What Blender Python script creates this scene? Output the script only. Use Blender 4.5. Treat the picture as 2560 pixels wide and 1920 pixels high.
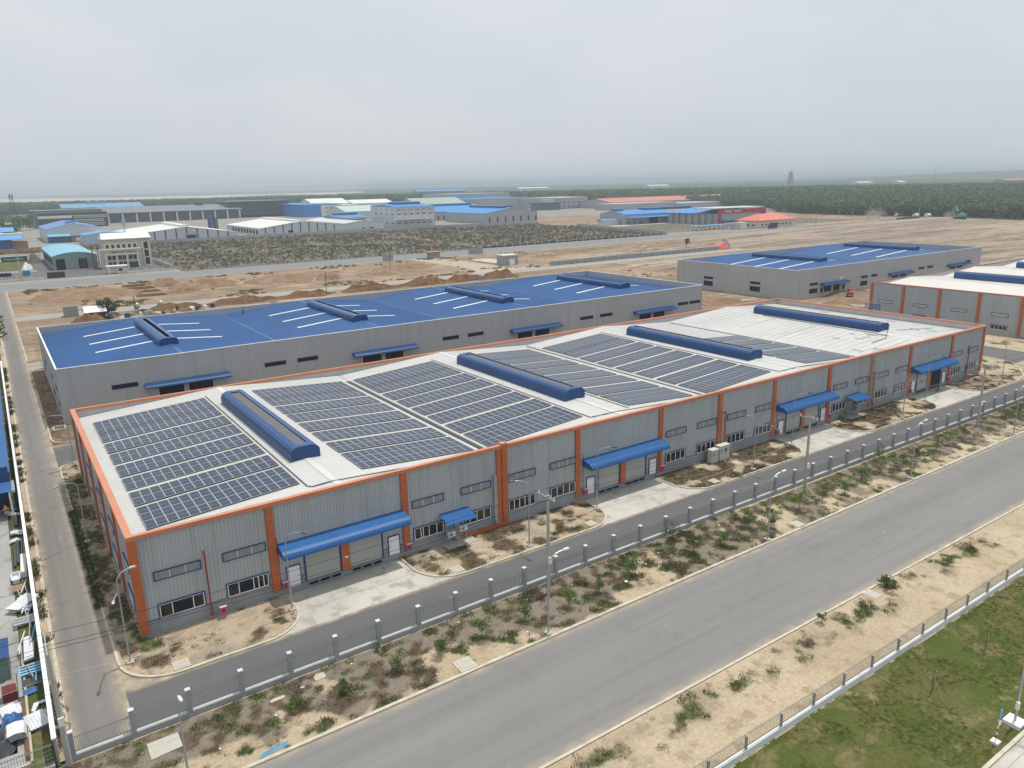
import bpy, math, random
from mathutils import Vector, Matrix, noise
S = bpy.context.scene
for o in list(bpy.data.objects): bpy.data.objects.remove(o)
COL = S.collection
R = math.radians
# ------------------------------------------------------------------ camera
cd = bpy.data.cameras.new('camera'); cam = bpy.data.objects.new('camera', cd); COL.objects.link(cam)
CR = Vector((0.82324836, -0.56733305, -0.01988317)); CU = Vector((0.16135201, 0.20026756, 0.96636351)); CF = Vector((0.544268, 0.79876537, -0.25641027))
CP = Vector((-5.35331742, -63.93430406, 36.5983187))
cam.matrix_world = Matrix(((CR.x, CU.x, -CF.x, CP.x), (CR.y, CU.y, -CF.y, CP.y), (CR.z, CU.z, -CF.z, CP.z), (0, 0, 0, 1)))
cd.sensor_width = 36; cd.lens = 36 * 1881.2788 / 2560; cd.clip_start = 1; cd.clip_end = 60000
S.camera = cam
# ------------------------------------------------------------------ sky and sun
SUN = Vector((0.29, 0.035, 1.0)).normalized()
W = bpy.data.worlds.new('World'); S.world = W; W.use_nodes = True
nt = W.node_tree; nt.nodes.clear()
def N(nt, t, **k):
    n = nt.nodes.new(t)
    for a, b in k.items(): setattr(n, a, b)
    return n
out = N(nt, 'ShaderNodeOutputWorld'); bg = N(nt, 'ShaderNodeBackground')
sky = N(nt, 'ShaderNodeTexSky', sky_type='NISHITA', sun_disc=False, sun_elevation=math.asin(SUN.z), sun_rotation=R(83), air_density=1.0, dust_density=4.0, ozone_density=1.0)
tc = N(nt, 'ShaderNodeTexCoord'); mp = N(nt, 'ShaderNodeMapping'); mp.inputs['Scale'].default_value = (1, 1, 2.4)
nz = N(nt, 'ShaderNodeTexNoise'); nz.inputs['Scale'].default_value = 3.2; nz.inputs['Detail'].default_value = 7; nz.inputs['Roughness'].default_value = .52
rp = N(nt, 'ShaderNodeValToRGB')
rp.color_ramp.elements[0].position = .38; rp.color_ramp.elements[0].color = (5.6, 6.05, 6.5, 1)
rp.color_ramp.elements[1].position = .68; rp.color_ramp.elements[1].color = (6.3, 6.55, 6.8, 1)
sep = N(nt, 'ShaderNodeSeparateXYZ')
mz = N(nt, 'ShaderNodeMapRange'); mz.inputs[1].default_value = 0; mz.inputs[2].default_value = .35; mz.inputs[3].default_value = .95; mz.inputs[4].default_value = 1.08
mulv = N(nt, 'ShaderNodeVectorMath', operation='SCALE')
mx = N(nt, 'ShaderNodeMix', data_type='RGBA'); mx.inputs['Factor'].default_value = .9
L = nt.links.new
L(tc.outputs['Generated'], mp.inputs[0]); L(mp.outputs[0], nz.inputs['Vector']); L(nz.outputs['Fac'], rp.inputs[0])
L(tc.outputs['Generated'], sep.inputs[0]); L(sep.outputs['Z'], mz.inputs[0]); L(rp.outputs[0], mulv.inputs[0]); L(mz.outputs[0], mulv.inputs['Scale'])
L(sky.outputs[0], mx.inputs['A']); L(mulv.outputs[0], mx.inputs['B'])
L(mx.outputs['Result'], bg.inputs[0]); bg.inputs[1].default_value = .125
L(bg.outputs[0], out.inputs[0])
sd = bpy.data.lights.new('sun', 'SUN'); sd.energy = 3.3; sd.angle = R(1.6); sd.color = (1, .95, .87)
sun = bpy.data.objects.new('sun', sd); COL.objects.link(sun); sun.rotation_euler = SUN.to_track_quat('Z', 'Y').to_euler(); sun.location = (0, 0, 60)
S.view_settings.view_transform = 'Standard'; S.view_settings.look = 'None'; S.view_settings.exposure = -0.06; S.view_settings.gamma = 1
S.render.engine = 'CYCLES'; S.cycles.volume_bounces = 1; S.cycles.max_bounces = 6; S.cycles.transparent_max_bounces = 12
S.render.resolution_x = 1024; S.render.resolution_y = 768

rnd = random.Random(7)
# ------------------------------------------------------------------ materials
MATS = {}
def newmat(name):
    m = bpy.data.materials.new(name); m.use_nodes = True
    nt = m.node_tree; b = nt.nodes['Principled BSDF']; MATS[name] = m
    return m, nt, b
def setin(b, **k):
    for a, v in k.items(): b.inputs[a.replace('_', ' ')].default_value = v
def mixc(nt, fac, a, b, mode='MIX'):
    n = N(nt, 'ShaderNodeMix', data_type='RGBA', blend_type=mode)
    for s, v in (('Factor', fac), ('A', a), ('B', b)):
        if isinstance(v, bpy.types.NodeSocket): nt.links.new(v, n.inputs[s])
        else: n.inputs[s].default_value = v if s == 'Factor' else ((*v, 1) if len(v) == 3 else v)
    return n.outputs['Result']
def noisef(nt, scale, lo=.4, hi=.6, detail=5, vec=None, rough=.55, mscale=None, dist=0):
    n = N(nt, 'ShaderNodeTexNoise'); n.inputs['Scale'].default_value = scale; n.inputs['Detail'].default_value = detail; n.inputs['Roughness'].default_value = rough
    n.inputs['Distortion'].default_value = dist
    if vec is None: vec = N(nt, 'ShaderNodeTexCoord').outputs['Object']
    if mscale:
        mm = N(nt, 'ShaderNodeMapping'); mm.inputs['Scale'].default_value = mscale; nt.links.new(vec, mm.inputs[0]); vec = mm.outputs[0]
    nt.links.new(vec, n.inputs['Vector'])
    r = N(nt, 'ShaderNodeMapRange'); r.inputs[1].default_value = lo; r.inputs[2].default_value = hi
    nt.links.new(n.outputs['Fac'], r.inputs[0])
    return r.outputs[0]
def M(name, col, rough=.55, var=.12, scale=.35, metal=0, grime=.0, gs=(1, 1, .25), spec=.4):
    if name in MATS: return MATS[name]
    m, nt, b = newmat(name)
    d = tuple(c * (1 - var) for c in col); l = tuple(min(1, c * (1 + var * .6)) for c in col)
    c = mixc(nt, noisef(nt, scale, .3, .7), d, l)
    if grime:
        g = noisef(nt, 1.1, .5, .75, mscale=gs)
        mm = N(nt, 'ShaderNodeMath', operation='MULTIPLY'); mm.inputs[1].default_value = grime; nt.links.new(g, mm.inputs[0])
        c = mixc(nt, mm.outputs[0], c, (.16, .14, .11))
    nt.links.new(c, b.inputs['Base Color']); setin(b, Roughness=rough, Metallic=metal); b.inputs['Specular IOR Level'].default_value = spec
    return m
def gmat(name, a, b_, c_, sa=.02, sb=.12, sc=1.5, ms=None, rough=.95, lo=.42, hi=.58, fine=.25, lo2=.52, hi2=.62, bump=0, vcol=None, extra=None):
    m, nt, b = newmat(name)
    c = mixc(nt, noisef(nt, sa, lo, hi, 6, mscale=ms), a, b_)
    c = mixc(nt, noisef(nt, sb, lo2, hi2, 8, rough=.65, mscale=ms), c, c_)
    if extra:
        for (col, s, l1, h1, msc) in extra: c = mixc(nt, noisef(nt, s, l1, h1, 8, rough=.6, mscale=msc), c, col)
    if vcol:
        at = N(nt, 'ShaderNodeAttribute', attribute_name='veg')
        sp = N(nt, 'ShaderNodeSeparateColor'); nt.links.new(at.outputs['Color'], sp.inputs[0])
        nn = noisef(nt, 2.2, .3, .7, 6)
        for ch, col in (('Blue', vcol[2]), ('Red', vcol[0]), ('Green', vcol[1])):
            ad = N(nt, 'ShaderNodeMath', operation='MULTIPLY_ADD'); nt.links.new(nn, ad.inputs[0]); ad.inputs[1].default_value = .7; ad.inputs[2].default_value = -.35
            a2 = N(nt, 'ShaderNodeMath', operation='ADD', use_clamp=True); nt.links.new(ad.outputs[0], a2.inputs[0]); nt.links.new(sp.outputs[ch], a2.inputs[1])
            a3 = N(nt, 'ShaderNodeMath', operation='MULTIPLY', use_clamp=True); nt.links.new(a2.outputs[0], a3.inputs[0]); nt.links.new(sp.outputs[ch], a3.inputs[1])
            a4 = N(nt, 'ShaderNodeMath', operation='MULTIPLY', use_clamp=True); nt.links.new(a3.outputs[0], a4.inputs[0]); a4.inputs[1].default_value = 1.5
            c = mixc(nt, a4.outputs[0], c, col)
    f = noisef(nt, sc, .3, .7, 8, rough=.7)
    c = mixc(nt, 1.0, c, mixc(nt, f, (1 - fine,) * 3, (1 + fine,) * 3), 'MULTIPLY')
    nt.links.new(c, b.inputs['Base Color']); setin(b, Roughness=rough); b.inputs['Specular IOR Level'].default_value = .15
    if bump:
        bp = N(nt, 'ShaderNodeBump'); bp.inputs['Strength'].default_value = 1; bp.inputs['Distance'].default_value = bump
        nt.links.new(f, bp.inputs['Height']); nt.links.new(bp.outputs[0], b.inputs['Normal'])
    return m
ORANGE = M('orange_paint', (.49, .125, .04), .45, .14, 1.2, grime=.25, gs=(2, 2, .15))
ORANGE_SHEEN = M('sky_sheen_orange', (.55, .215, .12), .4, .1, grime=.06)  # parapet cap orange, paled to paint in the sky reflection on top
CLAD = M('grey_cladding', (.42, .445, .46), .45, .07, .15, grime=.28, gs=(1.6, 1.6, .06))
CLAD2 = M('light_cladding', (.44, .45, .46), .5, .06, .08, grime=.2, gs=(.8, .8, .04))
PLINTH = M('grey_plinth', (.265, .29, .31), .7, .1, .5, grime=.25)
WROOF = M('white_roof_sheet', (.60, .60, .58), .42, .05, .15, grime=.16, gs=(.15, 2, 1))
WROOF2 = M('bright_roof_sheet', (.66, .64, .59), .42, .04, .1)
BLUER = M('blue_roof_sheet', (.022, .108, .30), .40, .12, .06, grime=.30, gs=(.05, 1.3, 1), spec=.5)
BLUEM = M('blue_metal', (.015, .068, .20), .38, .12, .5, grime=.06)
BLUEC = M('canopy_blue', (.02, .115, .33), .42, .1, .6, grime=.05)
BLUET = M('blue_trim', (.02, .05, .19), .5, .1)
WHITEP = M('white_paint', (.78, .79, .80), .5, .06, grime=.08)
SHUT = M('shutter_grey', (.40, .41, .38), .55, .05, grime=.06)
LOUV = M('louvre_grey', (.29, .295, .285), .5, .15, 3)
GLASS = M('dark_glass', (.012, .014, .016), .12, .4, 2, spec=.6)
GLASSB = M('brown_glass', (.055, .045, .035), .15, .4, 1.5, spec=.6)
DARK = M('dark_opening', (.008, .010, .018), .8, .3, 1)
DARKM = M('dark_metal', (.05, .055, .06), .5, .2)
GALV = M('galvanised_steel', (.42, .44, .45), .4, .12, 2, metal=.5)
STEEL = M('grey_steel', (.30, .32, .33), .5, .12, 2)
REDP = M('red_pipe', (.30, .02, .035), .4, .1)
PINK = M('hydrant_pink', (.55, .07, .20), .5, .15, 3)
CONC = M('concrete', (.46, .44, .39), .85, .2, 1.2, grime=.3, gs=(1, 1, 1))
KERB = M('kerb_concrete', (.52, .48, .38), .85, .18, 1.0, grime=.35, gs=(1, 1, 1))
FPOST = M('fence_grey', (.30, .33, .345), .7, .1, 1, grime=.12)
FCAP = M('fence_light', (.58, .60, .58), .7, .1, 1, grime=.15)
RAIL = M('fence_rail', (.20, .21, .22), .5, .15)
CREAM = M('cream_wall', (.47, .46, .37), .8, .05, .2, grime=.08)
CREAML = M('cream_trim', (.72, .70, .60), .7, .05)
SKYL = M('skylight_sheet', (.74, .80, .80), .3, .04)
SKYG = M('skylight_grey', (.50, .51, .46), .4, .06)
SLATE = M('vent_mesh', (.15, .15, .15), .7, .3, 3)
WOOD = M('pallet_wood', (.38, .27, .15), .8, .25, 2)
TILE = M('red_roof', (.62, .17, .11), .6, .06, .2)
BRICK = M('brick', (.30, .17, .12), .85, .2, 1)
SOILP = gmat('earth_pile', (.33, .225, .145), (.275, .18, .11), (.22, .145, .09), .15, .5, 2.5, fine=.3, bump=.25)
SOILD = gmat('red_earth_pile', (.21, .115, .06), (.16, .085, .045), (.25, .15, .085), .2, .5, 2.5, fine=.3, bump=.25)

def solar_mat():
    m, nt, b = newmat('solar_cells')
    tc = N(nt, 'ShaderNodeTexCoord'); sx = N(nt, 'ShaderNodeSeparateXYZ'); nt.links.new(tc.outputs['Object'], sx.inputs[0])
    def lines(sock, period, width, off=0):
        a = N(nt, 'ShaderNodeMath', operation='ADD'); nt.links.new(sock, a.inputs[0]); a.inputs[1].default_value = off + period * 50
        mo = N(nt, 'ShaderNodeMath', operation='MODULO'); nt.links.new(a.outputs[0], mo.inputs[0]); mo.inputs[1].default_value = period
        ls = N(nt, 'ShaderNodeMath', operation='LESS_THAN'); nt.links.new(mo.outputs[0], ls.inputs[0]); ls.inputs[1].default_value = width
        return ls.outputs[0]
    def edge(sock, lim):
        a = N(nt, 'ShaderNodeMath', operation='ABSOLUTE'); nt.links.new(sock, a.inputs[0])
        g = N(nt, 'ShaderNodeMath', operation='GREATER_THAN'); nt.links.new(a.outputs[0], g.inputs[0]); g.inputs[1].default_value = lim
        return g.outputs[0]
    oi = N(nt, 'ShaderNodeObjectInfo')
    cell = mixc(nt, oi.outputs['Random'], (.014, .024, .055), (.021, .029, .068))
    cell = mixc(nt, noisef(nt, 2.5, .35, .65, 3), cell, (.015, .032, .066))
    cell = mixc(nt, mixf(nt, lines(sx.outputs['X'], .145, .018, .009), .4), cell, (.22, .25, .30))
    cell = mixc(nt, mixf(nt, lines(sx.outputs['Y'], .148, .012, .006), .2), cell, (.22, .25, .30))
    mid = N(nt, 'ShaderNodeMath', operation='ABSOLUTE'); nt.links.new(sx.outputs['Y'], mid.inputs[0])
    ml = N(nt, 'ShaderNodeMath', operation='LESS_THAN'); nt.links.new(mid.outputs[0], ml.inputs[0]); ml.inputs[1].default_value = .02
    cell = mixc(nt, mixf(nt, ml.outputs[0], .7), cell, (.34, .36, .40))
    e = N(nt, 'ShaderNodeMath', operation='MAXIMUM'); nt.links.new(edge(sx.outputs['X'], .408), e.inputs[0]); nt.links.new(edge(sx.outputs['Y'], .862), e.inputs[1])
    cell = mixc(nt, e.outputs[0], cell, (.40, .41, .41))
    nt.links.new(cell, b.inputs['Base Color']); setin(b, Roughness=.3); b.inputs['Specular IOR Level'].default_value = .3
    return m
def mixf(nt, s, k):
    a = N(nt, 'ShaderNodeMath', operation='MULTIPLY'); nt.links.new(s, a.inputs[0]); a.inputs[1].default_value = k
    return a.outputs[0]
SOLAR = solar_mat()
# ------------------------------------------------------------------ building helpers
ORG = {}
def tag(o, label=None, cat=None, group=None, kind=None):
    for k, v in (('label', label), ('category', cat), ('group', group), ('kind', kind)):
        if v: o[k] = v
    return o
def thing(name, label, cat, loc=(0, 0, 0), group=None, rz=0):
    o = bpy.data.objects.new(name, None); COL.objects.link(o); o.location = loc; o.rotation_euler = (0, 0, rz); o.empty_display_size = .3
    ORG[o.name] = Vector(loc); return tag(o, label, cat, group)
class MB:
    def __init__(s): s.v = []; s.f = []
    def add(s, vs, fs):
        k = len(s.v); s.v += [tuple(v) for v in vs]; s.f += [tuple(i + k for i in f) for f in fs]; return s
    def box(s, x0, x1, y0, y1, z0, z1):
        v = [(x, y, z) for z in (z0, z1) for y in (y0, y1) for x in (x0, x1)]
        return s.add(v, [(0, 2, 3, 1), (4, 5, 7, 6), (0, 1, 5, 4), (2, 6, 7, 3), (0, 4, 6, 2), (1, 3, 7, 5)])
    def quad(s, *p): return s.add(p, [tuple(range(len(p)))])
    def prism(s, poly, a, b, ax='y'):
        n = len(poly); f3 = {'y': lambda p, t: (p[0], t, p[1]), 'x': lambda p, t: (t, p[0], p[1]), 'z': lambda p, t: (p[0], p[1], t)}[ax]
        v = [f3(p, a) for p in poly] + [f3(p, b) for p in poly]
        return s.add(v, [tuple(range(n)), tuple(range(2 * n - 1, n - 1, -1))] + [(i, (i + 1) % n, n + (i + 1) % n, n + i) for i in range(n)])
    def tube(s, pts, r, n=8, cap=True):
        pts = [Vector(p) for p in pts]; rs = r if isinstance(r, (list, tuple)) else [r] * len(pts); k = len(s.v); prev = None
        for i, p in enumerate(pts):
            d = (pts[min(i + 1, len(pts) - 1)] - pts[max(i - 1, 0)]).normalized()
            if prev is None: u = d.orthogonal().normalized()
            else:
                u = prev - d * prev.dot(d); u = u.normalized() if u.length > 1e-6 else d.orthogonal().normalized()
            prev = u; w = d.cross(u)
            for j in range(n):
                a = 2 * math.pi * j / n; s.v.append(tuple(p + (u * math.cos(a) + w * math.sin(a)) * rs[i]))
        for i in range(len(pts) - 1):
            for j in range(n): s.f.append((k + i * n + j, k + i * n + (j + 1) % n, k + (i + 1) * n + (j + 1) % n, k + (i + 1) * n + j))
        if cap: s.f.append(tuple(k + j for j in range(n - 1, -1, -1))); s.f.append(tuple(k + (len(pts) - 1) * n + j for j in range(n)))
        return s
    def ball(s, c, r, n=8, m=6, sq=(1, 1, 1)):
        vs = [(c[0] + r * sq[0] * math.sin(math.pi * i / m) * math.cos(2 * math.pi * j / n), c[1] + r * sq[1] * math.sin(math.pi * i / m) * math.sin(2 * math.pi * j / n), c[2] + r * sq[2] * math.cos(math.pi * i / m)) for i in range(m + 1) for j in range(n)]
        return s.add(vs, [(i * n + j, (i + 1) * n + j, (i + 1) * n + (j + 1) % n, i * n + (j + 1) % n) for i in range(m) for j in range(n)])
    def rib(s, prof, u0, u1, pitch, h, mapf, w=.3):
        """ribbed sheet: prof is a (p,q) polyline, ribs repeat along u"""
        us = []; n = max(1, round((u1 - u0) / pitch)); pt = (u1 - u0) / n
        for i in range(n):
            a = u0 + i * pt; us += [(a, 0), (a + pt * (1 - w), 0), (a + pt * (1 - w * .75), h), (a + pt * (1 - w * .25), h)]
        us.append((u1, 0)); nr = []
        for i in range(len(prof)):
            a = prof[max(i - 1, 0)]; b = prof[min(i + 1, len(prof) - 1)]; d = Vector((b[0] - a[0], b[1] - a[1])).normalized(); nr.append((-d.y, d.x))
        k = len(s.v); m = len(prof)
        for u, o in us:
            for (p, q), nn in zip(prof, nr): s.v.append(mapf(u, p + nn[0] * o, q + nn[1] * o))
        for i in range(len(us) - 1):
            for j in range(m - 1): s.f.append((k + i * m + j, k + i * m + j + 1, k + (i + 1) * m + j + 1, k + (i + 1) * m + j))
        return s
    def build(s, name, mat, parent=None, smooth=False, label=None, org=None):
        o_ = Vector(org) if org is not None else (ORG[parent.name] if parent else Vector((0, 0, 0)))
        me = bpy.data.meshes.new(name); me.from_pydata([(v[0] - o_.x, v[1] - o_.y, v[2] - o_.z) for v in s.v], [], s.f); me.update()
        me.materials.append(mat)
        if smooth: me.polygons.foreach_set('use_smooth', [True] * len(me.polygons))
        o = bpy.data.objects.new(name, me); COL.objects.link(o)
        if parent: o.parent = parent
        elif org is not None: o.location = o_
        ORG[o.name] = o_
        if label: o['label'] = label
        return o
def rebuild_org(copy, src): ORG[copy.name] = ORG.get(src.name, Vector((0, 0, 0)))
def copy_tree(o, parent=None):
    c = o.copy(); COL.objects.link(c); c.parent = parent; rebuild_org(c, o)
    for ch in o.children: copy_tree(ch, c)
    return c
XZ = lambda y, sg=-1: (lambda u, p, q: (u, y + sg * p, q))
def text(body, size, name, mat, parent, mtx, ext=.04, bold=0):
    cu = bpy.data.curves.new('t', 'FONT'); cu.body = body; cu.size = size; cu.extrude = ext; cu.offset = bold; cu.align_x = 'CENTER'
    ob = bpy.data.objects.new('t', cu); COL.objects.link(ob); bpy.context.view_layer.update()
    me = bpy.data.meshes.new_from_object(ob.evaluated_get(bpy.context.evaluated_depsgraph_get())); bpy.data.objects.remove(ob)
    me.name = name; me.materials.clear(); me.materials.append(mat); me.transform(mtx)
    if parent: me.transform(Matrix.Translation(-ORG[parent.name]))
    o = bpy.data.objects.new(name, me); COL.objects.link(o); o.parent = parent; return o
def facing(x, y, z): return Matrix.Translation((x, y, z)) @ Matrix.Rotation(R(90), 4, 'X')
def fbm(x, y, s, seed=0, o=4):
    return noise.fractal((x * s + seed, y * s - seed, seed * .37), 1.0, 2.0, o, noise_basis='PERLIN_ORIGINAL')
def sheet(name, mat, x0, x1, y0, y1, z, n=None, disp=0, veg=None, kind='structure'):
    nx = n or 1; st = n and max((x1 - x0), (y1 - y0)) / n
    nx = max(1, int(round((x1 - x0) / st))) if n else 1; ny = max(1, int(round((y1 - y0) / st))) if n else 1
    vs = []; cols = []
    for j in range(ny + 1):
        for i in range(nx + 1):
            x = x0 + (x1 - x0) * i / nx; y = y0 + (y1 - y0) * j / ny
            e = min(1, min(x - x0, x1 - x, y - y0, y1 - y) / .4) if disp else 0
            vs.append((x, y, z + (disp * e * (fbm(x, y, .45, 3) + .5 * fbm(x, y, 1.7, 5)) if disp else 0)))
            if veg: cols.append(veg(x, y))
    fs = [(j * (nx + 1) + i, j * (nx + 1) + i + 1, (j + 1) * (nx + 1) + i + 1, (j + 1) * (nx + 1) + i) for j in range(ny) for i in range(nx)]
    mb = MB(); mb.v = vs; mb.f = fs; o = mb.build(name, mat, smooth=bool(disp))
    if veg:
        ca = o.data.color_attributes.new('veg', 'FLOAT_COLOR', 'POINT')
        for i, c in enumerate(cols): ca.data[i].color = (*c, 1)
    if kind: o['kind'] = kind
    return o
def poly(name, mat, pts, z, kind='structure'):
    mb = MB(); mb.v = [(p[0], p[1], z) for p in pts]; mb.f = [tuple(range(len(pts)))]
    o = mb.build(name, mat); o['kind'] = kind; return o
def arc(cx, cy, r, a0, a1, n=8): return [(cx + r * math.cos(R(a0 + (a1 - a0) * i / n)), cy + r * math.sin(R(a0 + (a1 - a0) * i / n))) for i in range(n + 1)]
def G(px, py, z=0):
    d = CF + CR * ((px - 1280) / 1881.2788) - CU * ((py - 960) / 1881.2788); t = (z - CP.z) / d.z; p = CP + d * t
    return (p.x, p.y)
# ------------------------------------------------------------------ ground
FARM = gmat('farmland', (.10, .115, .06), (.15, .14, .085), (.07, .09, .045), .0012, .006, .05, rough=1)
EARTH = gmat('bare_earth', (.33, .25, .175), (.24, .175, .12), (.18, .13, .09), .03, .09, .6, fine=.3, bump=.15, ms=(.7, 1.3, 1), extra=[((.19, .155, .105), .13, .56, .68, (.6, 1.6, 1)), ((.49, .40, .30), .07, .60, .68, (.4, 2, 1)), ((.25, .17, .11), .35, .58, .64, (.4, 1.8, 1))])
EARTHR = gmat('graded_earth', (.34, .275, .215), (.25, .20, .15), (.18, .14, .10), .012, .06, .25, ms=(.3, 1.7, 1), fine=.38, extra=[((.15, .12, .09), .045, .53, .60, (.2, 2.6, 1)), ((.46, .37, .29), .09, .6, .68, (.12, 2.6, 1)), ((.42, .27, .16), .02, .66, .7, (.3, 1.5, 1))])
SANDI = gmat('island_sand', (.47, .385, .275), (.41, .33, .235), (.34, .27, .19), .15, .5, 5, fine=.2, bump=.03, vcol=((.14, .105, .07), (.105, .12, .05), (.30, .255, .20)))
SANDV = gmat('verge_sand', (.47, .385, .27), (.41, .33, .225), (.34, .27, .185), .12, .6, 5, fine=.22, bump=.04, vcol=((.125, .095, .065), (.10, .115, .048), (.215, .18, .14)))
BROWN = gmat('brown_soil', (.25, .17, .11), (.19, .125, .08), (.33, .235, .155), .12, .5, 3, fine=.3, bump=.12)
SCRUB = gmat('scrub_ground', (.15, .132, .10), (.125, .115, .082), (.185, .16, .12), .02, .10, .5, fine=.22, extra=[((.11, .11, .07), .9, .56, .7, None), ((.21, .18, .135), .03, .6, .7, (.5, 2, 1))])
INDU = gmat('works_ground', (.28, .255, .22), (.26, .245, .22), (.20, .19, .16), .01, .05, .5, fine=.15)
YARD = gmat('yard_asphalt', (.115, .115, .118), (.14, .138, .135), (.17, .16, .145), .05, .2, 6, fine=.12)
LAWN = gmat('lawn_turf', (.074, .098, .020), (.105, .108, .034), (.165, .145, .065), .12, .35, 4, fine=.3, bump=.04, extra=[((.38, .31, .20), .3, .62, .74, None)])
CONCP = gmat('pad_concrete', (.50, .485, .43), (.44, .425, .38), (.33, .32, .29), .1, .5, 5, fine=.08, extra=[((.24, .23, .21), .22, .60, .75, (1, .5, 1))])
CONCY = gmat('yard_concrete', (.36, .355, .34), (.31, .305, .295), (.24, .22, .19), .1, .5, 5, fine=.1)
SANDF = gmat('far_sand', (.62, .50, .38), (.54, .42, .31), (.45, .36, .27), .002, .01, .1, fine=.1)
def road_mat(name, base, light, axis, edges, seed=0):
    m, nt, b = newmat(name)
    st = (.02, .55, 1) if axis == 'x' else (.55, .02, 1)
    c = mixc(nt, noisef(nt, .5, .35, .65, 5, mscale=st), base, light)
    c = mixc(nt, mixf(nt, noisef(nt, .09, .45, .7, 6), .5), c, tuple(v * 1.18 for v in base))
    c = mixc(nt, mixf(nt, noisef(nt, 1.6, .52, .68, 4, mscale=(.012, .9, 1) if axis == 'x' else (.9, .012, 1)), .35), c, tuple(v * .78 for v in base))
    c = mixc(nt, mixf(nt, noisef(nt, .33, .62, .66, 2), .22), c, tuple(v * .82 for v in base))
    c = mixc(nt, mixf(nt, noisef(nt, .8, .66, .74, 6), .35), c, (.36, .33, .27))
    c = mixc(nt, mixf(nt, noisef(nt, .9, .70, .735, 6, mscale=(.35, 1.2, 1) if axis == 'x' else (1.2, .35, 1)), .6), c, (.42, .40, .36))
    c = mixc(nt, mixf(nt, noisef(nt, 1.3, .715, .74, 5, mscale=(.3, 1.4, 1)), .5), c, (.07, .07, .07))
    pos = N(nt, 'ShaderNodeNewGeometry').outputs['Position']; sp = N(nt, 'ShaderNodeSeparateXYZ'); nt.links.new(pos, sp.inputs[0])
    wob = noisef(nt, .6, .2, .8, 7)
    for (v, wid, sg) in edges:
        mr = N(nt, 'ShaderNodeMapRange'); mr.inputs[1].default_value = v; mr.inputs[2].default_value = v + sg * wid; mr.inputs[3].default_value = 1.35; mr.inputs[4].default_value = -.2
        nt.links.new(sp.outputs['Y' if axis == 'x' else 'X'], mr.inputs[0])
        mm = N(nt, 'ShaderNodeMath', operation='MULTIPLY', use_clamp=True); nt.links.new(mr.outputs[0], mm.inputs[0]); nt.links.new(wob, mm.inputs[1])
        m2 = N(nt, 'ShaderNodeMath', operation='POWER', use_clamp=True); nt.links.new(mm.outputs[0], m2.inputs[0]); m2.inputs[1].default_value = 1.4
        c = mixc(nt, m2.outputs[0], c, (.45, .36, .25))
    c = mixc(nt, 1.0, c, mixc(nt, noisef(nt, 14, .3, .7, 4, rough=.7), (.9, .9, .9), (1.1, 1.1, 1.1)), 'MULTIPLY')
    nt.links.new(c, b.inputs['Base Color']); setin(b, Roughness=.9); b.inputs['Specular IOR Level'].default_value = .2
    return m
ROADM = road_mat('road_asphalt', (.188, .184, .180), (.225, .218, .21), 'x', [(-19.95, .9, -1), (-31.05, 1.1, 1)])
LANEM = road_mat('lane_asphalt', (.110, .110, .115), (.135, .132, .132), 'x', [(-6.5, .5, -1), (-12.3, .4, 1)])
LROADM = road_mat('side_asphalt', (.165, .160, .152), (.215, .205, .19), 'y', [(-2.3, 1.5, -1), (-6.1, .9, 1)])
NROADM = road_mat('north_asphalt', (.19, .195, .20), (.22, .22, .22), 'x', [(289, 5, 1), (319, 3, -1)])

sheet('ground', FARM, -16000, 16000, -16000, 16000, -.12)
sheet('construction_ground', EARTH, -60, 235, 61, 292, 0.0)
sheet('construction_ground', EARTHR, 235, 760, -60, 330, 0.0)
sheet('construction_ground', EARTH, 166, 235, -60, 61, 0.0)
poly('construction_ground', EARTH, [(235, 330), (760, 330), (760, 560), (560, 640), (423, 640), (423, 449), (399, 330)], -.01)
sheet('works_ground', INDU, -300, 1000, 545.5, 1180, -.02)
sheet('works_ground', INDU, -300, 69, 318.5, 545, -.02)
poly('scrub_field', SCRUB, [(70, 321), (397, 321), (423, 449), (422, 512), (332, 543), (243, 547), (94, 543), (70, 543)], .0)
poly('far_sand_field', SANDF, [G(-400, 520), G(0, 514), G(300, 509), (G(600, 498)), G(900, 487), G(910, 478.5), G(600, 486.5), G(300, 494), G(0, 497.5), G(-400, 504)], .3)
# compound: asphalt, lanes, roads
sheet('compound_asphalt', LANEM, -2.2, 172, -12.3, 0, .012)
sheet('compound_asphalt', LROADM, -6.2, -2.2, -12.3, 289, .012)
sheet('compound_asphalt', YARD, -2.2, 172, 0, 62.5, .010)
sheet('compound_asphalt', YARD, 152, 166, 62.5, 202, .012)
CROSSM = road_mat('cross_asphalt', (.27, .255, .225), (.31, .29, .25), 'x', [(125, 3, 1), (133, 3, -1)])
sheet('cross_road', CROSSM, -2.2, 152, 124.8, 133, .014)
CROSS2 = road_mat('mid_asphalt', (.29, .28, .255), (.33, .31, .27), 'x', [(202, 3, 1), (213, 3, -1)])
sheet('mid_road', CROSS2, -2.2, 335, 202.3, 212.5, .02)
poly('mid_road', CROSS2, [(163, 212.5), (205, 212.5), (196, 216), (191, 223), (189.5, 232), (189.5, 289), (173, 289), (173, 240), (172, 228), (169, 218)], .021)
sheet('north_road', NROADM, -60, 372, 289, 318.5, .03)
poly('north_road', NROADM, [(372, 289), (760, 282), (760, 290), (480, 301), (372, 318.5)], .03)
poly('east_road', YARD, [(300, 490), (430, 455), (505, 458), (505, 470), (430, 470), (330, 512)], .02)
sheet('main_road', ROADM, -400, 900, -31.0, -20.0, .02)
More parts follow.
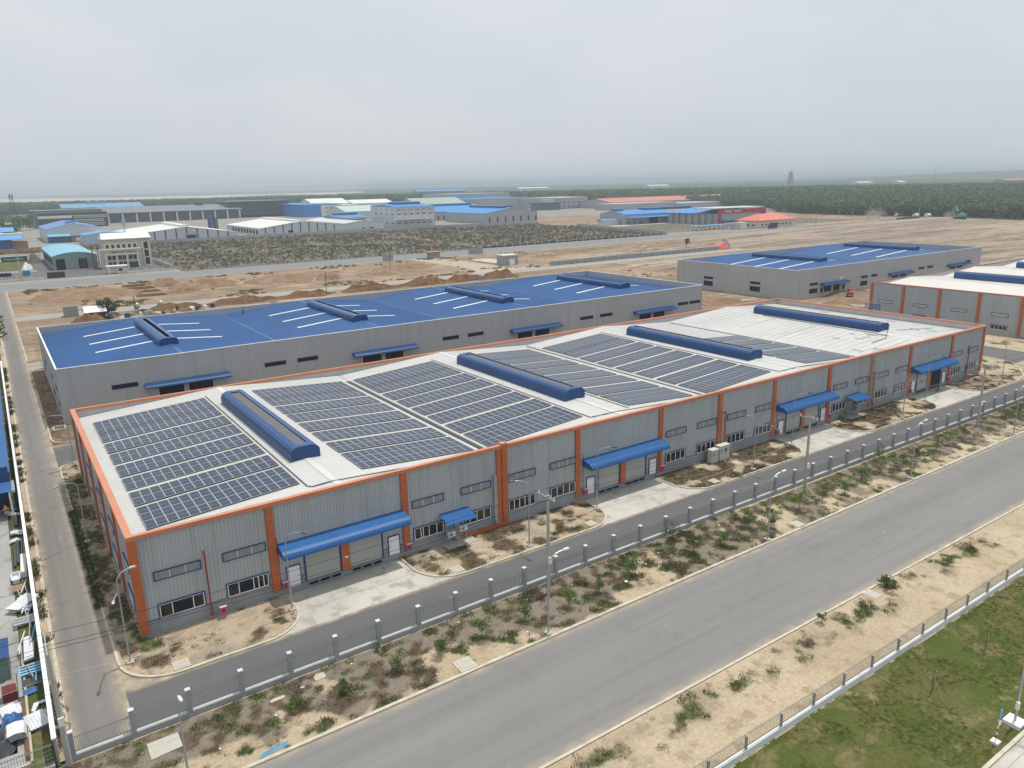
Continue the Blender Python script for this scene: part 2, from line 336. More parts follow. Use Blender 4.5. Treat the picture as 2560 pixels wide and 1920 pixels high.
for a, b in ((12.3, 24.1), (48.1, 60.0), (84.1, 95.8), (120.0, 132.2)):
    mb = MB(); pts = [(a, 0.1), (a, -2.6)] + arc(a - 3.8, -2.6, 3.8, 0, -90)[1:] + arc(b + 3.8, -2.6, 3.8, 270, 180)[:-1] + [(b, -2.6), (b, .1)]
    mb.v = [(x, y, .03) for x, y in pts]; mb.f = [tuple(range(len(pts)))]
    o = mb.build('concrete_apron', CONCP); o['kind'] = 'structure'
KM = MB()
def kerb(pts, w=.22, h=.15, closed=False, mat=KERB):
    mb = MB(); P = [Vector((p[0], p[1])) for p in pts]; k = 0; nn = []
    for i in range(len(P)):
        d = (P[min(i + 1, len(P) - 1)] - P[max(i - 1, 0)]).normalized(); nn.append(Vector((-d.y, d.x)))
    for p, q in zip(P, nn):
        a = p - q * w / 2; b = p + q * w / 2; mb.v += [(a.x, a.y, 0), (a.x, a.y, h), (b.x, b.y, h), (b.x, b.y, 0)]
    for i in range(len(P) - 1):
        for j in range(4): mb.f.append((i * 4 + j, i * 4 + (j + 1) % 4, i * 4 + 4 + (j + 1) % 4, i * 4 + 4 + j))
    o = mb.build('kerb', mat); o['kind'] = 'structure'; return o
def inside(x, y, P):
    c = False; j = len(P) - 1
    for i in range(len(P)):
        if (P[i][1] > y) != (P[j][1] > y) and x < (P[j][0] - P[i][0]) * (y - P[i][1]) / (P[j][1] - P[i][1]) + P[i][0]: c = not c
        j = i
    return c
def cl(v): return max(0., min(1., v))
PITS = [(20.3, -18.9, .75), (27.5, -5.4, .62), (2.0, -5.5, .62), (44.7, -5.4, .6), (64.9, -5.4, .6), (80.6, -5.5, .6), (99.6, -5.4, .6), (62.5, -19.1, .7), (55.4, -31.9, .6), (72.2, -2.9, .6), (-.9, -14.6, 1.1), (6.9, -14.3, .5), (5, -19.3, 1)]
TUFTS = {'dry': [], 'green': [], 'dark': []}
def island(name, P, veg, kp, z=.10, st=.3, dens=3.0, mat=None):
    xs = [p[0] for p in P]; ys = [p[1] for p in P]; mat = mat or SANDI
    nx = int((max(xs) - min(xs)) / st) + 1; ny = int((max(ys) - min(ys)) / st) + 1
    mb = MB(); idx = {}; cols = []
    def vid(i, j):
        if (i, j) not in idx:
            x = min(xs) + i * st; y = min(ys) + j * st; idx[(i, j)] = len(mb.v); mb.v.append((x, y, z + .004 + .05 * cl(.3 + fbm(x, y, .8, 9)))); cols.append(veg(x, y))
        return idx[(i, j)]
    for j in range(ny):
        for i in range(nx):
            x = min(xs) + i * st; y = min(ys) + j * st
            if all(inside(x + a, y + b, P) for a, b in ((0, 0), (st, 0), (0, st), (st, st))):
                mb.f.append((vid(i, j), vid(i + 1, j), vid(i + 1, j + 1), vid(i, j + 1)))
                d, g, q = veg(x, y)
                for key, w in (('dark', d), ('green', g)):
                    if rnd.random() < (w - .2) * dens * 1.6 * st * st and not any(abs(x - q[0]) < q[2] + .3 and abs(y - q[1]) < q[2] + .3 for q in PITS): TUFTS[key if rnd.random() < .75 else 'dry'].append((x + rnd.random() * st, y + rnd.random() * st, z, rnd.uniform(.3, .85)))
    o = mb.build(name, mat, smooth=True); ca = o.data.color_attributes.new('veg', 'FLOAT_COLOR', 'POINT')
    for i, c in enumerate(cols): ca.data[i].color = (*c, 1)
    o['kind'] = 'structure'
    pb = MB(); n = len(P); pb.v = [(p[0], p[1], z) for p in P]; pb.f = [tuple(range(n))]
    u = pb.build(name, mat); u['kind'] = 'structure'
    if kp: kerb(kp)
def veg_for(bd, bg, sc=.35, seed=0, extra=None):
    def f(x, y):
        d = cl((fbm(x, y, sc, seed) * 1.1 + bd) * 2.2); g = cl((fbm(x, y, sc * 1.2, seed + 7) * 1.1 + bg) * 2.2); q = cl((fbm(x, y, sc * .6, seed + 3) + .15) * 1.5)
        if extra: d, g = extra(x, y, d, g)
        return (d, g, q * .8)
    return f
k0 = [(12.3, 0)] + [(12.4, -2.6)] + arc(8.6, -2.6, 3.8, 0, -90)[1:] + arc(2.0, -2.3, 4.1, 270, 180) + [(-2.1, 49.5)] + arc(-.6, 51.4, 1.5, 180, 100, 4) + [(.2, 53.1)]
island('planting_strip', k0 + [(.3, .2), (12.3, .2)], veg_for(-.18, -.28, .42, 2, lambda x, y, d, g: (cl(d + (.35 if y > 2 else (.25 if x < 6 and y > -4.5 else 0))), cl(g + ((.30 + .5 * fbm(x, y, .3, 77)) if y > 2 else 0)))), k0, dens=9)
def islk(a, b): return [(a, 0), (a, -2.4)] + arc(a + 3.8, -2.6, 3.8, 180, 270) + arc(b - 3.8, -2.6, 3.8, 270, 360) + [(b, 0)]
for (a, b), bd, bg in zip(((24.1, 48.1), (60.0, 84.1), (95.8, 120.0)), (.24, .48, .50), (-.22, -.24, -.2)):
    k = islk(a, b); island('planting_strip', k + [(b, .2), (a, .2)], veg_for(bd, bg, .42, a), k, dens=9)
k = [(132.2, 0), (132.2, -2.4)] + arc(136, -2.6, 3.8, 180, 270) + [(146, -6.3), (151, -5.2), (157, -2), (160.4, 1), (161.5, 5.5), (160.3, 10), (156, 13.5), (150, 15.5), (145.4, 16.5)]
island('planting_strip', k + [(145.4, .2), (132.2, .2)], veg_for(.0, -.15, .35, 5, lambda x, y, d, g: (cl(d + (.45 if x < 146 else -.2)), g)), k, dens=7)
island('planting_strip', [(172, -30), (172, 16), (175, 20), (188, 20), (188, -30)], veg_for(-.3, -.2, .2, 31), [(172, -12), (172, 16), (173, 18.5), (175, 20), (188, 20)], st=.8, dens=1)
bk = [(-2.0, 66.6)] + arc(.5, 66.3, 2.5, 180, 260, 5) + [(20, 63.6), (152, 63.6)]
sheet('dirt_strip', BROWN, -2.0, 152, 64, 74.5, .09); sheet('dirt_strip', BROWN, -2.1, .5, 66, 122.5, .092)
kerb([(-2.1, 121.5), (-2.1, 66.6)] + bk[1:]); kerb([(-2.1, 121.5), (-1.6, 123.8), (-.6, 124.9), (8, 125)])
kerb([(-2.2, 199.2), (-2.15, 136), (-1.3, 133.8), (.5, 133.1)]); kerb([(-2.2, 288), (-2.1, 216), (-1.4, 213), (1, 212.6)])
sheet('dirt_strip', EARTH, -2.1, 152, 133.3, 199, .03)
kerb([(-6.25, -11.8), (-6.25, 60), (-6.2, 140), (-6.2, 280)], w=.28)
kerb([(-60, -19.85), (300, -19.85), (900, -19.85)], w=.28, h=.17); kerb([(-60, -31.15), (300, -31.15), (900, -31.15)], w=.22, h=.14)
def vv(x, y):
    t = (y + 19.7) / 7.2; w = t + .9 * fbm(x, y, .22, 71)
    n1 = fbm(x, y, .8, 2); n2 = fbm(x, y, .7, 14); n3 = fbm(x, y, .2, 23); right = cl((x - 22) / 30)
    d = cl((n1 * 1.3 + .16 * cl(t * 2) + .02 + .3 * n3) * 2.2) * cl(w * 4)
    g = cl((n2 * 1.25 - .10 + .22 * right * cl(t * 2.2) + .12 * n3) * 2.2)
    return (d, g, cl((w - .12) * 4.5) * .95)
island('road_verge', [(-30, -19.7), (-30, -12.55), (60, -12.55), (60, -19.7)], vv, None, z=.10, st=.25, dens=11, mat=SANDV)
island('road_verge', [(60, -19.7), (60, -12.55), (230, -13.2), (230, -19.7)], vv, None, z=.10, st=.45, dens=6, mat=SANDV)
def vs(x, y):
    n1 = fbm(x, y, .45, 52); n2 = fbm(x, y, .5, 64); near = cl(1 - abs(y + 33.0) / 2.6)
    return (cl((n1 + .05 * near - .22) * 2) * near, cl((n2 * 1.2 - .06) * 2.2) * near, cl(.2 + fbm(x, y, .15, 3)) * near)
island('sand_verge', [(8, -38.3), (8, -31.3), (75, -31.3), (75, -38.3)], vs, None, z=.09, st=.25, dens=9, mat=SANDV)
sheet('sand_verge', SANDV, 75, 300, -38.3, -31.3, .09); sheet('sand_verge', SANDV, -60, 8, -38.3, -31.3, .09)
sheet('lawn', LAWN, 5, 260, -47.6, -38.2, .11, n=500, disp=.08)
sheet('path', CONCP, 5, 260, -70, -47.85, .13); kerb([(5, -47.72), (260, -47.72)], w=.25, h=.3); kerb([(5, -48.25), (260, -48.25)], w=.5, h=.19, mat=CONCP)
# west neighbour
sheet('weed_strip', SANDI, -6.9, -6.38, -12, 280, .09)
sheet('yard', CONCY, -60, -8.55, -12.2, 300, .02); sheet('yard_grass', LAWN, -8.5, -7.1, -12.2, 200, .06, n=700, disp=.03)
sheet('yard_grass', LAWN, -30, -7.0, 62, 145, .07)
for i in range(900):
    y = rnd.uniform(-12, 130); c = fbm(1, y, .35, 3)
    if c > -.05: TUFTS[rnd.choice(('green', 'dark', 'dark', 'green'))].append((rnd.uniform(-6.85, -6.45), y, .08, rnd.uniform(.6, 1.4)))
for i in range(500): TUFTS['green'].append((rnd.gauss(-2.15, .15), rnd.uniform(8, 34), .1, rnd.uniform(.4, .9)))
# ------------------------------------------------------------------ wall fittings (u along the wall, o outwards, z up)
def PF(y): return lambda u, o, z: (u, y - o, z)
def PL(x): return lambda u, o, z: (x - o, u, z)
def PR(x): return lambda u, o, z: (x + o, u, z)
def pb(mb, pm, u0, u1, o0, o1, z0, z1):
    v = [pm(u, o, z) for z in (z0, z1) for o in (o0, o1) for u in (u0, u1)]
    return mb.add(v, [(0, 2, 3, 1), (4, 5, 7, 6), (0, 1, 5, 4), (2, 6, 7, 3), (0, 4, 6, 2), (1, 3, 7, 5)])
def ring(pm, u0, u1, z0, z1, t, o0, o1, bottom=True):
    m = MB(); pb(m, pm, u0, u1, o0, o1, z1 - t, z1); pb(m, pm, u0, u0 + t, o0, o1, z0 + (t if bottom else 0), z1 - t); pb(m, pm, u1 - t, u1, o0, o1, z0 + (t if bottom else 0), z1 - t)
    if bottom: pb(m, pm, u0, u1, o0, o1, z0, z0 + t)
    return m
def louvre(par, pm, u0, u1, z0, z1, trim=BLUET, fill=LOUV, mull=WHITEP):
    f = ring(pm, u0, u1, z0, z1, .075, .03, .12).build('louvre_vent', trim, par)
    m = MB(); n = 9
    for i in range(n):
        z = z0 + .09 + (z1 - z0 - .18) * i / n; dz = (z1 - z0 - .18) / n
        m.add([pm(u0 + .09, .10, z), pm(u1 - .09, .10, z), pm(u1 - .09, .05, z + dz), pm(u0 + .09, .05, z + dz)], [(0, 1, 2, 3)])
    m.build('louvre_blades', fill, f)
    m = MB()
    for k in (1, 2): uu = u0 + (u1 - u0) * k / 3; pb(MB(), pm, uu - .025, uu + .025, .04, .125, z0 + .09, z1 - .09).build('mullion', mull, f)
def window(par, pm, u0, u1, z0, z1, splits=(0, .25, .5, .75, 1), open_=None, trim=BLUET, frame=WHITEP, glass=GLASS, t=.09):
    m = ring(pm, u0, u1, z0, z1, t, .03, .12, False); pb(m, pm, u0, u1, .03, .09, z0 - .07, z0)
    w = m.build('window', trim, par)
    a, b = u0 + t, u1 - t
    m = MB(); pb(m, pm, a, b, .03, .11, z0, z0 + .07); pb(m, pm, a, b, .03, .11, z1 - t - .05, z1 - t)
    for s in splits:
        c = a + (b - a) * s; c = min(max(c, a + .04), b - .04); pb(m, pm, c - .036, c + .036, .035, .115, z0 + .09, z1 - t - .07)
    m.build('window_frame', frame, w)
    m = MB(); pb(m, pm, a, b, .03, .05, z0 + .08, z1 - t - .06); m.build('pane', glass, w)
    if open_: m = MB(); pb(m, pm, a + (b - a) * open_[0], a + (b - a) * open_[1], .05, .06, z0 + .09, z1 - t - .07); m.build('opening', DARK, w)
def door(par, pm, u0, u1, z0, z1, right=True):
    f = ring(pm, u0 - .08, u1 + .08, z0, z1 + .08, .08, .02, .12, False).build('door', BLUET, par)
    m = MB(); pb(m, pm, u0, u1, .03, .08, z0, z1); m.build('door_leaf', WHITEP, f)
    uu = u1 - .15 if right else u0 + .15
    m = MB(); pb(m, pm, uu - .07, uu + .07, .08, .13, z0 + .95, z0 + 1.0); m.build('door_handle', DARKM, f)
def shutter(par, pm, u0, u1, z0, z1, mat=SHUT, dark=False):
    if dark: m = MB(); pb(m, pm, u0, u1, .02, .05, z0, z1); return m.build('door_opening', DARK, par)
    m = MB(); n = int((z1 - z0) / .12)
    for i in range(n):
        a = z0 + (z1 - z0) * i / n; d = (z1 - z0) / n; m.add([pm(u0, .05, a), pm(u1, .05, a), pm(u1, .065, a + d * .6), pm(u0, .065, a + d * .6), pm(u1, .05, a + d), pm(u0, .05, a + d)], [(0, 1, 2, 3), (3, 2, 4, 5)])
    return m.build('roller_shutter', mat, par)
def bumpers(par, pm, u0, u1, z0, z1):
    n = 3; w = (u1 - u0) / n
    for i in range(n):
        m = MB(); a = u0 + w * i + .12; b = a + w * .72; pb(m, pm, a, b, .06, .13, z1 - .03, z1); pb(m, pm, a, b, .06, .13, z0, z0 + .03)
        k = 6
        for j in range(k): c = a + (b - a) * j / k; pb(m, pm, c, c + (b - a) / k * .72, .06, .16, z0 + .03, z1 - .03)
        m.build('dock_bumper', DARK, par)
def canopy(par, pm, u0, u1, zt, mat=BLUEC, dep=1.85, drop=.95, pitch=.21):
    prof = [(0, 0), (.05, 0), (dep * .60, -drop * .26)] + [(dep * .60 + dep * .40 * math.sin(R(a)), -drop * .26 - drop * .74 * (1 - math.cos(R(a)))) for a in (15, 30, 45, 60, 75, 90)]
    c = MB().rib([(p, zt + q) for p, q in prof], u0, u1, pitch, .028, lambda u, p, q: pm(u, p, q), .35).build('canopy', mat, par)
    for uu in (u0 + .02, u1 - .02):
        m = MB(); m.add([pm(uu, .0, zt - drop * .95)] + [pm(uu, p, zt + q) for p, q in prof], [tuple(range(len(prof) + 1))]); m.build('canopy_end', mat, c)
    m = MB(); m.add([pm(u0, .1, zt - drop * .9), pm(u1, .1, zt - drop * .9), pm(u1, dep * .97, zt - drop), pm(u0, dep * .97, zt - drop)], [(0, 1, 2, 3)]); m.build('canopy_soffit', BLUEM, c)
    return c
def ridge_vent(par, xc, y0, y1, z, w=3.15, h=1.45, style='mesh', mat=BLUEM, name='ridge_vent', slotlen=1.0, closed=1.0):
    hw = w / 2; side = [(-hw, -.45), (-hw, h * .55), (-hw + .12, h * .78), (-hw + .4, h * .93), (-.62, h)]
    full = side + [(0, h + .04)] + [(-p, q) for p, q in reversed(side)]
    mp_ = lambda u, p, q: (xc + p, u, z + q)
    m = MB(); m.rib(side, y0 + closed, y1 - closed, .9, .02, mp_, .12); m.rib([(-p, q) for p, q in reversed(side)], y0 + closed, y1 - closed, .9, .02, mp_, .12)
    m.rib(full, y0, y0 + closed, .9, .02, mp_, .12); m.rib(full, y1 - closed, y1, .9, .02, mp_, .12)
    v = m.build(name, mat, par)
    for yy, sg in ((y0, 1), (y1, -1)):
        m = MB(); n = 14; pts = []
        top = lambda x: h + .04 - (0 if abs(x) < .62 else (abs(x) - .62) ** 2.2 * .55)
        for i in range(n):
            a = -hw + w * i / n; b = a + w / n
            for (c, o) in ((a, 0), (a + w / n * .6, 0), (a + w / n * .7, .03), (a + w / n * .9, .03)): pts.append((c, o))
        pts.append((hw, 0)); k = 0; mm = MB()
        for c, o in pts:
            t = min(top(c), h * .6 + (hw - abs(c)) * 2.6); mm.v += [(xc + c, yy - sg * o, z - .45), (xc + c, yy - sg * o, z + t)]
        for i in range(len(pts) - 1): mm.f.append((2 * i, 2 * i + 2, 2 * i + 3, 2 * i + 1))
        mm.build('end_plate', mat, v)
    if style == 'mesh':
        m = MB(); m.rib([(-.62, h - .12), (.62, h - .12)], y0 + closed, y1 - closed, .5, .03, mp_, .12); m.build('vent_mesh', SLATE, v)
    else:
        m = MB(); m.box(xc - .3, xc + .62, y0 + closed, y1 - closed, z + h - .75, z + h - .7); m.build('vent_throat', DARK, v)
        m = MB(); m.rib([(-.62, h), (-.1, h - .02)], y0 + closed, y1 - closed, .9, .02, mp_, .12); m.build('vent_flap', mat, v)
    return v
def valley_roof(par, X0, X1, y0, y1, n, zv, zr, mat, pitch=.33, first=None, cap=None):
    """n gables side by side, ridges run along Y"""
    L_ = (X1 - X0) / n
    for k in range(n):
        a = X0 + L_ * k; c = a + L_ / 2; b = a + L_
        MB().rib([(a, zv), (c, zr)], y0, y1, pitch, .05, lambda u, p, q: (p, u, q), .3).build('roof', mat, par)
        MB().rib([(c, zr), (b, zv)], y0, y1, pitch, .05, lambda u, p, q: (p, u, q), .3).build('roof', mat, par)
        m = MB(); m.add([(c - .35, y0, zr + .03), (c, y0, zr + .075), (c + .35, y0, zr + .03), (c - .35, y1, zr + .03), (c, y1, zr + .075), (c + .35, y1, zr + .03)], [(0, 1, 4, 3), (1, 2, 5, 4)]); m.build('ridge_cap', cap or mat, par)
        if k: m = MB(); m.box(a - .28, a + .28, y0, y1, zv - .06, zv + .02); m.build('gutter', STEEL, par)
# ------------------------------------------------------------------ main factory
H = 9.5; LX = 145.5; WY = 46.0; UX = [0, 36.9, 72.4, 108.5, 145.5]
fac = thing('factory_building', 'long factory with orange frame, grey cladding and solar panels on its white roof', 'factory', (0, 0, 0))
F = PF(.2); FO = PF(0)
def rz(x):  # roof height
    u = (x - 0.3) % 36.2; return 9.4 - 1.2 * abs(u - 18.1) / 18.1
MB().rib([(0, 1.48), (0, 9.3)], .3, 145.2, .31, .05, lambda u, p, q: (u, .22 + p, q), .2).build('front_wall', CLAD, fac)
m = MB(); m.box(.3, 145.2, .172, .5, -.1, 1.44); m.build('plinth', PLINTH, fac)
m = MB(); m.box(.3, 145.2, .16, .3, 1.44, 1.49); m.build('trim_strip', BLUET, fac)
MB().rib([(0, 1.48), (0, 9.3)], .3, WY - .3, .245, .035, lambda u, p, q: (.22 + p, u, q), .22).build('side_wall', CLAD, fac)
m = MB(); m.box(.172, .3, .5, WY - .3, -.1, 1.44); m.build('plinth', PLINTH, fac)
MB().rib([(0, .3), (0, 9.3)], .3, WY - .3, .245, .035, lambda u, p, q: (LX - .22 - p, u, q), .22).build('side_wall', CLAD, fac)
m = MB(); m.box(.3, 145.2, WY - .3, WY - .1, 0, 9.3); m.build('back_wall', CLAD, fac)
MB().rib([(0, 7.9), (0, 9.35)], .3, 145.2, .28, .03, lambda u, p, q: (u, WY - .34 + p, q), .25).build('parapet_lining', CLAD2, fac)
MB().rib([(0, 7.9), (0, 9.35)], .4, WY - .3, .28, .03, lambda u, p, q: (.50 - p, u, q), .25).build('parapet_lining', CLAD2, fac)
MB().rib([(0, 7.9), (0, 9.35)], .4, WY - .3, .28, .03, lambda u, p, q: (LX - .44 + p, u, q), .25).build('parapet_lining', CLAD2, fac)
m = MB(); m.box(.4, 145.1, .30, .42, 7.9, 9.35); m.build('parapet_lining', CLAD2, fac)
valley_roof(fac, .4, 145.1, .42, WY - .4, 4, 8.2, 9.4, WROOF)
# orange cap
capm = lambda x0, x1, y0, y1: MB().box(x0, x1, y0, y1, 9.13, H)
capm(0, LX, -.02, .46).build('parapet_cap', ORANGE_SHEEN, fac); capm(0, LX, WY - .42, WY, ).build('parapet_cap', ORANGE_SHEEN, fac)
capm(-.02, .56, .46, WY - .42).build('parapet_cap', ORANGE_SHEEN, fac); capm(LX - .46, LX, .46, WY - .42).build('parapet_cap', ORANGE_SHEEN, fac)
def col(x0, x1, z0=.7, z1=9.13, y=0): m = MB(); m.box(x0, x1, y, .22, z0, z1); return m.build('column', ORANGE, fac)
m = MB(); m.box(0, .7, 0, .22, .55, 9.13); m.box(0, .22, .22, .75, .55, 9.13); m.build('corner_column', ORANGE, fac)
m = MB(); m.box(LX - .6, LX, 0, .22, .7, 9.13); m.box(LX - .22, LX, .22, .75, .7, 9.13); m.build('corner_column', ORANGE, fac)
for x in (11.2, 24.6, 47.0, 60.5, 71.6, 83.1, 96.3, 107.9, 119.3, 133.2): col(x, x + .68)
col(36.0, 36.6, .3); col(36.68, 37.35, .15, 9.5, -.06); m = MB(); m.box(36.62, 37.38, -.07, .6, 9.5, 9.68); m.build('parapet_cap', ORANGE_SHEEN, fac)
m = MB(); m.box(30.6, 37.35, -.04, .1, .12, .55); m.build('base_strip', ORANGE, fac)
col(72.75, 73.05, 1.3, 6.4, -.12)
for y in (9.0, 18.3, 27.5, 36.8, 44.9):
    m = MB(); m.box(0, .22, y, y + .6, .4, 9.13); m.build('column', ORANGE, fac)
# openings, unit by unit
offs = [0, 36.1, 72.2, 108.25]
for k, o in enumerate(offs):
    e = 0 if k == 0 else -.25
    for a, b in ((1.6 + e, 5.4 + e), (7.2, 11.0), (25.75, 29.45), (31.5, 35.25)):
        louvre(fac, F, o + a, o + b, 5.0, 5.86)
    for i, (a, b) in enumerate(((1.6 + e, 5.4 + e), (7.2, 11.0), (25.75, 29.35 if k in (0, 2) else 29.45), (31.5, 35.25))):
        if k == 0 and i == 0: window(fac, F, o + a, o + b, 1.52, 2.86, (0, .28, .75, 1), (.3, .72))
        elif k == 0 and i == 1: window(fac, F, o + a, o + b, 1.52, 2.86, (0, .27, .63, .75, .88, 1), (.29, .6))
        elif k == 0 and i == 2: window(fac, F, o + a, o + b, 1.52, 2.86, (0, .22, .3, .5, .76, 1), (.32, .5))
        elif k == 1 and i == 0: window(fac, F, o + a, o + b, 1.52, 2.86, (0, .2, .4, .6, .8, 1))
        else: window(fac, F, o + a, o + b, 1.52, 2.86, glass=GLASSB if k == 3 and i % 2 else GLASS)
    c0 = o + 12.0
    canopy(fac, F, c0, c0 + 12.75, 5.25)
    door(fac, F, c0 + .65, c0 + 1.85, .66, 2.68); door(fac, F, c0 + 10.95, c0 + 12.1, .66, 2.68, False)
    shutter(fac, F, c0 + 2.45, c0 + 5.95, .78, 4.5); shutter(fac, F, c0 + 6.8, c0 + 10.2, .78, 4.5, dark=(k == 3))
    for uu in (c0 + 2.3, c0 + 5.79, c0 + 10.2): pb(MB(), F, uu, uu + .14, .03, .14, .75, 4.5).build('shutter_guide', BLUET, fac)
    col(c0 + 5.93, c0 + 6.75, .72, 4.6, -.05)
    for a, b in ((c0 + 2.5, c0 + 5.9), (c0 + 6.85, c0 + 10.2)): bumpers(fac, PF(.1), a, b, .36, .68)
    m = MB(); m.box(c0 + 2.3, c0 + 5.95, -.1, .1, .68, .75); m.box(c0 + 6.75, c0 + 10.25, -.1, .1, .68, .75); m.build('dock_sill', STEEL, fac)
for y0, y1 in ((2.4, 5.7), (11.6, 15.3), (20.7, 24.3), (30, 33.4)):
    louvre(fac, PL(.2), y0, y1, 5.1, 5.95); window(fac, PL(.2), y0 + .2, y1, 1.6, 2.9)
for xc in (18.4, 54.5, 90.8, 127.0):
    ridge_vent(fac, xc, 9.3, 37.0, 9.35)
# grey ducts and red pipes
for (x, top) in ((35.72, 6.3), (72.45, 6.3), (109.2, 6.2)):
    m = MB(); m.box(x - .19, x + .19, -.12, .18, 1.2, top); m.box(x - .19, x + .19, -.3, .1, .75, 1.2)
    m.build('cable_duct', GALV, fac)
for (x, top) in ((5.72, 6.5), (139.6, 6.4)):
    m = MB(); m.tube([(x, .2, top), (x, -.05, top), (x, -.1, top - .15), (x, -.12, .62)], .07); m.ball((x - .12, -.2, .6), .1); m.ball((x + .12, -.2, .6), .1); m.build('fire_pipe', REDP, fac)
for o in offs:
    for x in (11.95, 24.55):
        m = MB(); m.tube([(o + x, .1, 5.9), (o + x, -.03, 5.7), (o + x, -.03, 1.4)], .03, 6); m.build('fire_pipe', REDP, fac)
for x in (18.4, ):
    m = MB(); m.box(18.25, 18.55, -.08, -.04, 2.0, 2.2); m.build('wall_socket', WHITEP, fac)
def hydrant(x, y, z, label):
    h = thing('hydrant_cabinet', label, 'hydrant cabinet', (x, y, 0), 'pink fire hydrant cabinets')
    m = MB(); m.box(x - .26, x + .26, y - .14, y + .14, z, z + .68); m.build('cabinet', PINK, h)
    m = MB(); m.box(x - .30, x + .30, y - .2, y + .16, z + .68, z + .73); m.build('lid', M('hydrant_lid', (.75, .45, .55), .5), h)
    m = MB(); m.box(x - .12, x + .12, y - .155, y - .14, z + .2, z + .5); m.build('pane', DARKM, h)
    if z < .5: m = MB(); m.box(x - .32, x + .32, y - .22, y + .16, .05, z); m.build('base', CONC, h)
hydrant(6.6, -.5, .5, 'pink fire hydrant cabinet beside the tall red pipe at the near corner')
hydrant(139.95, -.6, .3, 'pink fire hydrant cabinet beside the red pipe at the far end of the factory front')
names = ['first', 'second', 'third', 'fourth']
for k, o in enumerate(offs):
    hydrant(o + 12.3, -.1, .8, 'small hydrant cabinet on the wall left of the %s loading bay canopy' % names[k])
    hydrant(o + 25.05, -.1, .8, 'small hydrant cabinet on the wall right of the %s loading bay canopy' % names[k])
# skylights on the fourth roof and grey ones between the arrays
for (x0, x1, y) in ((114, 124.8, 30.9), (114, 124.8, 21.4), (114, 124.8, 12.6), (3, 16, 13.7), (23, 34, 13.7), (40, 52, 13.7), (76, 88, 22.6), (76, 88, 13.7), (58, 68, 22.6), (40, 52, 22.6)):
    m = MB(); m.v = [(x0, y - .38, rz(x0) + .048), (x1, y - .38, rz(x1) + .048), (x1, y + .38, rz(x1) + .048), (x0, y + .38, rz(x0) + .048)]; m.f = [(0, 1, 2, 3)]; m.build('skylight', SKYG, fac)
# mounting rails and oddments on the bare roof
rr = random.Random(3)
m = MB()
for i in range(26):
    y = 2.6 + i * 1.62
    for (a, b) in ((109.6 + rr.random() * 2, 124.4),) + (((129.5, 143.5),) if i % 2 else ()):
        x = a
        m.add([(a, y, rz(a) + .06), (b, y, rz(b) + .06), (b, y + .06, rz(b) + .09), (a, y + .06, rz(a) + .09)], [(0, 1, 2, 3)])
m.build('mounting_rail', GALV, fac)
for (x0, x1, n) in ((58.5, 70.5, 0), (95.5, 107, 14)):
    m = MB()
    for i in range(n): y = 27.5 + i * 1.1; m.add([(x0, y, rz(x0) + .06), (x1, y, rz(x1) + .06), (x1, y + .06, rz(x1) + .09), (x0, y + .06, rz(x0) + .09)], [(0, 1, 2, 3)])
    if n: m.build('mounting_rail', GALV, fac)
def roofline(pts, name='cable_conduit', r=.05, mat=None):
    P = []
    for (a, b) in zip(pts[:-1], pts[1:]):
        for i in range(8):
            x = a[0] + (b[0] - a[0]) * i / 8; y = a[1] + (b[1] - a[1]) * i / 8; P.append((x, y, rz(x) + .09))
    P.append((pts[-1][0], pts[-1][1], rz(pts[-1][0]) + .09)); return MB().tube(P, r, 6).build(name, mat or DARKM, fac)
roofline([(15.95, 42.2), (15.95, 2.2), (16.3, 1.7), (19, 1.5), (35.5, 1.7)]); roofline([(36.0, 41), (36.0, 1.2)], r=.09); roofline([(36.4, 41), (36.4, 1.2)], r=.07)
roofline([(51.2, 42.2), (51.2, 2.4), (54.5, 1.7), (70, 2.0)]); roofline([(71.6, 44), (71.6, 1.2)], r=.08); roofline([(87.4, 42), (87.4, 2.5), (90, 2.0), (92, 1.9), (106, 2.2)])
roofline([(108.0, 44), (108.0, 1.5)], r=.06); roofline([(57.4, 12), (57.4, 2.4)]); roofline([(124.6, 34), (124.2, 9), (123.8, 8.4), (124.0, 7)], r=.06); roofline([(127, 8.6), (122.4, 6.2), (118, 6.2)], r=.05); roofline([(129.6, 8.5), (140, 7)], r=.04)
for i in range(22):
    x = rr.choice((rr.uniform(112, 124), rr.uniform(130, 142))); y = rr.uniform(3, 40 if x > 129 else 14); roofline([(x, y), (x + rr.uniform(-.6, .6), y - rr.uniform(1.2, 2.4))], 'loose_rail', .05, STEEL)
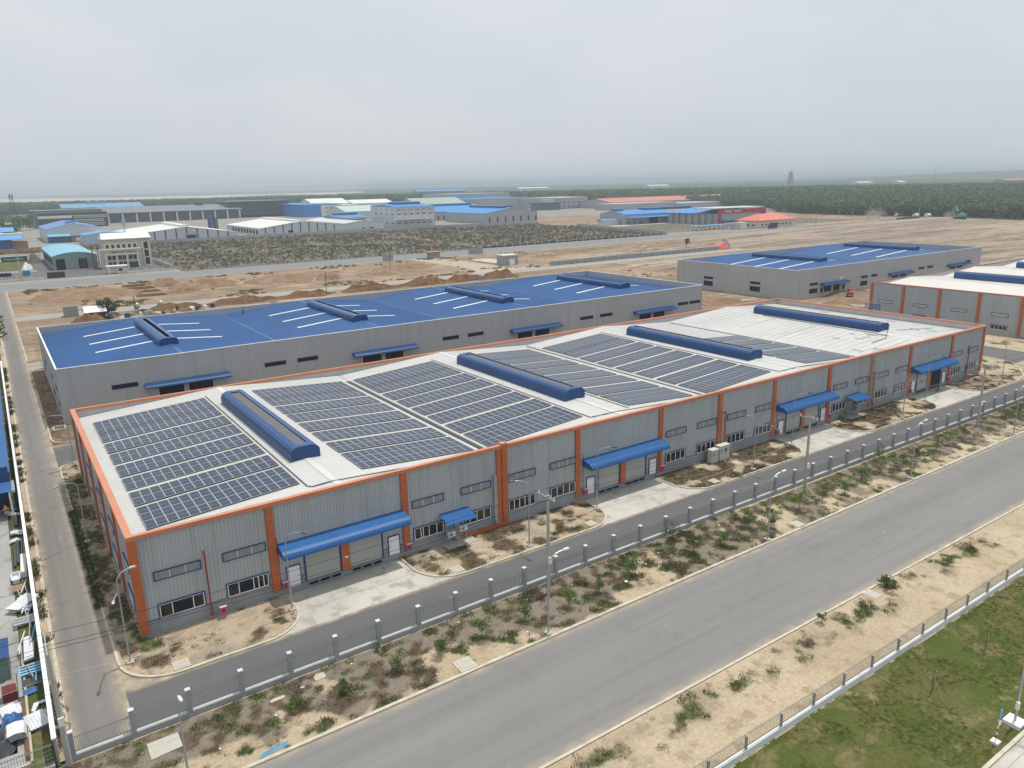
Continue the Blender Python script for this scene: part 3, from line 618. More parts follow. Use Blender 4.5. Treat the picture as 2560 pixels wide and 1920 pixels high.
# access ladder at the ladder bay
def ladder(label, x, y, z1, dx=0, dy=-1, par=None, cage=True, z0=.0, off=.35):
    t = thing('cage_ladder', label, 'ladder', (x, y, 0), 'caged roof ladders'); px, py = -dy, dx
    w = .28; m = MB()
    for s in (-w, w): m.tube([(x + px * s + dx * off, y + py * s + dy * off, z0), (x + px * s + dx * off, y + py * s + dy * off, z1 + 1.0)], .03, 6)
    m.build('stile', GALV, t); m = MB()
    n = int((z1 - z0) / .3)
    for i in range(n): z = z0 + .3 * i + .2; m.tube([(x - px * w + dx * off, y - py * w + dy * off, z), (x + px * w + dx * off, y + py * w + dy * off, z)], .018, 5)
    m.build('rung', GALV, t); m = MB()
    for i in range(int((z1 - 2.2) / .9)):
        z = 2.4 + i * .9; m.tube([(x + px * w * 1.3 * math.cos(R(a)) + dx * (off + .7 * math.sin(R(a))), y + py * w * 1.3 * math.cos(R(a)) + dy * (off + .7 * math.sin(R(a))), z) for a in range(0, 181, 30)], .02, 5, False)
    for a in (30, 60, 90, 120, 150): m.tube([(x + px * w * 1.3 * math.cos(R(a)) + dx * (off + .7 * math.sin(R(a))), y + py * w * 1.3 * math.cos(R(a)) + dy * (off + .7 * math.sin(R(a))), z) for z in (2.4, z1 + .9)], .014, 4, False)
    m.build('cage', GALV, t)
    return t
ladder('grey caged ladder beside an orange column on the factory front', 107.5, .1, 9.5)
ladder('grey caged ladder at the back left corner of the orange trimmed factory', .3, WY, 9.6, 0, 1)
# ------------------------------------------------------------------ solar arrays
pmesh = None
def array(x0, x1, y0, rows, ncol, label):
    global pmesh
    pw = (x1 - x0) / ncol; ph = 1.82; xc = (x0 + x1) / 2; zc = rz(xc) + .13; sl = math.atan2(rz(x1 - .1) - rz(x0 + .1), x1 - x0 - .2)
    yc = y0 + rows * ph / 2
    t = thing('solar_array', label, 'solar array', (xc, yc, zc), 'solar arrays on the factory roof')
    if pmesh is None:
        m = MB(); m.box(-.445, .445, -.90, .90, 0, .035); o = m.build('panel', SOLAR); pmesh = o.data; bpy.data.objects.remove(o)
    for j in range(rows):
        for i in range(ncol):
            u = (i + .5 - ncol / 2) * pw; o = bpy.data.objects.new('panel', pmesh); COL.objects.link(o); o.parent = t
            o.location = (u * math.cos(sl), (j + .5 - rows / 2) * ph, u * math.sin(sl)); o.rotation_euler = (0, -sl, 0); o.scale = (pw / .9, 1, 1)
    m = MB(); c, s = math.cos(sl), math.sin(sl); hw = (x1 - x0) / 2; hh = rows * ph / 2
    for yy in [-hh + .02, -hh * .5, hh * .5, hh - .02]: m.add([(-hw * c, yy - .03, -hw * s - .1), (hw * c, yy - .03, hw * s - .1), (hw * c, yy - .03, hw * s - .005), (-hw * c, yy - .03, -hw * s - .005), (-hw * c, yy + .03, -hw * s - .1), (hw * c, yy + .03, hw * s - .1), (hw * c, yy + .03, hw * s - .005), (-hw * c, yy + .03, -hw * s - .005)], [(0, 1, 2, 3), (4, 5, 6, 7), (0, 1, 5, 4), (2, 3, 7, 6)])
    for uu in (-hw + .03, hw - .03): m.add([(uu * c, -hh, uu * s - .1), (uu * c, hh, uu * s - .1), (uu * c, hh, uu * s - .005), (uu * c, -hh, uu * s - .005)], [(0, 1, 2, 3)])
    m.v = [(a + t.location.x, b + t.location.y, d + t.location.z) for a, b, d in m.v]; m.build('rail_frame', DARKM, t)
RY = [(3.3, 3), (9.45, 2), (13.95, 2), (18.4, 2), (22.85, 2), (27.3, 2), (31.8, 2), (35.8, 3)]
SL = [(2.0, 15.6, 15, 8, 'left slope of first roof'), (22.0, 35.2, 15, 8, 'right slope of first roof'), (37.1, 50.7, 15, 8, 'left slope of second roof'), (58.2, 70.0, 13, 8, 'right slope of second roof'), (73.0, 86.6, 15, 8, 'left slope of third roof'), (95.0, 107.0, 13, 5, 'right slope of third roof')]
ordn = ['nearest the front parapet', 'second from the front parapet', 'third from the front parapet', 'fourth from the front parapet', 'fifth from the front parapet', 'sixth from the front parapet', 'second from the back parapet', 'nearest the back parapet']
for x0, x1, nc, nr, nm in SL:
    for i in range(nr): array(x0, x1, RY[i][0], RY[i][1], nc, 'solar panel strip %s, %s' % (ordn[i], nm))
# ------------------------------------------------------------------ blue roofed warehouses behind
def warehouse(label, X0, X1, Y0, Y1, n, h, zv, rzz, cladm, roofm, vents, skyl, group=None, orange=False, wins=(), cans=(), pitch=.3, side=(), sides='L', skm=None, plinthz=1.3, vent_style='slot'):
    t = thing('warehouse', label, 'warehouse', (X0, Y0, 0), group)
    FW = PF(Y0)
    MB().rib([(0, plinthz), (0, h - .05)], X0, X1, pitch, .035, lambda u, p, q: (u, Y0 + p, q), .22).build('front_wall', cladm, t)
    m = MB(); m.box(X0 - .06, X1 + .06, Y0 - .06, Y0 + .1, -.1, plinthz); m.box(X0 - .06, X0 + .1, Y0 + .1, Y1, -.1, plinthz); m.build('plinth', CONC, t)
    MB().rib([(0, plinthz), (0, h - .05)], Y0, Y1, pitch, .035, lambda u, p, q: (X0 + p, u, q), .22).build('side_wall', cladm, t)
    MB().rib([(0, plinthz), (0, h - .05)], Y0, Y1, pitch, .035, lambda u, p, q: (X1 - p, u, q), .22).build('side_wall', cladm, t)
    m = MB(); m.box(X0, X1, Y1 - .1, Y1, 0, h - .05); m.build('back_wall', cladm, t)
    MB().rib([(0, zv - .3), (0, h - .04)], X0 + .2, X1 - .2, pitch, .03, lambda u, p, q: (u, Y1 - .16 + p, q), .25).build('parapet_lining', cladm, t)
    MB().rib([(0, zv - .3), (0, h - .04)], Y0 + .2, Y1 - .2, pitch, .03, lambda u, p, q: (X1 - .3 + p, u, q), .25).build('parapet_lining', cladm, t)
    m = MB(); m.box(X0 + .12, X0 + .2, Y0 + .2, Y1 - .2, zv - .3, h - .04); m.box(X0, X1, Y0 + .12, Y0 + .2, zv - .3, h - .04); m.build('parapet_lining', cladm, t)
    cm = ORANGE_SHEEN if orange else WHITEP; w = .16
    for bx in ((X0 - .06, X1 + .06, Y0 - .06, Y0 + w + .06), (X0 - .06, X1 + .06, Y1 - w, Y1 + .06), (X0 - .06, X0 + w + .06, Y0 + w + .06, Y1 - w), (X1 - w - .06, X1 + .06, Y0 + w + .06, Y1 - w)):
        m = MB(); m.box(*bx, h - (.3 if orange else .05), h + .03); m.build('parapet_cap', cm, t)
    valley_roof(t, X0 + .3, X1 - .3, Y0 + .25, Y1 - .2, n, zv, rzz, roofm, .4)
    U = (X1 - X0) / n
    def rh(x): u = (x - X0 - .3) % (U - .6 / n); return zv + (rzz - zv) * (1 - abs(u / (U / 2) - 1))
    for (x0, x1, y, ww) in skyl:
        m = MB(); m.v = [(x0, y - ww, rh(x0) + .06), (x1, y - ww, rh(x1) + .06), (x1, y + ww, rh(x1) + .06), (x0, y + ww, rh(x0) + .06)]; m.f = [(0, 1, 2, 3)]; m.build('skylight', skm or SKYL, t)
    for (xc, y0, y1) in vents: ridge_vent(t, xc, y0, y1, rzz - .05, 3.3, 1.3, vent_style)
    for (u0, u1, z0, z1) in wins:
        f = ring(FW, u0 - .06, u1 + .06, z0 - .06, z1 + .06, .06, .02, .08).build('window_opening', BLUET, t); m = MB(); pb(m, FW, u0, u1, .02, .04, z0, z1); m.build('dark_void', DARK, f)
    for (y0, y1, z0, z1) in side:
        f = ring(PL(X0), y0 - .06, y1 + .06, z0 - .06, z1 + .06, .06, .02, .08).build('window_opening', BLUET, t); m = MB(); pb(m, PL(X0), y0, y1, .02, .04, z0, z1); m.build('dark_void', DARK, f)
    for (u0, u1, zt, doors) in cans:
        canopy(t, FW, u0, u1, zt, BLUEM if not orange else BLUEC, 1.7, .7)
        for a, b in doors: shutter(t, FW, a, b, .8, zt - .45, dark=True)
    return t
U2 = 37.85; wn = []; cn_ = []; sk = []; vt = []
for k in range(4):
    o = .4 + U2 * k
    for a in ((7.6, 11.5), (26.8 + 6.3, 37.0)) if k == 0 else ((1.5, 5.4), (33.1, 37.0)): wn.append((o + a[0] - (0 if k == 0 else .05), o + a[1], 4.75, 5.4))
    cn_.append((o + 12.5, o + 26.6, 4.95, ((o + 14.7, o + 18.7), (o + 19.6, o + 23.6))))
    vt.append((o + U2 / 2, 84.2, 112))
    for y in (110.2, 100.2, 90.7): sk.append((o + 7.4, o + 17.2, y, .42)); sk.append((o + 20.8, o + 29.9, y, .42))
warehouse('long warehouse with blue roof and grey walls behind the factory with solar panels', .4, 151.8, 74.4, 122.5, 4, 9.37, 7.65, 9.3, CLAD2, BLUER, vt, sk, None, wins=wn + [(141.1 + 1.5, 141.1 + 5.2, 4.75, 5.4)], cans=cn_, side=((78.5, 82, 1.6, 2.9), (88, 91.5, 1.6, 2.9), (78.5, 82, 4.8, 5.5), (88, 91.5, 4.8, 5.5), (103, 106.5, 4.8, 5.5), (112, 115, 1.6, 2.9)))
sk = []
for o in (197.6, 256.3):
    for y in (110.6, 100.4, 90.6): sk.append((o + 7, o + 27.5, y, .45)); sk.append((o + 32, o + 40, y, .45))
W3 = [(204.8, 208.9, 4.0, 4.7), (204.8, 208.9, 1.5, 2.9), (233, 236.7, 4.0, 4.7), (239, 242.6, 4.0, 4.7), (232.8, 236.8, 1.5, 2.9), (269.2, 273, 4.1, 4.8), (275.1, 279, 4.1, 4.8), (303.8, 307.1, 4.1, 4.8), (210.6, 211.8, .8, 2.8), (222.6, 223.8, .8, 2.8)]
warehouse('grey warehouse with blue roof and dark windows, at the right beyond the others', 197.6, 315, 77.7, 126.8, 2, 9.35, 7.6, 9.3, CLAD2, BLUER, [(227.2, 88, 116.5), (286.5, 88, 117.5)], sk, None, wins=W3, cans=[(210.2, 224.6, 4.3, ((212.5, 216.4), (217.6, 221.4))), (249.3, 264, 4.3, ((252, 256), (257, 261))), (289.2, 305, 4.3, ((292, 296), (297, 301)))], side=((110.3, 114.2, 3.8, 4.5), (90.8, 94.7, 3.8, 4.5), (110.3, 114.2, 1.5, 3.0), (90.8, 94.7, 1.5, 3.0)))
f4 = warehouse('white roofed factory with orange frame at the right edge, seen end on', 188, 300, -6, 47.8, 3, 9.5, 8.0, 9.3, CLAD, WROOF2, [(217.5, 8, 40.2), (255, 8, 40)], [(193.5, 211, 31.5, .5), (193.5, 211, 21.5, .5), (193.5, 211, 12, .5)], None, orange=True, skm=SKYG, vent_style='mesh')
for y in (47.8, 38.9, 29.7, 20.4, 11.1, 1.8, -6):
    m = MB(); y = min(max(y, -5.7), 47.5); m.box(187.7, 188.0, y - .32, y + .32, .3, 9.2); m.build('column', ORANGE, f4)
for a in (41.6, 32.4, 23.0, 13.7, 4.4): louvre(f4, PL(188), a, a + 3.7, 4.25, 5.05, M('slate_trim', (.07, .085, .10), .5), M('light_louvre', (.52, .54, .56), .5))
for a in (32.4, 13.6, 4.4, 23): window(f4, PL(188), a, a + 3.7, 1.0, 2.3) if a != 23 else None
# ------------------------------------------------------------------ service canopies and cabinets
def aircon(par, x, y, z, w=.85):
    m = MB(); m.box(x - w / 2, x + w / 2, y - .16, y + .16, z, z + .6); a = m.build('condenser', WHITEP, par)
    m = MB(); m.tube([(x - .1, y - .165, z + .3), (x - .1, y - .18, z + .3)], .22, 12); m.build('fan_grille', STEEL, a)
def service(x0, x1, label, cab=False):
    t = thing('service_shelter', label, 'shelter', ((x0 + x1) / 2, -1, 0), 'service shelters on the factory front')
    MB().rib([(0, 3.62), (2.1, 3.22), (2.14, 3.12)], x0, x1, .2, .025, lambda u, p, q: (u, .1 - p, q), .35).build('canopy', BLUEC, t)
    for x in (x0 + .55, x1 - .55):
        for y in (-.45, ):
            m = MB(); m.box(x - .035, x + .035, y - .035, y + .035, .1, 3.45); m.build('post', STEEL, t)
    m = MB()
    for z in (.9, 1.75, 2.6): m.box(x0 + .5, x1 - .5, -.42, -.36, z, z + .06); m.box(x0 + .5, x1 - .5, .02, .08, z, z + .06)
    m.build('shelf_rail', STEEL, t)
    m = MB(); m.box(x0 + .2, x1 + .3, -1.4, .1, .08, .17); m.build('base_slab', CONC, t)
    if not cab:
        aircon(t, x0 + 1.1, -.3, 2.4); aircon(t, x0 + 1.15, -.4, .98); aircon(t, x1 - .9, -.4, 1.25)
        m = MB(); m.box(x0 + 1.75, x0 + 2.35, -.2, .1, .3, 2.3); m.build('cabinet', STEEL, t)
    else:
        m = MB(); m.box(x1 - 1.4, x1 - .5, -.5, .0, .9, 2.0); m.build('cabinet', GALV, t); 
        for i in range(6): m = MB(); m.box(x0 + .5, x0 + 1.6, -.46, -.43, .4 + .35 * i, .45 + .35 * i); m.build('rail', STEEL, t)
service(28.7, 32.2, 'blue service shelter with air conditioners between the first and second loading bays')
service(101.0, 105.2, 'blue service shelter with a grey cabinet, near the caged ladder', True)
def ecab(x0, x1, h, label, grp='electrical cabinets'):
    t = thing('electrical_cabinet', label, 'cabinet', ((x0 + x1) / 2, -.9, 0), grp)
    m = MB(); m.box(x0, x1, -1.25, -.45, .25, h); m.build('housing', M('cabinet_beige', (.50, .51, .46), .5, .06, grime=.1), t)
    m = MB(); m.box(x0 - .04, x1 + .04, -1.3, -.4, h, h + .07); m.build('lid', M('cabinet_lid', (.60, .60, .55), .5), t)
    m = MB(); m.box(x0 + .02, x1 - .02, -1.2, -.5, .05, .25); m.build('base', CONC, t)
    m = MB(); m.box(x0 + .25, x0 + .45, -1.265, -1.25, h - .75, h - .5); m.build('meter_window', DARKM, t)
    if x1 - x0 > 1.4: m = MB(); m.box(x0 + 1.0, x0 + 1.35, -1.265, -1.25, h - .85, h - .35); m.build('meter_window', DARKM, t)
ecab(69.2, 70.5, 1.95, 'narrow grey electrical cabinet, the left one by the factory wall'); ecab(70.75, 72.7, 2.2, 'wide grey electrical cabinet with two meter windows by the factory wall')
# ------------------------------------------------------------------ fences
def fence_front(x0, x1, y, n0, label, group):
    """one run of low wall with panel railings and posts"""
    t = thing('boundary_fence', label, 'fence', (x0, y, 0), group)
    m = MB(); m.box(x0, x1, y - .1, y + .1, 0, .5); m.build('base_wall', FPOST, t)
    m = MB(); m.box(x0, x1, y - .13, y + .13, .5, .6); m.build('coping', FCAP, t)
    return t
def fence_post(t, x, y, h=2.3, w=.16, capm=FCAP):
    m = MB(); m.box(x - w, x + w, y - w, y + w, 0, h); p = m.build('post', FPOST, t)
    m = MB(); m.box(x - w - .02, x + w + .02, y - w - .02, y + w + .02, h, h + .06); m.build('post_cap', capm, p)
def railing(t, x0, x1, y, z0=.75, z1=1.95, pitch=.14, top=.12, mat=RAIL, r=.010):
    m = MB()
    for z in (z0 + .08, z1 - .12): m.box(x0, x1, y - .02, y + .02, z - .02, z + .02)
    x = x0 + pitch / 2
    while x < x1:
        m.box(x - r, x + r, y - r, y + r, z0, z1); x += pitch
    m.build('railing', mat, t)
fx = -6.2; i = 0
XS = [-6.1 + 3.68 * i for i in range(47)]
ft = fence_front(-6.3, 163.2, -12.4, 0, 'grey fence with square posts between the factory lane and the planted verge', None)
for i, x in enumerate(XS):
    fence_post(ft, x, -12.4)
    if i < len(XS) - 1: railing(ft, x + .17, XS[i + 1] - .17, -12.4, .68, 1.95, .145 if x < 60 else .2)
gt = fence_front(163.5, 260, -12.6, 0, 'distant end of the grey front fence past the estate corner', None)
for i in range(24):
    fence_post(gt, 163.7 + 4 * i, -12.6)
    if i < 23: railing(gt, 163.9 + 4 * i, 163.5 + 4 * i + 4, -12.6, .68, 1.95, .4, r=.02)
WALLW = M('white_wall_paint', (.72, .74, .76), .7, .08, .5, grime=.18)
st = thing('boundary_fence', 'white based fence with thin spiked bars beside the green lawn', 'fence', (0, -38.1, 0))
m = MB(); m.box(0, 260, -38.2, -38.0, 0, .62); m.build('base_wall', WALLW, st)
for i in range(62):
    x = 4 + 3.655 * i + .55
    m = MB(); m.box(x - .07, x + .07, -38.17, -38.03, .62, 1.65); m.build('post', STEEL, st)
    if i < 61 and i < 40: railing(st, x + .08, x + 3.57, -38.1, .8, 1.9, .155 if i < 18 else .3, mat=M('pale_bars', (.36, .34, .31), .5), r=.008)
# left boundary wall
lw = thing('boundary_wall', 'long white topped boundary wall along the left road', 'wall', (-7, 0, 0))
m = MB(); m.box(-7.05, -6.9, -12.2, 128, 0, 2.1); m.build('wall', M('render_grey', (.40, .41, .42), .8, .1, grime=.3), lw)
for i in range(26):
    a = -12.3 + i * 5.4; m = MB(); m.box(-7.13, -6.84, a, a + 5.3, 2.1, 2.2); m.build('coping', WHITEP, lw)
    m = MB(); m.box(-7.16, -6.82, a + 5.3, a + 5.4, 0, 2.2); m.build('pier', STEEL, lw)
nf = thing('mesh_fence', 'grey mesh fence at the bottom left corner', 'fence', (-12, -12.4, 0))
m = MB(); m.box(-30, -7.2, -12.5, -12.3, 0, .35); m.build('base_wall', CONC, nf)
railing(nf, -30, -7.2, -12.4, .4, 2.0, .16, mat=GALV, r=.012)
m = MB()
for z in (.6, .9, 1.2, 1.5, 1.8): m.box(-30, -7.2, -12.41, -12.39, z, z + .02)
m.build('wire_rows', GALV, nf)
# ------------------------------------------------------------------ lamps
def arm_pts(x, y, h, dx, dy, reach, rise=.9):
    return [(x + dx * reach * (1 - math.cos(t)) * .5 * 2 * .5 if 0 else x + dx * reach * (1 - math.cos(t)), y + dy * reach * (1 - math.cos(t)), h - rise + rise * math.sin(t)) for t in [R(a) for a in (0, 15, 30, 45, 60, 75, 88)]]
def lamp(label, x, y, h, arms, z0=.1, group='street lamps', head=DARKM, r=.075):
    t = thing('street_lamp', label, 'street lamp', (x, y, z0), group); hp = h - .95
    m = MB(); m.tube([(x, y, z0), (x, y, hp * .6), (x, y, hp)], [r, r * .8, r * .55], 8); m.build('pole', GALV, t)
    m = MB(); m.box(x - .28, x + .28, y - .28, y + .28, z0 - .05, z0 + .16); m.build('base', CONC, t)
    for k, (dx, dy, reach, dh) in enumerate(arms):
        l = math.hypot(dx, dy); dx, dy = dx / l, dy / l; b = hp - (0 if k == 0 else 1.1)
        p = [(x, y, b - .05)] + [(a, c, d - h + b + .95 + dh) for a, c, d in arm_pts(x, y, h, dx, dy, reach)]
        m = MB(); m.tube(p, [.05] * len(p), 6); am = m.build('arm', GALV, t)
        e = p[-1]; m = MB(); m.add([], []); hd = [(e[0] + dx * s, e[1] + dy * s, e[2] + .02) for s in (0, .15, .5, .68)]
        m.tube(hd, [.05, .11, .13, .05], 8); m.build('lamp_head', head, am)
    return t
DH = M('lamp_head_dark', (.10, .12, .14), .35); LH = M('lamp_head_light', (.62, .63, .62), .4)
for x, nm in ((11.9, 'first'), (47.75, 'second'), (84.0, 'third'), (120.1, 'fourth')):
    lamp('single armed grey street lamp at the left kerb corner of the %s loading apron' % nm, x, -2.9, 7.6, [(.55, -.6, 1.6, .2)], head=DH)
lamp('double armed grey street lamp at the near left corner of the orange framed factory', -1.3, -2.8, 8.0, [(.9, .1, .9, .1), (-.25, -1, 2.2, 0)], head=GALV)
for x, nm in ((36.1, 'between first and second aprons'), (72.0, 'between second and third aprons'), (108.0, 'between third and fourth aprons')):
    lamp('double armed grey street lamp %s' % nm, x, -5.7, 7.5, [(-1, .3, 1.5, .1), (.1, -1, 1.8, .1)], head=DH)
lamp('single armed street lamp on the sand at the far right corner of the factory', 141.1, -5.6, 7.5, [(-1, -.2, 1.4, .1)], head=DH)
lamp('single armed street lamp in the weeds by the left wall of the factory', -1.6, 23.8, 7.4, [(-.8, -.55, 2.1, 0)], head=GALV)
lamp('single armed street lamp by the left end of the blue roofed warehouse', -.2, 52.9, 7.4, [(-1, -.3, 1.9, 0)], head=DH)
for x, nm in ((-.3, 'nearest the camera, at the bottom left'), (28.15, 'in front of the double armed lamp and utility pole'), (56.9, 'third from the near end of the verge'), (84.9, 'fourth from the near end of the verge'), (112.8, 'at the right edge of the picture')):
    lamp('single armed roadside lamp %s' % nm, x, -19.45, 7.3 if x > 0 else 7.0, [(1, -.06, 1.5, .1)] if x > 0 else [(.1, -1, .5, .1)], head=LH, r=.085)
lamp('double armed street lamp in front of the far right warehouse', 205.6, 68, 7.6, [(-1, 0, 1.8, 0), (1, 0, 1.8, 1.1)], head=GALV)
lamp('street lamp base with a white meter box on the lawn', 47.4, -46.9, 8.5, [(.3, -1, 1.5, 0)], head=LH, r=.09)
mb_ = thing('meter_box', 'white rounded meter box fixed beside the lawn lamp pole', 'meter box', (47.15, -47.0, .3)); m = MB(); m.box(47.0, 47.22, -47.1, -46.9, 1.5, 2.0); m.build('box_body', WHITEP, mb_); m = MB(); m.ball((47.11, -47.0, 2.0), .14, 10, 6, (1, 1, .6)); m.build('box_cap', WHITEP, mb_)
m = MB(); m.box(46.85, 47.95, -47.45, -46.35, .1, .42); o = m.build('lamp_plinth', WHITEP, org=(47.4, -46.9, 0)); tag(o, 'white square concrete block under the lawn lamp', 'concrete block')
sg = thing('safety_sign', 'red and white striped sign post with blue and white plates on the lawn', 'sign', (44.4, -47.0, .1))
for i in range(8): z0 = .3 + i * .24; m = MB(); m.tube([(44.4, -47.0, z0), (44.4, -47.0, z0 + .24)], .05, 8); m.build('pole_band', WHITEP if i % 2 == 0 else M('sign_red', (.45, .03, .03), .5), sg)
m = MB(); m.box(44.15, 44.65, -47.25, -46.75, .05, .3); m.build('base', WHITEP, sg)
m = MB(); m.box(44.23, 44.57, -47.07, -47.04, 2.1, 2.75); m.build('blue_plate', M('sign_blue', (.10, .34, .58), .5), sg)
m = MB(); m.tube([(44.4, -47.06, 1.72), (44.4, -47.09, 1.72)], .2, 16); m.build('round_plate', WHITEP, sg)
# ------------------------------------------------------------------ utility poles with wires
PX = [(-6.4, -12.7, 9.2), (32.0, -14.4, 9.9), (70.7, -14.2, 9.7), (113.0, -14.4, 9.6), (156, -14.5, 9.6)]
PN = ['thick leaning', 'second', 'third', 'fourth', 'fifth']
PLBL = ['concrete utility pole beside the white wall at the bottom left', 'concrete utility pole nearest the long row of fence posts in mid picture', 'concrete utility pole on the verge between second and third aprons', 'concrete utility pole on the verge in front of the fourth apron', 'utility pole farthest along the planted verge']
WT = []
for (x, y, h), lb in zip(PX, PLBL):
    t = thing('utility_pole', lb, 'utility pole', (x, y, 0), 'concrete utility poles along the fence')
    m = MB(); m.tube([(x, y, 0), (x, y, h)], [.21, .12], 10); m.build('pole', M('pole_concrete', (.40, .39, .36), .85, .15, 1, grime=.2), t)
    m = MB(); m.box(x - .04, x + .04, y - 1.0, y + 1.4, h - .35, h - .24); m.build('crossarm', GALV, t)
    tops = []
    for dy, dz in ((1.3, -.15), (-.35, -.15), (-.9, -.15)):
        m = MB(); m.tube([(x, y + dy, h + dz - .1), (x, y + dy, h + dz + .22)], [.07, .04], 8); m.build('insulator', WHITEP, t); tops.append((x, y + dy, h + dz + .2))
    m = MB(); m.box(x - .17, x + .17, y - .32, y - .18, 3.3, 3.9); m.build('pole_box', WHITEP, t)
    tops.append((x, y - .15, h - 2.3)); WT.append(tops)
WT.insert(0, [(-55, -11.5 + a, 9.5 + b) for a, b in ((1.3, 0), (-.35, 0), (-.9, 0), (0, -2.4))])
WIRE = M('wire', (.02, .02, .02), .6); WIREL = M('light_wire', (.45, .44, .42), .5)
for a, b in zip(WT[:-1], WT[1:]):
    for k in range(4):
        p, q = Vector(a[k]), Vector(b[k]); sag = .75 if k < 3 else 1.0
        m = MB(); m.tube([tuple(p.lerp(q, i / 16) - Vector((0, 0, sag * 4 * (i / 16) * (1 - i / 16)))) for i in range(17)], .016 if k < 3 else .018, 4, False)
        o = m.build('power_line', WIRE if k < 3 else WIREL, org=tuple(p)); sp = ('left of the white wall', 'from the bottom left pole to the second pole', 'between second and third poles', 'between third and fourth poles', 'past the fourth pole')[WT.index(a)]
        tag(o, ('nearest the road', 'middle', 'nearest the factory')[k] + ' black power line, ' + sp if k < 3 else 'pale lower cable ' + sp, 'cable', 'power lines' if k < 3 else 'pale cables')
# manholes
def manhole(x, y, s, label, z=.15):
    t = thing('manhole', label, 'manhole', (x, y, z), 'drain pits')
    m = MB(); m.box(x - s, x + s, y - s, y + s, 0, z + .02); m.build('pit_frame', KERB, t); m = MB(); m.box(x - s * .72, x + s * .72, y - s * .72, y + s * .72, z + .02, z + .05); m.build('pit_cover', CONC, t)
MH = [(20.3, -18.9, .75, 'square concrete drain pit at the road kerb below the fence'), (27.5, -5.4, .62, 'drain pit at the lane kerb right of the first apron'), (2.0, -5.5, .62, 'drain pit in the sand island at the near corner'), (44.7, -5.4, .6, 'drain pit at the lane kerb left of the second apron'), (64.9, -5.4, .6, 'drain pit right of the second apron'), (80.6, -5.5, .6, 'drain pit left of the third apron'), (99.6, -5.4, .6, 'drain pit right of the third apron'), (107.4, -19.1, .7, 'drain pit at the road kerb at far right'), (62.5, -19.1, .7, 'drain pit at the road kerb in mid distance'), (55.4, -31.9, .6, 'drain pit on the sand verge near the big bush'), (72.2, -2.9, .6, 'flat pit cover beside the electrical cabinets')]
for a in MH: manhole(*a)
for (x, y, a, b, lb, g) in ((-.9, -14.6, 1.0, .9, 'large pale concrete slab with rust marks outside the fence', 1), (10.4, -13.6, .45, .4, 'flat grey stone on the verge near the fence', 0), (6.9, -14.3, .55, .18, 'broken beige board on the verge', 0)):
    m = MB(); m.prism([(x - a, y - b), (x + a * .9, y - b * .9), (x + a, y + b * .8), (x - a * .4, y + b), (x - a * .95, y + b * .4)] if not g else [(x - a, y - b), (x + a, y - b * .8), (x + a, y + b), (x - a, y + b)], .1, .19, 'z'); o = m.build('concrete_slab', CONC if g else KERB, org=(x, y, .1)); tag(o, lb, 'slab')
m = MB(); m.prism([(4.0, -19.6), (5.9, -19.45), (6.1, -19.0), (4.3, -19.2)], .12, .16, 'z'); o = m.build('plastic_sheet', M('sky_blue_plastic', (.10, .25, .42), .5, .2, 3), org=(5, -19.3, .1)); tag(o, 'crumpled light blue plastic sheet on the verge', 'plastic sheet')
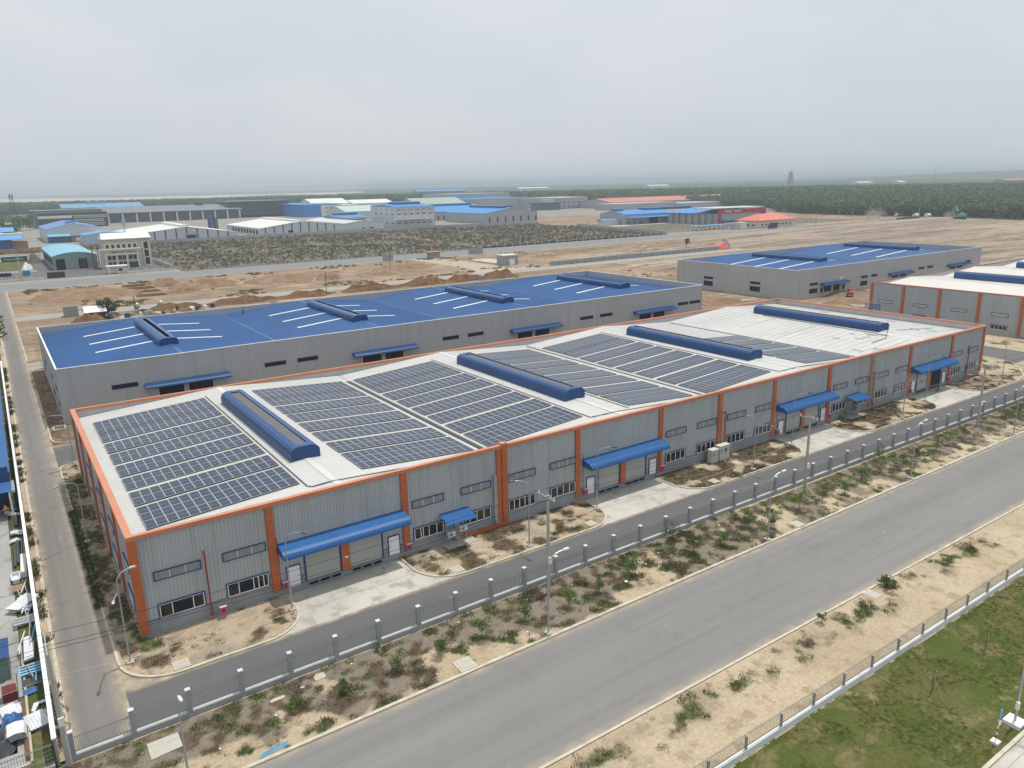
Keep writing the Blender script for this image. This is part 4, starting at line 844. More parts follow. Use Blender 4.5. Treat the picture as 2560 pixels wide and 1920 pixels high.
# ------------------------------------------------------------------ distant works
def shed(name, label, x0, x1, y0, y1, he, hr, wall, roof, axis='y', peak=None, group=None, vents=(), stripes=(), stripem=DARKM, wins=(), winm=DARK, sidewins=(), base=None, cans=(), openings=(), cat='factory', curve=False, eave=.3, vm=None):
    t = thing(name, label, cat, (x0, y0, 0), group); xm = peak if peak is not None else (x0 + x1) / 2; ym = peak if (peak is not None and axis == 'x') else (y0 + y1) / 2
    m = MB()
    if axis == 'y':
        P = [(x0, he)] + ([(x0 + (x1 - x0) * i / 10, he + (hr - he) * math.sin(math.pi * i / 10) ** .8) for i in range(1, 10)] if curve else [(xm, hr)]) + [(x1, he)]
        m.prism([(x0, 0)] + P + [(x1, 0)], y0, y1, 'y')
        m.build('wall', wall, t); m = MB(); Q = [(P[0][0] - eave, P[0][1] - .05)] + P[1:-1] + [(P[-1][0] + eave, P[-1][1] - .05)]
        for a, b in zip(Q[:-1], Q[1:]): m.add([(a[0], y0 - eave, a[1] + .12), (b[0], y0 - eave, b[1] + .12), (b[0], y1 + eave, b[1] + .12), (a[0], y1 + eave, a[1] + .12), (a[0], y0 - eave, a[1]), (b[0], y0 - eave, b[1])], [(0, 1, 2, 3), (0, 1, 5, 4)])
        m.add([(Q[0][0], y0 - eave, Q[0][1] - .25), (Q[0][0], y0 - eave, Q[0][1] + .12), (Q[0][0], y1 + eave, Q[0][1] + .12), (Q[0][0], y1 + eave, Q[0][1] - .25)], [(0, 1, 2, 3)])
    else:
        P = [(y0, he), (ym, hr), (y1, he)]; m.prism([(y0, 0)] + P + [(y1, 0)], x0, x1, 'x'); m.build('wall', wall, t); m = MB()
        Q = [(y0 - eave, he - .05), (ym, hr), (y1 + eave, he - .05)]
        for a, b in zip(Q[:-1], Q[1:]): m.add([(x0 - eave, a[0], a[1] + .12), (x1 + eave, a[0], a[1] + .12), (x1 + eave, b[0], b[1] + .12), (x0 - eave, b[0], b[1] + .12)], [(0, 1, 2, 3)])
        m.add([(x0 - eave, y0 - eave, he - .3), (x1 + eave, y0 - eave, he - .3), (x1 + eave, y0 - eave, he + .07), (x0 - eave, y0 - eave, he + .07)], [(0, 1, 2, 3)])
    m.build('roof', roof, t)
    top = lambda x: (np_(x, P) if axis == 'y' else he)
    for (a, b, c, d, hh) in vents:
        m = MB(); zz = hr; m.prism([(a, zz - .8), (a, zz + hh * .8), ((a + b) / 2, zz + hh), (b, zz + hh * .8), (b, zz - .8)], c, d, 'y') if axis == 'y' else m.prism([(c, zz - .8), (c, zz + hh * .8), ((c + d) / 2, zz + hh), (d, zz + hh * .8), (d, zz - .8)], a, b, 'x'); m.build('ridge_vent', vm or roof, t)
    if base: m = MB(); m.box(x0 - .1, x1 + .1, y0 - .1, y0, 0, base[0]); m.box(x0 - .1, x0, y0, y1, 0, base[0]); m.build('plinth', base[1], t)
    for x in stripes: m = MB(); m.box(x - .45, x + .45, y0 - .12, y0, (base[0] if base else 0), top(x) - .2); m.build('pilaster', stripem, t)
    for (a, b, c, d) in wins: m = MB(); m.box(a, b, y0 - .16, y0, c, d); m.build('window', winm, t)
    for (a, b, c, d) in sidewins: m = MB(); m.box(x0 - .16, x0, a, b, c, d); m.build('window', winm, t)
    for (a, b, c, d) in openings: m = MB(); m.box(a, b, y0 - .18, y0, c, d); m.build('door_opening', DARK, t)
    for (a, b, z, dd, mm) in cans: m = MB(); m.prism([(y0, z), (y0, z + .25), (y0 - dd, z - .3), (y0 - dd, z - .45)], a, b, 'x'); m.build('awning', mm, t)
    return t
def np_(x, P):
    for a, b in zip(P[:-1], P[1:]):
        if a[0] <= x <= b[0]: return a[1] + (b[1] - a[1]) * (x - a[0]) / (b[0] - a[0])
    return P[-1][1]
LBLUE = M('pale_blue_roof', (.20, .44, .58), .5, .08, .05); SBLUE = M('sky_blue_roof', (.10, .32, .62), .5, .06, .05); MBLUE = M('mid_blue_roof', (.045, .24, .56), .5, .06, .05)
PALE = M('pale_wall', (.50, .53, .56), .6, .05, .05); BWALL = M('blue_grey_wall', (.36, .46, .58), .6, .05); FGREY = M('far_grey_wall', (.37, .385, .40), .6, .05, .05); DGREY = M('charcoal_wall', (.055, .062, .075), .6, .1, .05); DGR2 = M('charcoal_roof', (.17, .185, .20), .6, .06, .05)
FWHITE = M('far_white', (.66, .66, .63), .6, .05, .05); GREEN1 = M('green_grey_wall', (.24, .31, .31), .6, .05); GREENR = M('green_roof', (.30, .38, .32), .6, .05, .05); NAVY = M('navy_wall', (.03, .08, .22), .6, .1); CRIM = M('crimson_panel', (.38, .035, .07), .5, .06)
DCHAR = M('dark_glass_far', (.03, .035, .045), .4, .1)
sheet('works_yard', YARD, -60, 66.5, 330, 372, .02); sheet('works_yard', YARD, 13, 20, 372, 460, .021); sheet('yard_grass', LAWN, -30, 13, 385, 448, .03)
t = shed('works_shed', 'grey green shed with a curved pale blue roof and two dark doorways', 20, 39.4, 372, 449, 6.6, 8.3, GREEN1, LBLUE, curve=True, openings=((21.1, 25, 0, 5.3), (30.8, 34.7, 0, 5.1)), sidewins=[(376 + 9 * i, 381 + 9 * i, 2.0, 5.2) for i in range(7)])
for i in range(4): m = MB(); m.box(30.9 + .95 * i, 31.0 + .95 * i, 371.78, 371.82, .1, 5); m.build('door_bar', GALV, t)
# office
t = thing('office_building', 'cream office building with black lettering and a tall strip window', 'office', (39.5, 361, 0))
m = MB(); m.box(41.5, 63.2, 361.5, 372, 0, 14.6); m.build('wall', CREAM, t)
m = MB(); m.box(39.6, 58.2, 358.8, 361.5, 0, 9.1); m.build('front_wing', CREAM, t); m = MB(); m.box(39.4, 58.4, 358.6, 361.5, 9.1, 9.5); m.build('cornice', CREAML, t)
m = MB(); m.add([(41, 360.6, 14.4), (63.6, 360.6, 14.4), (63.2, 365.5, 17), (41.6, 365.5, 17), (63.6, 372.6, 14.4), (41, 372.6, 14.4), (41, 360.6, 14), (63.6, 360.6, 14), (41, 372.6, 14)], [(0, 1, 2, 3), (3, 2, 4, 5), (0, 3, 5), (1, 4, 2), (0, 1, 7, 6), (0, 5, 8, 6)]); m.build('roof', M('cream_roof', (.78, .76, .66), .5), t)
def owin(a, b, c, d, y, par=t):
    f = MB().box(a - .35, b + .35, y - .12, y, c - .2, d + .4).build('window', CREAML, par); MB().box(a, b, y - .2, y - .12, c, d).build('pane', DCHAR, f)
for i in range(6): owin(42.7 + 2.5 * i, 44.1 + 2.5 * i, 9.8, 11.6, 361.5)
f = MB().box(59.2, 62.6, 361.2, 361.5, 0, 12.6).build('window', CREAML, t)
for z in (1.0, 4.9, 8.8): MB().box(59.9, 61.9, 361.1, 361.2, z, z + 3.4).build('pane', DCHAR, f)
for x in (41.9, 46.5, 51.2, 56.2): MB().box(x - .25, x + .4, 358.3, 358.8, 0, 6.6).build('pillar', CREAML, t)
MB().box(41.6, 56.7, 358.3, 358.8, 6.6, 7.1).build('lintel', CREAML, t)
for x in (42.7, 44.7, 47.4, 49.3, 52.1, 54.1):
    MB().box(x, x + 1.5, 358.66, 358.8, 4.3, 6.2).build('window', DCHAR, t)
    if x < 51: MB().box(x, x + 1.5, 358.66, 358.8, .9, 3.2).build('window', DCHAR, t)
MB().box(52.0, 56.0, 358.65, 358.8, 0, 3.0).build('entrance', DCHAR, t)
MB().box(52.8, 55.2, 358.6, 358.65, 2.6, 3.0).build('green_sign', M('sign_green', (.05, .35, .08), .5), t)
text('SAMYOUNG CHEMICAL', 1.05, 'lettering', DARKM, t, facing(50.3, 358.78, 7.6), .05, .02)
m = MB(); m.tube([(45.0 - .1, 358.72, 7.95), (45.0 - .1, 358.6, 7.95)], .38, 6); m.build('emblem', DARKM, t)
t = thing('steel_stair', 'dark steel stair frame between the curved shed and the cream office', 'stair', (38.5, 362, 0)); m = MB()
for x in (36.6, 39.0):
    for y in (361, 364): m.box(x - .1, x + .1, y - .1, y + .1, 0, 12)
m.build('frame', DARKM, t)
for z in (3, 6, 9, 12): MB().box(36.6, 39, 361, 364, z - .1, z + .05).build('landing', DARKM, t)
# gate house and fences of that plot
t = thing('gatehouse', 'small white gatehouse with a beige canopy before the cream office', 'gatehouse', (43, 333, 0)); MB().box(42.5, 46.8, 332.5, 336, 0, 2.9).build('wall', FWHITE, t); MB().box(38.5, 47.4, 331.5, 336.5, 3.1, 3.6).build('roof', CREAML, t); MB().box(43.4, 45, 332.4, 332.5, 1.1, 2.3).build('window', DCHAR, t); MB().box(39.2, 39.9, 332.5, 334, 0, 3.1).build('pillar', CREAML, t)
def plotfence(x0, x1, y, step, label, h=2.1, axis='x', mat=CREAML):
    t = thing('plot_fence', label, 'fence', (x0, y, 0)); 
    bx = lambda a, b, c, d, z0, z1: MB().box(a, b, c, d, z0, z1) if axis == 'x' else MB().box(c, d, a, b, z0, z1)
    bx(x0, x1, y - .12, y + .12, 0, .75).build('base_wall', mat, t)
    n = int((x1 - x0) / step)
    for i in range(n + 1): x = x0 + (x1 - x0) * i / n; bx(x - .18, x + .18, y - .18, y + .18, .75, h).build('post', mat, t)
    return t
plotfence(46.9, 66.5, 331.5, 3.9, 'cream fence with posts before the office'); plotfence(-25, 14.2, 331.5, 5.5, 'cream fence with posts left of the dark gate')
t = thing('sliding_gate', 'dark solid sliding gate between cream fence and curved shed', 'gate', (14.5, 331, 0)); MB().box(14.6, 21.4, 331.3, 331.6, .1, 2.7).build('panel', DCHAR, t); MB().box(14.4, 14.7, 331.2, 331.7, 0, 2.9).build('post', DARKM, t)
t = thing('boundary_wall', 'pale boundary wall running back beside the scrub field', 'wall', (66.5, 331, 0)); MB().box(66.3, 66.7, 331.5, 545, 0, 2.2).build('wall', FGREY, t)
t = thing('boundary_wall', 'long grey wall behind the scrub field in front of the white sheds', 'wall', (94, 543, 0)); m = MB(); m.prism([(66.7, 544.6), (243, 549), (330, 545), (422, 513), (422.3, 513.5), (330.3, 545.6), (243, 549.6), (66.7, 545.2)], 0, 2.4, 'z'); m.build('wall', FGREY, t)
t = thing('boundary_wall', 'grey panel wall crossing behind the container and the curved shed', 'wall', (-30, 505, 0)); MB().box(-60, 20, 470, 470.4, 0, 2.2).build('wall', PALE, t)
m = MB(); m.prism([(475, 317.6), (418.2, 455), (417.8, 454.8), (391.3, 321.8), (391.8, 321.6), (418, 452)], 0, .02, 'z')
t = thing('boundary_wall', 'grey block wall slanting beside the far right works plot', 'wall', (391.5, 322, 0)); m = MB(); m.prism([(391.3, 321.8), (391.9, 321.7), (418.5, 452), (417.9, 452.2)], 0, 2.6, 'z'); m.build('wall', FGREY, t)
plotfence(391.5, 475, 319.8, 4.6, 'white fence with posts before the far works with crimson portal', 2.6); plotfence(514, 550, 316.5, 5, 'white fence with posts right of the red roofed office', 2.8)
container = thing('shipping_container', 'green shipping container with white lettering on the grass', 'container', (6, 449, 0)); m = MB(); m.rib([(0, .15), (0, 2.75)], -.3, 12.2, .35, .06, lambda u, p, q: (u, 448.2 + p, q), .45); m.box(-.3, 12.2, 448.2, 450.6, .15, 2.75); m.build('body', M('container_green', (.13, .30, .25), .55, .1), container); MB().box(-.4, 12.3, 448, 450.8, 2.75, 2.95).build('roof', M('container_top', (.45, .47, .38), .6), container)
text('CHINA SHIPPING', 1.25, 'lettering', FWHITE, container, facing(5.6, 448.1, .95), .03, .03)
# works beyond
shed('works_shed', 'white gabled shed with violet blue roof and a small blue ridge vent', 33.5, 72, 626, 715, 9.8, 14, PALE, M('violet_blue_roof', (.12, .22, .48), .5), vents=((49, 55, 640, 652, 1.6),), vm=SBLUE)
t = thing('lean_to_shed', 'navy lean to shed below the white gabled shed', 'shed', (33.8, 619, 0)); MB().box(34, 48.5, 618, 626, 0, 4.6).build('wall', NAVY, t); MB().prism([(617.4, 4.7), (626, 6.2), (626, 6.4), (617.4, 4.9)], 33.6, 49, 'x').build('roof', LBLUE, t)
t = thing('brick_store', 'small brick store with a white window beside the navy lean to', 'shed', (49, 619, 0)); MB().box(49, 59, 619, 626, 0, 4.8).build('wall', BRICK, t); MB().box(48.8, 59.3, 618.6, 626, 4.8, 5.1).build('roof', STEEL, t); MB().box(52, 55.3, 618.8, 619, .8, 3.3).build('window', FWHITE, t)
shed('works_shed', 'pale blue box shed with thin blue roof behind the cream office', 53.5, 83, 572, 600, 6.9, 8.7, BWALL, SBLUE)
t = thing('office_block', 'charcoal office block with cream bands and rows of square windows', 'office', (43, 917, 0)); MB().box(44, 112, 917, 990, 0, 16.4).build('wall', DGREY, t)
MB().prism([(44, 16.5), (112, 16.5), (112, 18.5), (41, 18.3)], 955, 1010, 'y').build('roof', DGR2, t)
MB().box(44.5, 77, 916.6, 917, 10.3, 13.2).build('cream_band', CREAML, t); MB().box(77, 112, 916.7, 917, 12.5, 12.9).build('cream_band', CREAML, t)
for r, z in enumerate((10.2, 6.0, 2.0)):
    for i in range(10 if r == 0 else 9):
        x = 79 + 3.3 * i
        f = MB().box(x, x + 2.6, 916.6, 917, z, z + 2.6).build('window', CREAML, t)
        MB().box(x + .5, x + 2.1, 916.5, 916.6, z + .5, z + 2.1).build('pane', DCHAR, f)
t = thing('factory', 'long charcoal factory hall with pale pillars and grey lean roof', 'factory', (121, 1000, 0)); MB().box(121, 284, 1000, 1068, 0, 11.5).build('wall', DGREY, t)
MB().prism([(998.5, 11.5), (1070, 17.6), (1070, 18.2), (998.5, 12.1)], 119, 286, 'x').build('roof', DGR2, t); MB().box(110, 250, 1070, 1074, 16, 18.3).build('roof_edge', DGREY, t)
for i in range(11): MB().box(122.5 + 15.8 * i, 124.2 + 15.8 * i, 999, 1000, .0, 11).build('pillar', FWHITE, t)
MB().box(240, 250, 1060, 1066, 18, 20.5).build('roof_box', DGREY, t)
t = thing('factory', 'tall charcoal windowless block at the end of the long hall', 'factory', (272.6, 1015, 0)); MB().rib([(0, 0), (0, 21.3)], 272.6, 354.5, 1.2, .12, lambda u, p, q: (u, 1014.8 + p, q)).build('wall_cladding', DGREY, t); MB().box(272.6, 354.5, 1015, 1095, 0, 21.2).build('wall', DGREY, t); MB().box(272, 355, 1014.5, 1095.5, 21.2, 21.7).build('roof', DGR2, t); MB().box(283, 356, 1006, 1015, 3.5, 4.3).build('awning', DGREY, t)
shed('works_shed', 'far low shed with dull blue roof behind the charcoal block', 94, 205, 1250, 1330, 15.5, 21, DGR2, M('dull_blue_roof', (.14, .30, .46), .5), axis='x', vents=((130, 158, 1286, 1294, 2),), vm=SBLUE)
shed('works_shed', 'white gabled shed with dark vertical stripes and long white ridge vent', 66, 160, 560, 640, 4.4, 10.3, PALE, FWHITE, peak=121.7, vents=((118.5, 125, 565, 638, 1.5),), stripes=[99 + 7.6 * i for i in range(8)], base=(1.6, FWHITE), openings=((122, 128, 0, 3.7), (104, 107.5, .4, 1.3), (131, 134, .6, 1.3), (142, 145.5, .6, 1.5)), cans=((120.5, 130, 4.9, 1.5, DGR2),))
shed('works_shed', 'second white gabled shed with dark vertical stripes, right of the first', 180, 253, 568, 672, 5.8, 10.2, PALE, FWHITE, peak=214, vents=((211, 217, 575, 668, 1.3),), stripes=[184 + 7.4 * i for i in range(9)], base=(1.4, FWHITE), openings=((203, 207, .3, 3.2), (232, 235, .3, 1.2), (246, 249, .3, 1.2)), sidewins=[(575 + 9 * i, 580 + 9 * i, 1.0, 4.3) for i in range(9)])
shed('works_shed', 'low pale shed with shiny white roof and a blue ridge vent', 256, 293, 575, 678, 6.2, 8.4, PALE, WROOF, peak=273.7, vents=((271, 276, 580, 660, 1.2),), vm=BLUER, openings=((279, 283, 0, 2.0), (272.5, 274, 0, 2.4)))
t = thing('factory', 'factory with bright blue flank and white three storey front', 'factory', (367, 925, 0)); MB().box(367.5, 421, 925, 1010, 0, 14.5).build('wall', FWHITE, t); MB().box(345, 367.4, 926, 1060, 0, 15).build('blue_wall', M('bright_blue_wall', (.04, .22, .58), .5, .1), t); MB().box(343, 400, 930, 1064, 15, 16.3).build('roof', MBLUE, t)
for z in (5, 10.5):
    for x in (374, 380, 386.5, 397, 405, 413): MB().box(x, x + 2.8, 924.8, 925, z, z + 1.3).build('window', DCHAR, t)
t = thing('factory', 'grey four storey factory with blue roof and rows of small windows', 'factory', (309, 583, 0)); m = MB(); m.prism([(309.5, 0), (309.5, 18.6), (350.5, 18.6), (350.5, 0)], 583, 638, 'y'); m.build('wall', PALE, t)
m = MB(); m.add([(309, 582.5, 18.6), (351, 582.5, 18.6), (351, 610, 20.6), (309, 610, 20.6), (351, 638.5, 18.6), (309, 638.5, 18.6)], [(0, 1, 2, 3), (3, 2, 4, 5), (0, 3, 5)]); m.build('roof', MBLUE, t); MB().prism([(603, 20), (603, 22), (610, 22.8), (617, 22), (617, 20)], 318, 346, 'x').build('ridge_vent', BLUER, t); m = MB(); m.add([(309.45, 583, 18.6), (309.45, 638, 18.6), (309.45, 610, 20.5)], [(0, 1, 2)]); m.build('gable', PALE, t)
for z in (3.2, 7.2, 11.4, 15.4):
    for i in range(6): MB().box(311.5 + 6.5 * i, 314.5 + 6.5 * i, 582.8, 583, z, z + .95).build('window', DCHAR if z in (3.2, 11.4) else STEEL, t)
    for i in range(4): MB().box(309.3, 309.5, 588 + 12 * i, 592 + 12 * i, z, z + .95).build('window', DCHAR if z in (3.2, 11.4) else STEEL, t)
for i in range(7): MB().box(309.6 + 6.7 * i, 309.9 + 6.7 * i, 582.75, 583, 0, 18.5).build('pilaster', FGREY, t)
MB().box(306, 347, 578, 583, 7.1, 7.5).build('awning', FWHITE, t)
t = thing('factory', 'blue roofed shed partly hidden left of the four storey factory', 'factory', (293, 660, 0)); MB().box(283, 309, 650, 700, 0, 8).build('wall', PALE, t); MB().prism([(649, 8), (675, 10.5), (701, 8)], 281, 312, 'x').build('roof', M('steel_blue_roof', (.08, .22, .42), .5), t); MB().prism([(672, 10), (672, 12), (678, 12), (678, 10)], 285, 310, 'x').build('ridge_vent', BLUER, t)
shed('works_shed', 'large grey gabled shed with vivid blue roof and tall slot windows', 397, 460, 567, 645, 9.6, 14.5, FGREY, MBLUE, peak=429.5, vents=((424, 435, 575, 640, 1.6),), vm=BLUER, wins=[(401.5 + 9.3 * i, 403 + 9.3 * i, 1, 6) for i in range(7)], sidewins=[], cans=())
t = bpy.data.objects['works_shed.008'] if 'works_shed.008' in bpy.data.objects else t
shed('works_shed', 'blue roofed grey shed behind and left of the gabled shed', 399, 470, 672, 740, 9.2, 15.2, FGREY, MBLUE, axis='x', vents=((410, 465, 702, 710, 1.6),), vm=BLUER, wins=((403, 404.5, 1, 5), (410, 411.5, 1, 5)))
t = thing('factory', 'very large grey factory with blue roof before the forest', 'factory', (600, 836, 0)); MB().box(697.8, 753.4, 836, 905, 0, 15.5).build('wall', FGREY, t); MB().box(600, 697.8, 906, 1000, 0, 16.5).build('side_wall', FGREY, t); MB().box(697.5, 753.8, 835.7, 905.3, 15.5, 16.2).build('parapet', PALE, t)
MB().box(605, 697, 907, 999, 16.5, 17.2).build('roof', MBLUE, t)
m = MB(); m.prism([(671, 921), (697.8, 836), (697.9, 905), (680, 921)], 0, 15.8, 'z'); m.build('flank_wall', FGREY, t)
for z in (3.5, 8.5):
    for i in range(5): MB().box(706 + 9.5 * i, 710 + 9.5 * i, 835.6, 835.8, z, z + 1.2).build('window', DCHAR, t)
for i in range(7): MB().box(700 + 7.3 * i, 704 + 7.3 * i, 835.5, 835.8, .3, 1.8).build('louvre', DARKM, t)
t2 = thing('factory', 'tall windowless grey block behind the very large grey factory', 'factory', (603, 1000, 0)); MB().box(603, 723, 1001, 1080, 0, 23.6).build('wall', FGREY, t2); m = MB(); m.tube([(702, 1000.9, 17), (702, 1000.6, 17)], 3, 16); m.build('emblem', STEEL, t2)
t = thing('entrance_block', 'dark glazed entrance block in front of the very large grey factory', 'office', (640, 815, 0)); MB().box(650, 682, 812, 840, 0, 9.5).build('wall', DGR2, t); MB().box(646, 683, 810, 842, 9.5, 10.3).build('roof', DGREY, t); MB().box(655, 670, 812, 825, 10.3, 15).build('roof_hut', PALE, t)
for i in range(7): MB().box(650 + 5 * i, 651 + 5 * i, 811.6, 812, 0, 9.5).build('pillar', DGREY, t)
shed('works_shed', 'low shed with green grey roof beside the tall grey block', 497, 577, 900, 960, 12, 20, GREENR, GREENR, axis='x')
shed('works_shed', 'white roofed sheds at far left of the green roof', 384, 440, 1000, 1060, 15, 22, FWHITE, FWHITE, axis='x')
shed('works_shed', 'pale roofed shed behind the four storey factory', 445, 510, 1000, 1050, 14, 19, FWHITE, FWHITE, axis='x')
shed('works_shed', 'low shed with pale green roof left of the four storey factory', 350, 396, 800, 860, 9, 15, PALE, M('mint_roof', (.42, .55, .52), .5), axis='x')
# red and blue works at right
t = shed('works_shed', 'grey shed with bright blue roof and a long blue side awning', 461.3, 521, 439, 472, 8.8, 11.8, FGREY, MBLUE, axis='x', vents=((462, 472, 453, 458, 1.5), (496, 560, 452, 459, 1.6)), vm=BLUER, cans=((462, 521, 6.4, 7, MBLUE),), openings=((491, 502, 0, 5.6),), wins=[(464 + 7.5 * i, 467 + 7.5 * i, 1.0, 2.0) for i in range(3)])
t = thing('factory', 'grey works hall with bright blue roof and crimson entrance portal', 'factory', (508, 374, 0)); m = MB(); m.prism([(508.8, 375), (569.6, 375), (569.6, 428), (508, 432), (508, 428)], 0, 9.0, 'z'); m.build('wall', FGREY, t); m = MB(); m.add([(505, 432, 9), (508.6, 374.5, 9), (540, 374.5, 12.8), (540, 430, 12.8), (572, 374.5, 9), (572, 430, 9)], [(0, 1, 2, 3), (3, 2, 4, 5)]); m.build('roof', MBLUE, t); m = MB(); m.prism([(508.8, 9), (540, 12.7), (569.6, 9)], 375, 376, 'y'); m.build('gable', FGREY, t)
MB().box(508.4, 511.6, 373.6, 375, 0, 12.6).build('portal', CRIM, t); MB().box(511.6, 570, 373.6, 375, 9.2, 12.4).build('portal', CRIM, t); MB().box(566.6, 570, 373.6, 375, 0, 9.2).build('portal', CRIM, t)
MB().prism([(505, 12.9), (570, 12.9), (572, 13.4), (505, 13.6)], 376, 400, 'y').build('canopy_roof', M('pale_canopy', (.55, .58, .55), .5), t)
for x in (519.5, 531.5): text('KOOWHI', 2.1, 'lettering', FWHITE, t, facing(x, 373.5, 9.9), .04, .05)
for i in range(7): MB().box(507.2, 507.5, 380 + 7.5 * i, 381 + 7.5 * i, 0, 9).build('pilaster', DGR2, t)
for i in range(5): MB().box(513 + 6 * i, 516.4 + 6 * i, 374.7, 375, 1, 2.2).build('window', DCHAR, t)
MB().box(512, 530, 370, 375, 3.2, 3.5).build('awning', MBLUE, t)
t = thing('office_building', 'white office with a salmon red hipped roof', 'office', (489, 317, 0)); MB().box(487.5, 532, 317, 337, 0, 5.6).build('wall', M('ivory_wall', (.62, .60, .52), .7, .05), t)
m = MB(); m.add([(486.5, 316, 5.6), (533, 316, 5.6), (533, 338, 5.6), (486.5, 338, 5.6), (497, 327, 10.2), (522, 327, 10.2), (486.5, 316, 5.2), (533, 316, 5.2), (486.5, 338, 5.2)], [(0, 1, 5, 4), (1, 2, 5), (2, 3, 4, 5), (3, 0, 4), (0, 1, 7, 6), (0, 3, 8, 6)]); m.build('roof', TILE, t)
for i in range(8): MB().box(491 + 5 * i, 493.2 + 5 * i, 316.8, 317, 1.8, 2.9).build('window', DCHAR, t)
for i in range(3): MB().box(487.3, 487.5, 320 + 5.5 * i, 322.6 + 5.5 * i, 1.6, 2.7).build('window', DCHAR, t)
t = thing('company_sign_wall', 'dark blue black sign wall at the gate of the red roofed office', 'sign', (482, 305, 0)); MB().box(488, 496, 306, 307, 0, 4.4).build('panel', M('sign_navy', (.025, .03, .09), .4), t); MB().box(486, 488, 306, 307, 0, 3).build('step', M('sign_navy', (0, 0, 0)), t)
t = thing('gatehouse', 'white curved gatehouse left of the dark sign wall', 'gatehouse', (462, 317, 0)); MB().box(468, 475, 318, 324, 0, 5.2).build('wall', FWHITE, t); m = MB(); m.tube([(462, 322, 0), (462, 322, 5)], 4, 16); m.build('round_wing', FGREY, t)
t = thing('parking_canopy', 'long light blue parking canopy before the crimson portal', 'canopy', (430, 335, 0)); MB().box(435, 478, 333, 340, 3.1, 3.4).build('roof', SBLUE, t)
for i in range(8): MB().box(436 + 5.8 * i, 436.3 + 5.8 * i, 336, 336.3, 0, 3.1).build('post', STEEL, t)
t = thing('site_office', 'small white hut with blue roof beyond the scrub field', 'hut', (448, 460, 0)); MB().box(441, 461, 446, 452, 0, 4.2).build('wall', FWHITE, t); MB().prism([(445, 4.2), (449, 5.4), (453, 4.2)], 440, 462, 'x').build('roof', MBLUE, t)
sheet('works_apron', CONCP, 425, 512, 425, 438, .04); sheet('scrub_field', SCRUB, 400, 505, 332, 424, .02); sheet('scrub_field', SCRUB, 560, 640, 330, 440, .02)
t = shed('works_shed', 'long works with faded red roof behind the blue roofed plant', 735, 1000, 762, 830, 8.6, 14, FGREY, M('faded_red_roof', (.50, .17, .12), .6, .06), axis='x')
t = thing('factory', 'pale grey boxy wing left of the faded red roof', 'factory', (650, 700, 0)); MB().box(690, 800, 700, 745, 0, 8.5).build('wall', FGREY, t); MB().box(800, 960, 690, 740, 0, 6.5).build('low_wing', FGREY, t)
# towers and masts
def mast(label, x, y, h, name='lattice_tower', w=1.6, mat=DARKM):
    t = thing(name, label, 'tower', (x, y, 0)); m = MB()
    for a, b in ((-w, -w), (w, -w), (w, w), (-w, w)): m.tube([(x + a, y + b, 0), (x + a * .3, y + b * .3, h)], .16, 4, False)
    n = int(h / 3)
    m.build('leg_frame', mat, t); m = MB()
    for i in range(n):
        z0 = h * i / n; z1 = h * (i + 1) / n; s0 = w * (1 - .7 * i / n); s1 = w * (1 - .7 * (i + 1) / n)
        m.tube([(x - s0, y - s0, z0), (x + s1, y - s1, z1)], .09, 3, False); m.tube([(x + s0, y - s0, z0), (x - s1, y - s1, z1)], .09, 3, False); m.tube([(x - s0, y - s0, z0), (x - s1, y + s1, z1)], .09, 3, False)
    m.build('bracing', mat, t)
    for k in range(6): a = k * 60; m = MB(); m.box(x + 1.3 * math.cos(R(a)) - .22, x + 1.3 * math.cos(R(a)) + .22, y + 1.3 * math.sin(R(a)) - .22, y + 1.3 * math.sin(R(a)) + .22, h - (4 if k % 2 else 1.5), h + (0 if k % 2 else 1.6)); m.build('antenna', mat, t)
mast('lattice antenna tower at the far left among the trees', 18, 735, 36, w=3.2); mast('thin antenna mast on the roof behind the cream office', 84.5, 600, 15, 'antenna_mast', .8, GALV)
t = thing('silo_pair', 'pair of blue cylindrical silos before the charcoal hall', 'silo', (164, 640, 0))
for x in (163, 167.5): m = MB(); m.tube([(x, 660, 0), (x, 660, 13.5)], 2.1, 14); m.build('silo', NAVY, t, smooth=False); m = MB(); m.tube([(x, 657.9, 0), (x, 657.9, 15)], .15, 5); m.build('ladder', GALV, t)
pg = thing('pagoda_tower', 'tall tiered pagoda tower rising above the forest on the horizon', 'tower', (2000, 1380, 0)); px, py = G(1973, 492); 
pd = math.hypot(px - CP.x, py - CP.y); f = 3000 / pd; px = CP.x + (px - CP.x) * f; py = CP.y + (py - CP.y) * f; pg.location = (px, py, 0); ORG[pg.name] = Vector((px, py, 0))
for i in range(6): s = 12.5 - i * 1.3; m = MB(); m.box(px - s * .75, px + s * .75, py - s * .75, py + s * .75, i * 10.2, i * 10.2 + 7.5); m.build('tier', M('pagoda_grey', (.24, .22, .21), .8), pg); m = MB(); m.prism([(px - s, i * 10.2 + 7.2), (px - s * .7, i * 10.2 + 9.2), (px + s * .7, i * 10.2 + 9.2), (px + s, i * 10.2 + 7.2)], py - s, py + s, 'y'); m.build('tier_roof', M('pagoda_grey', (0, 0, 0)), pg)
m = MB(); m.tube([(px, py, 60), (px, py, 74)], [.9, .2], 6); m.build('spire', DARKM, pg)
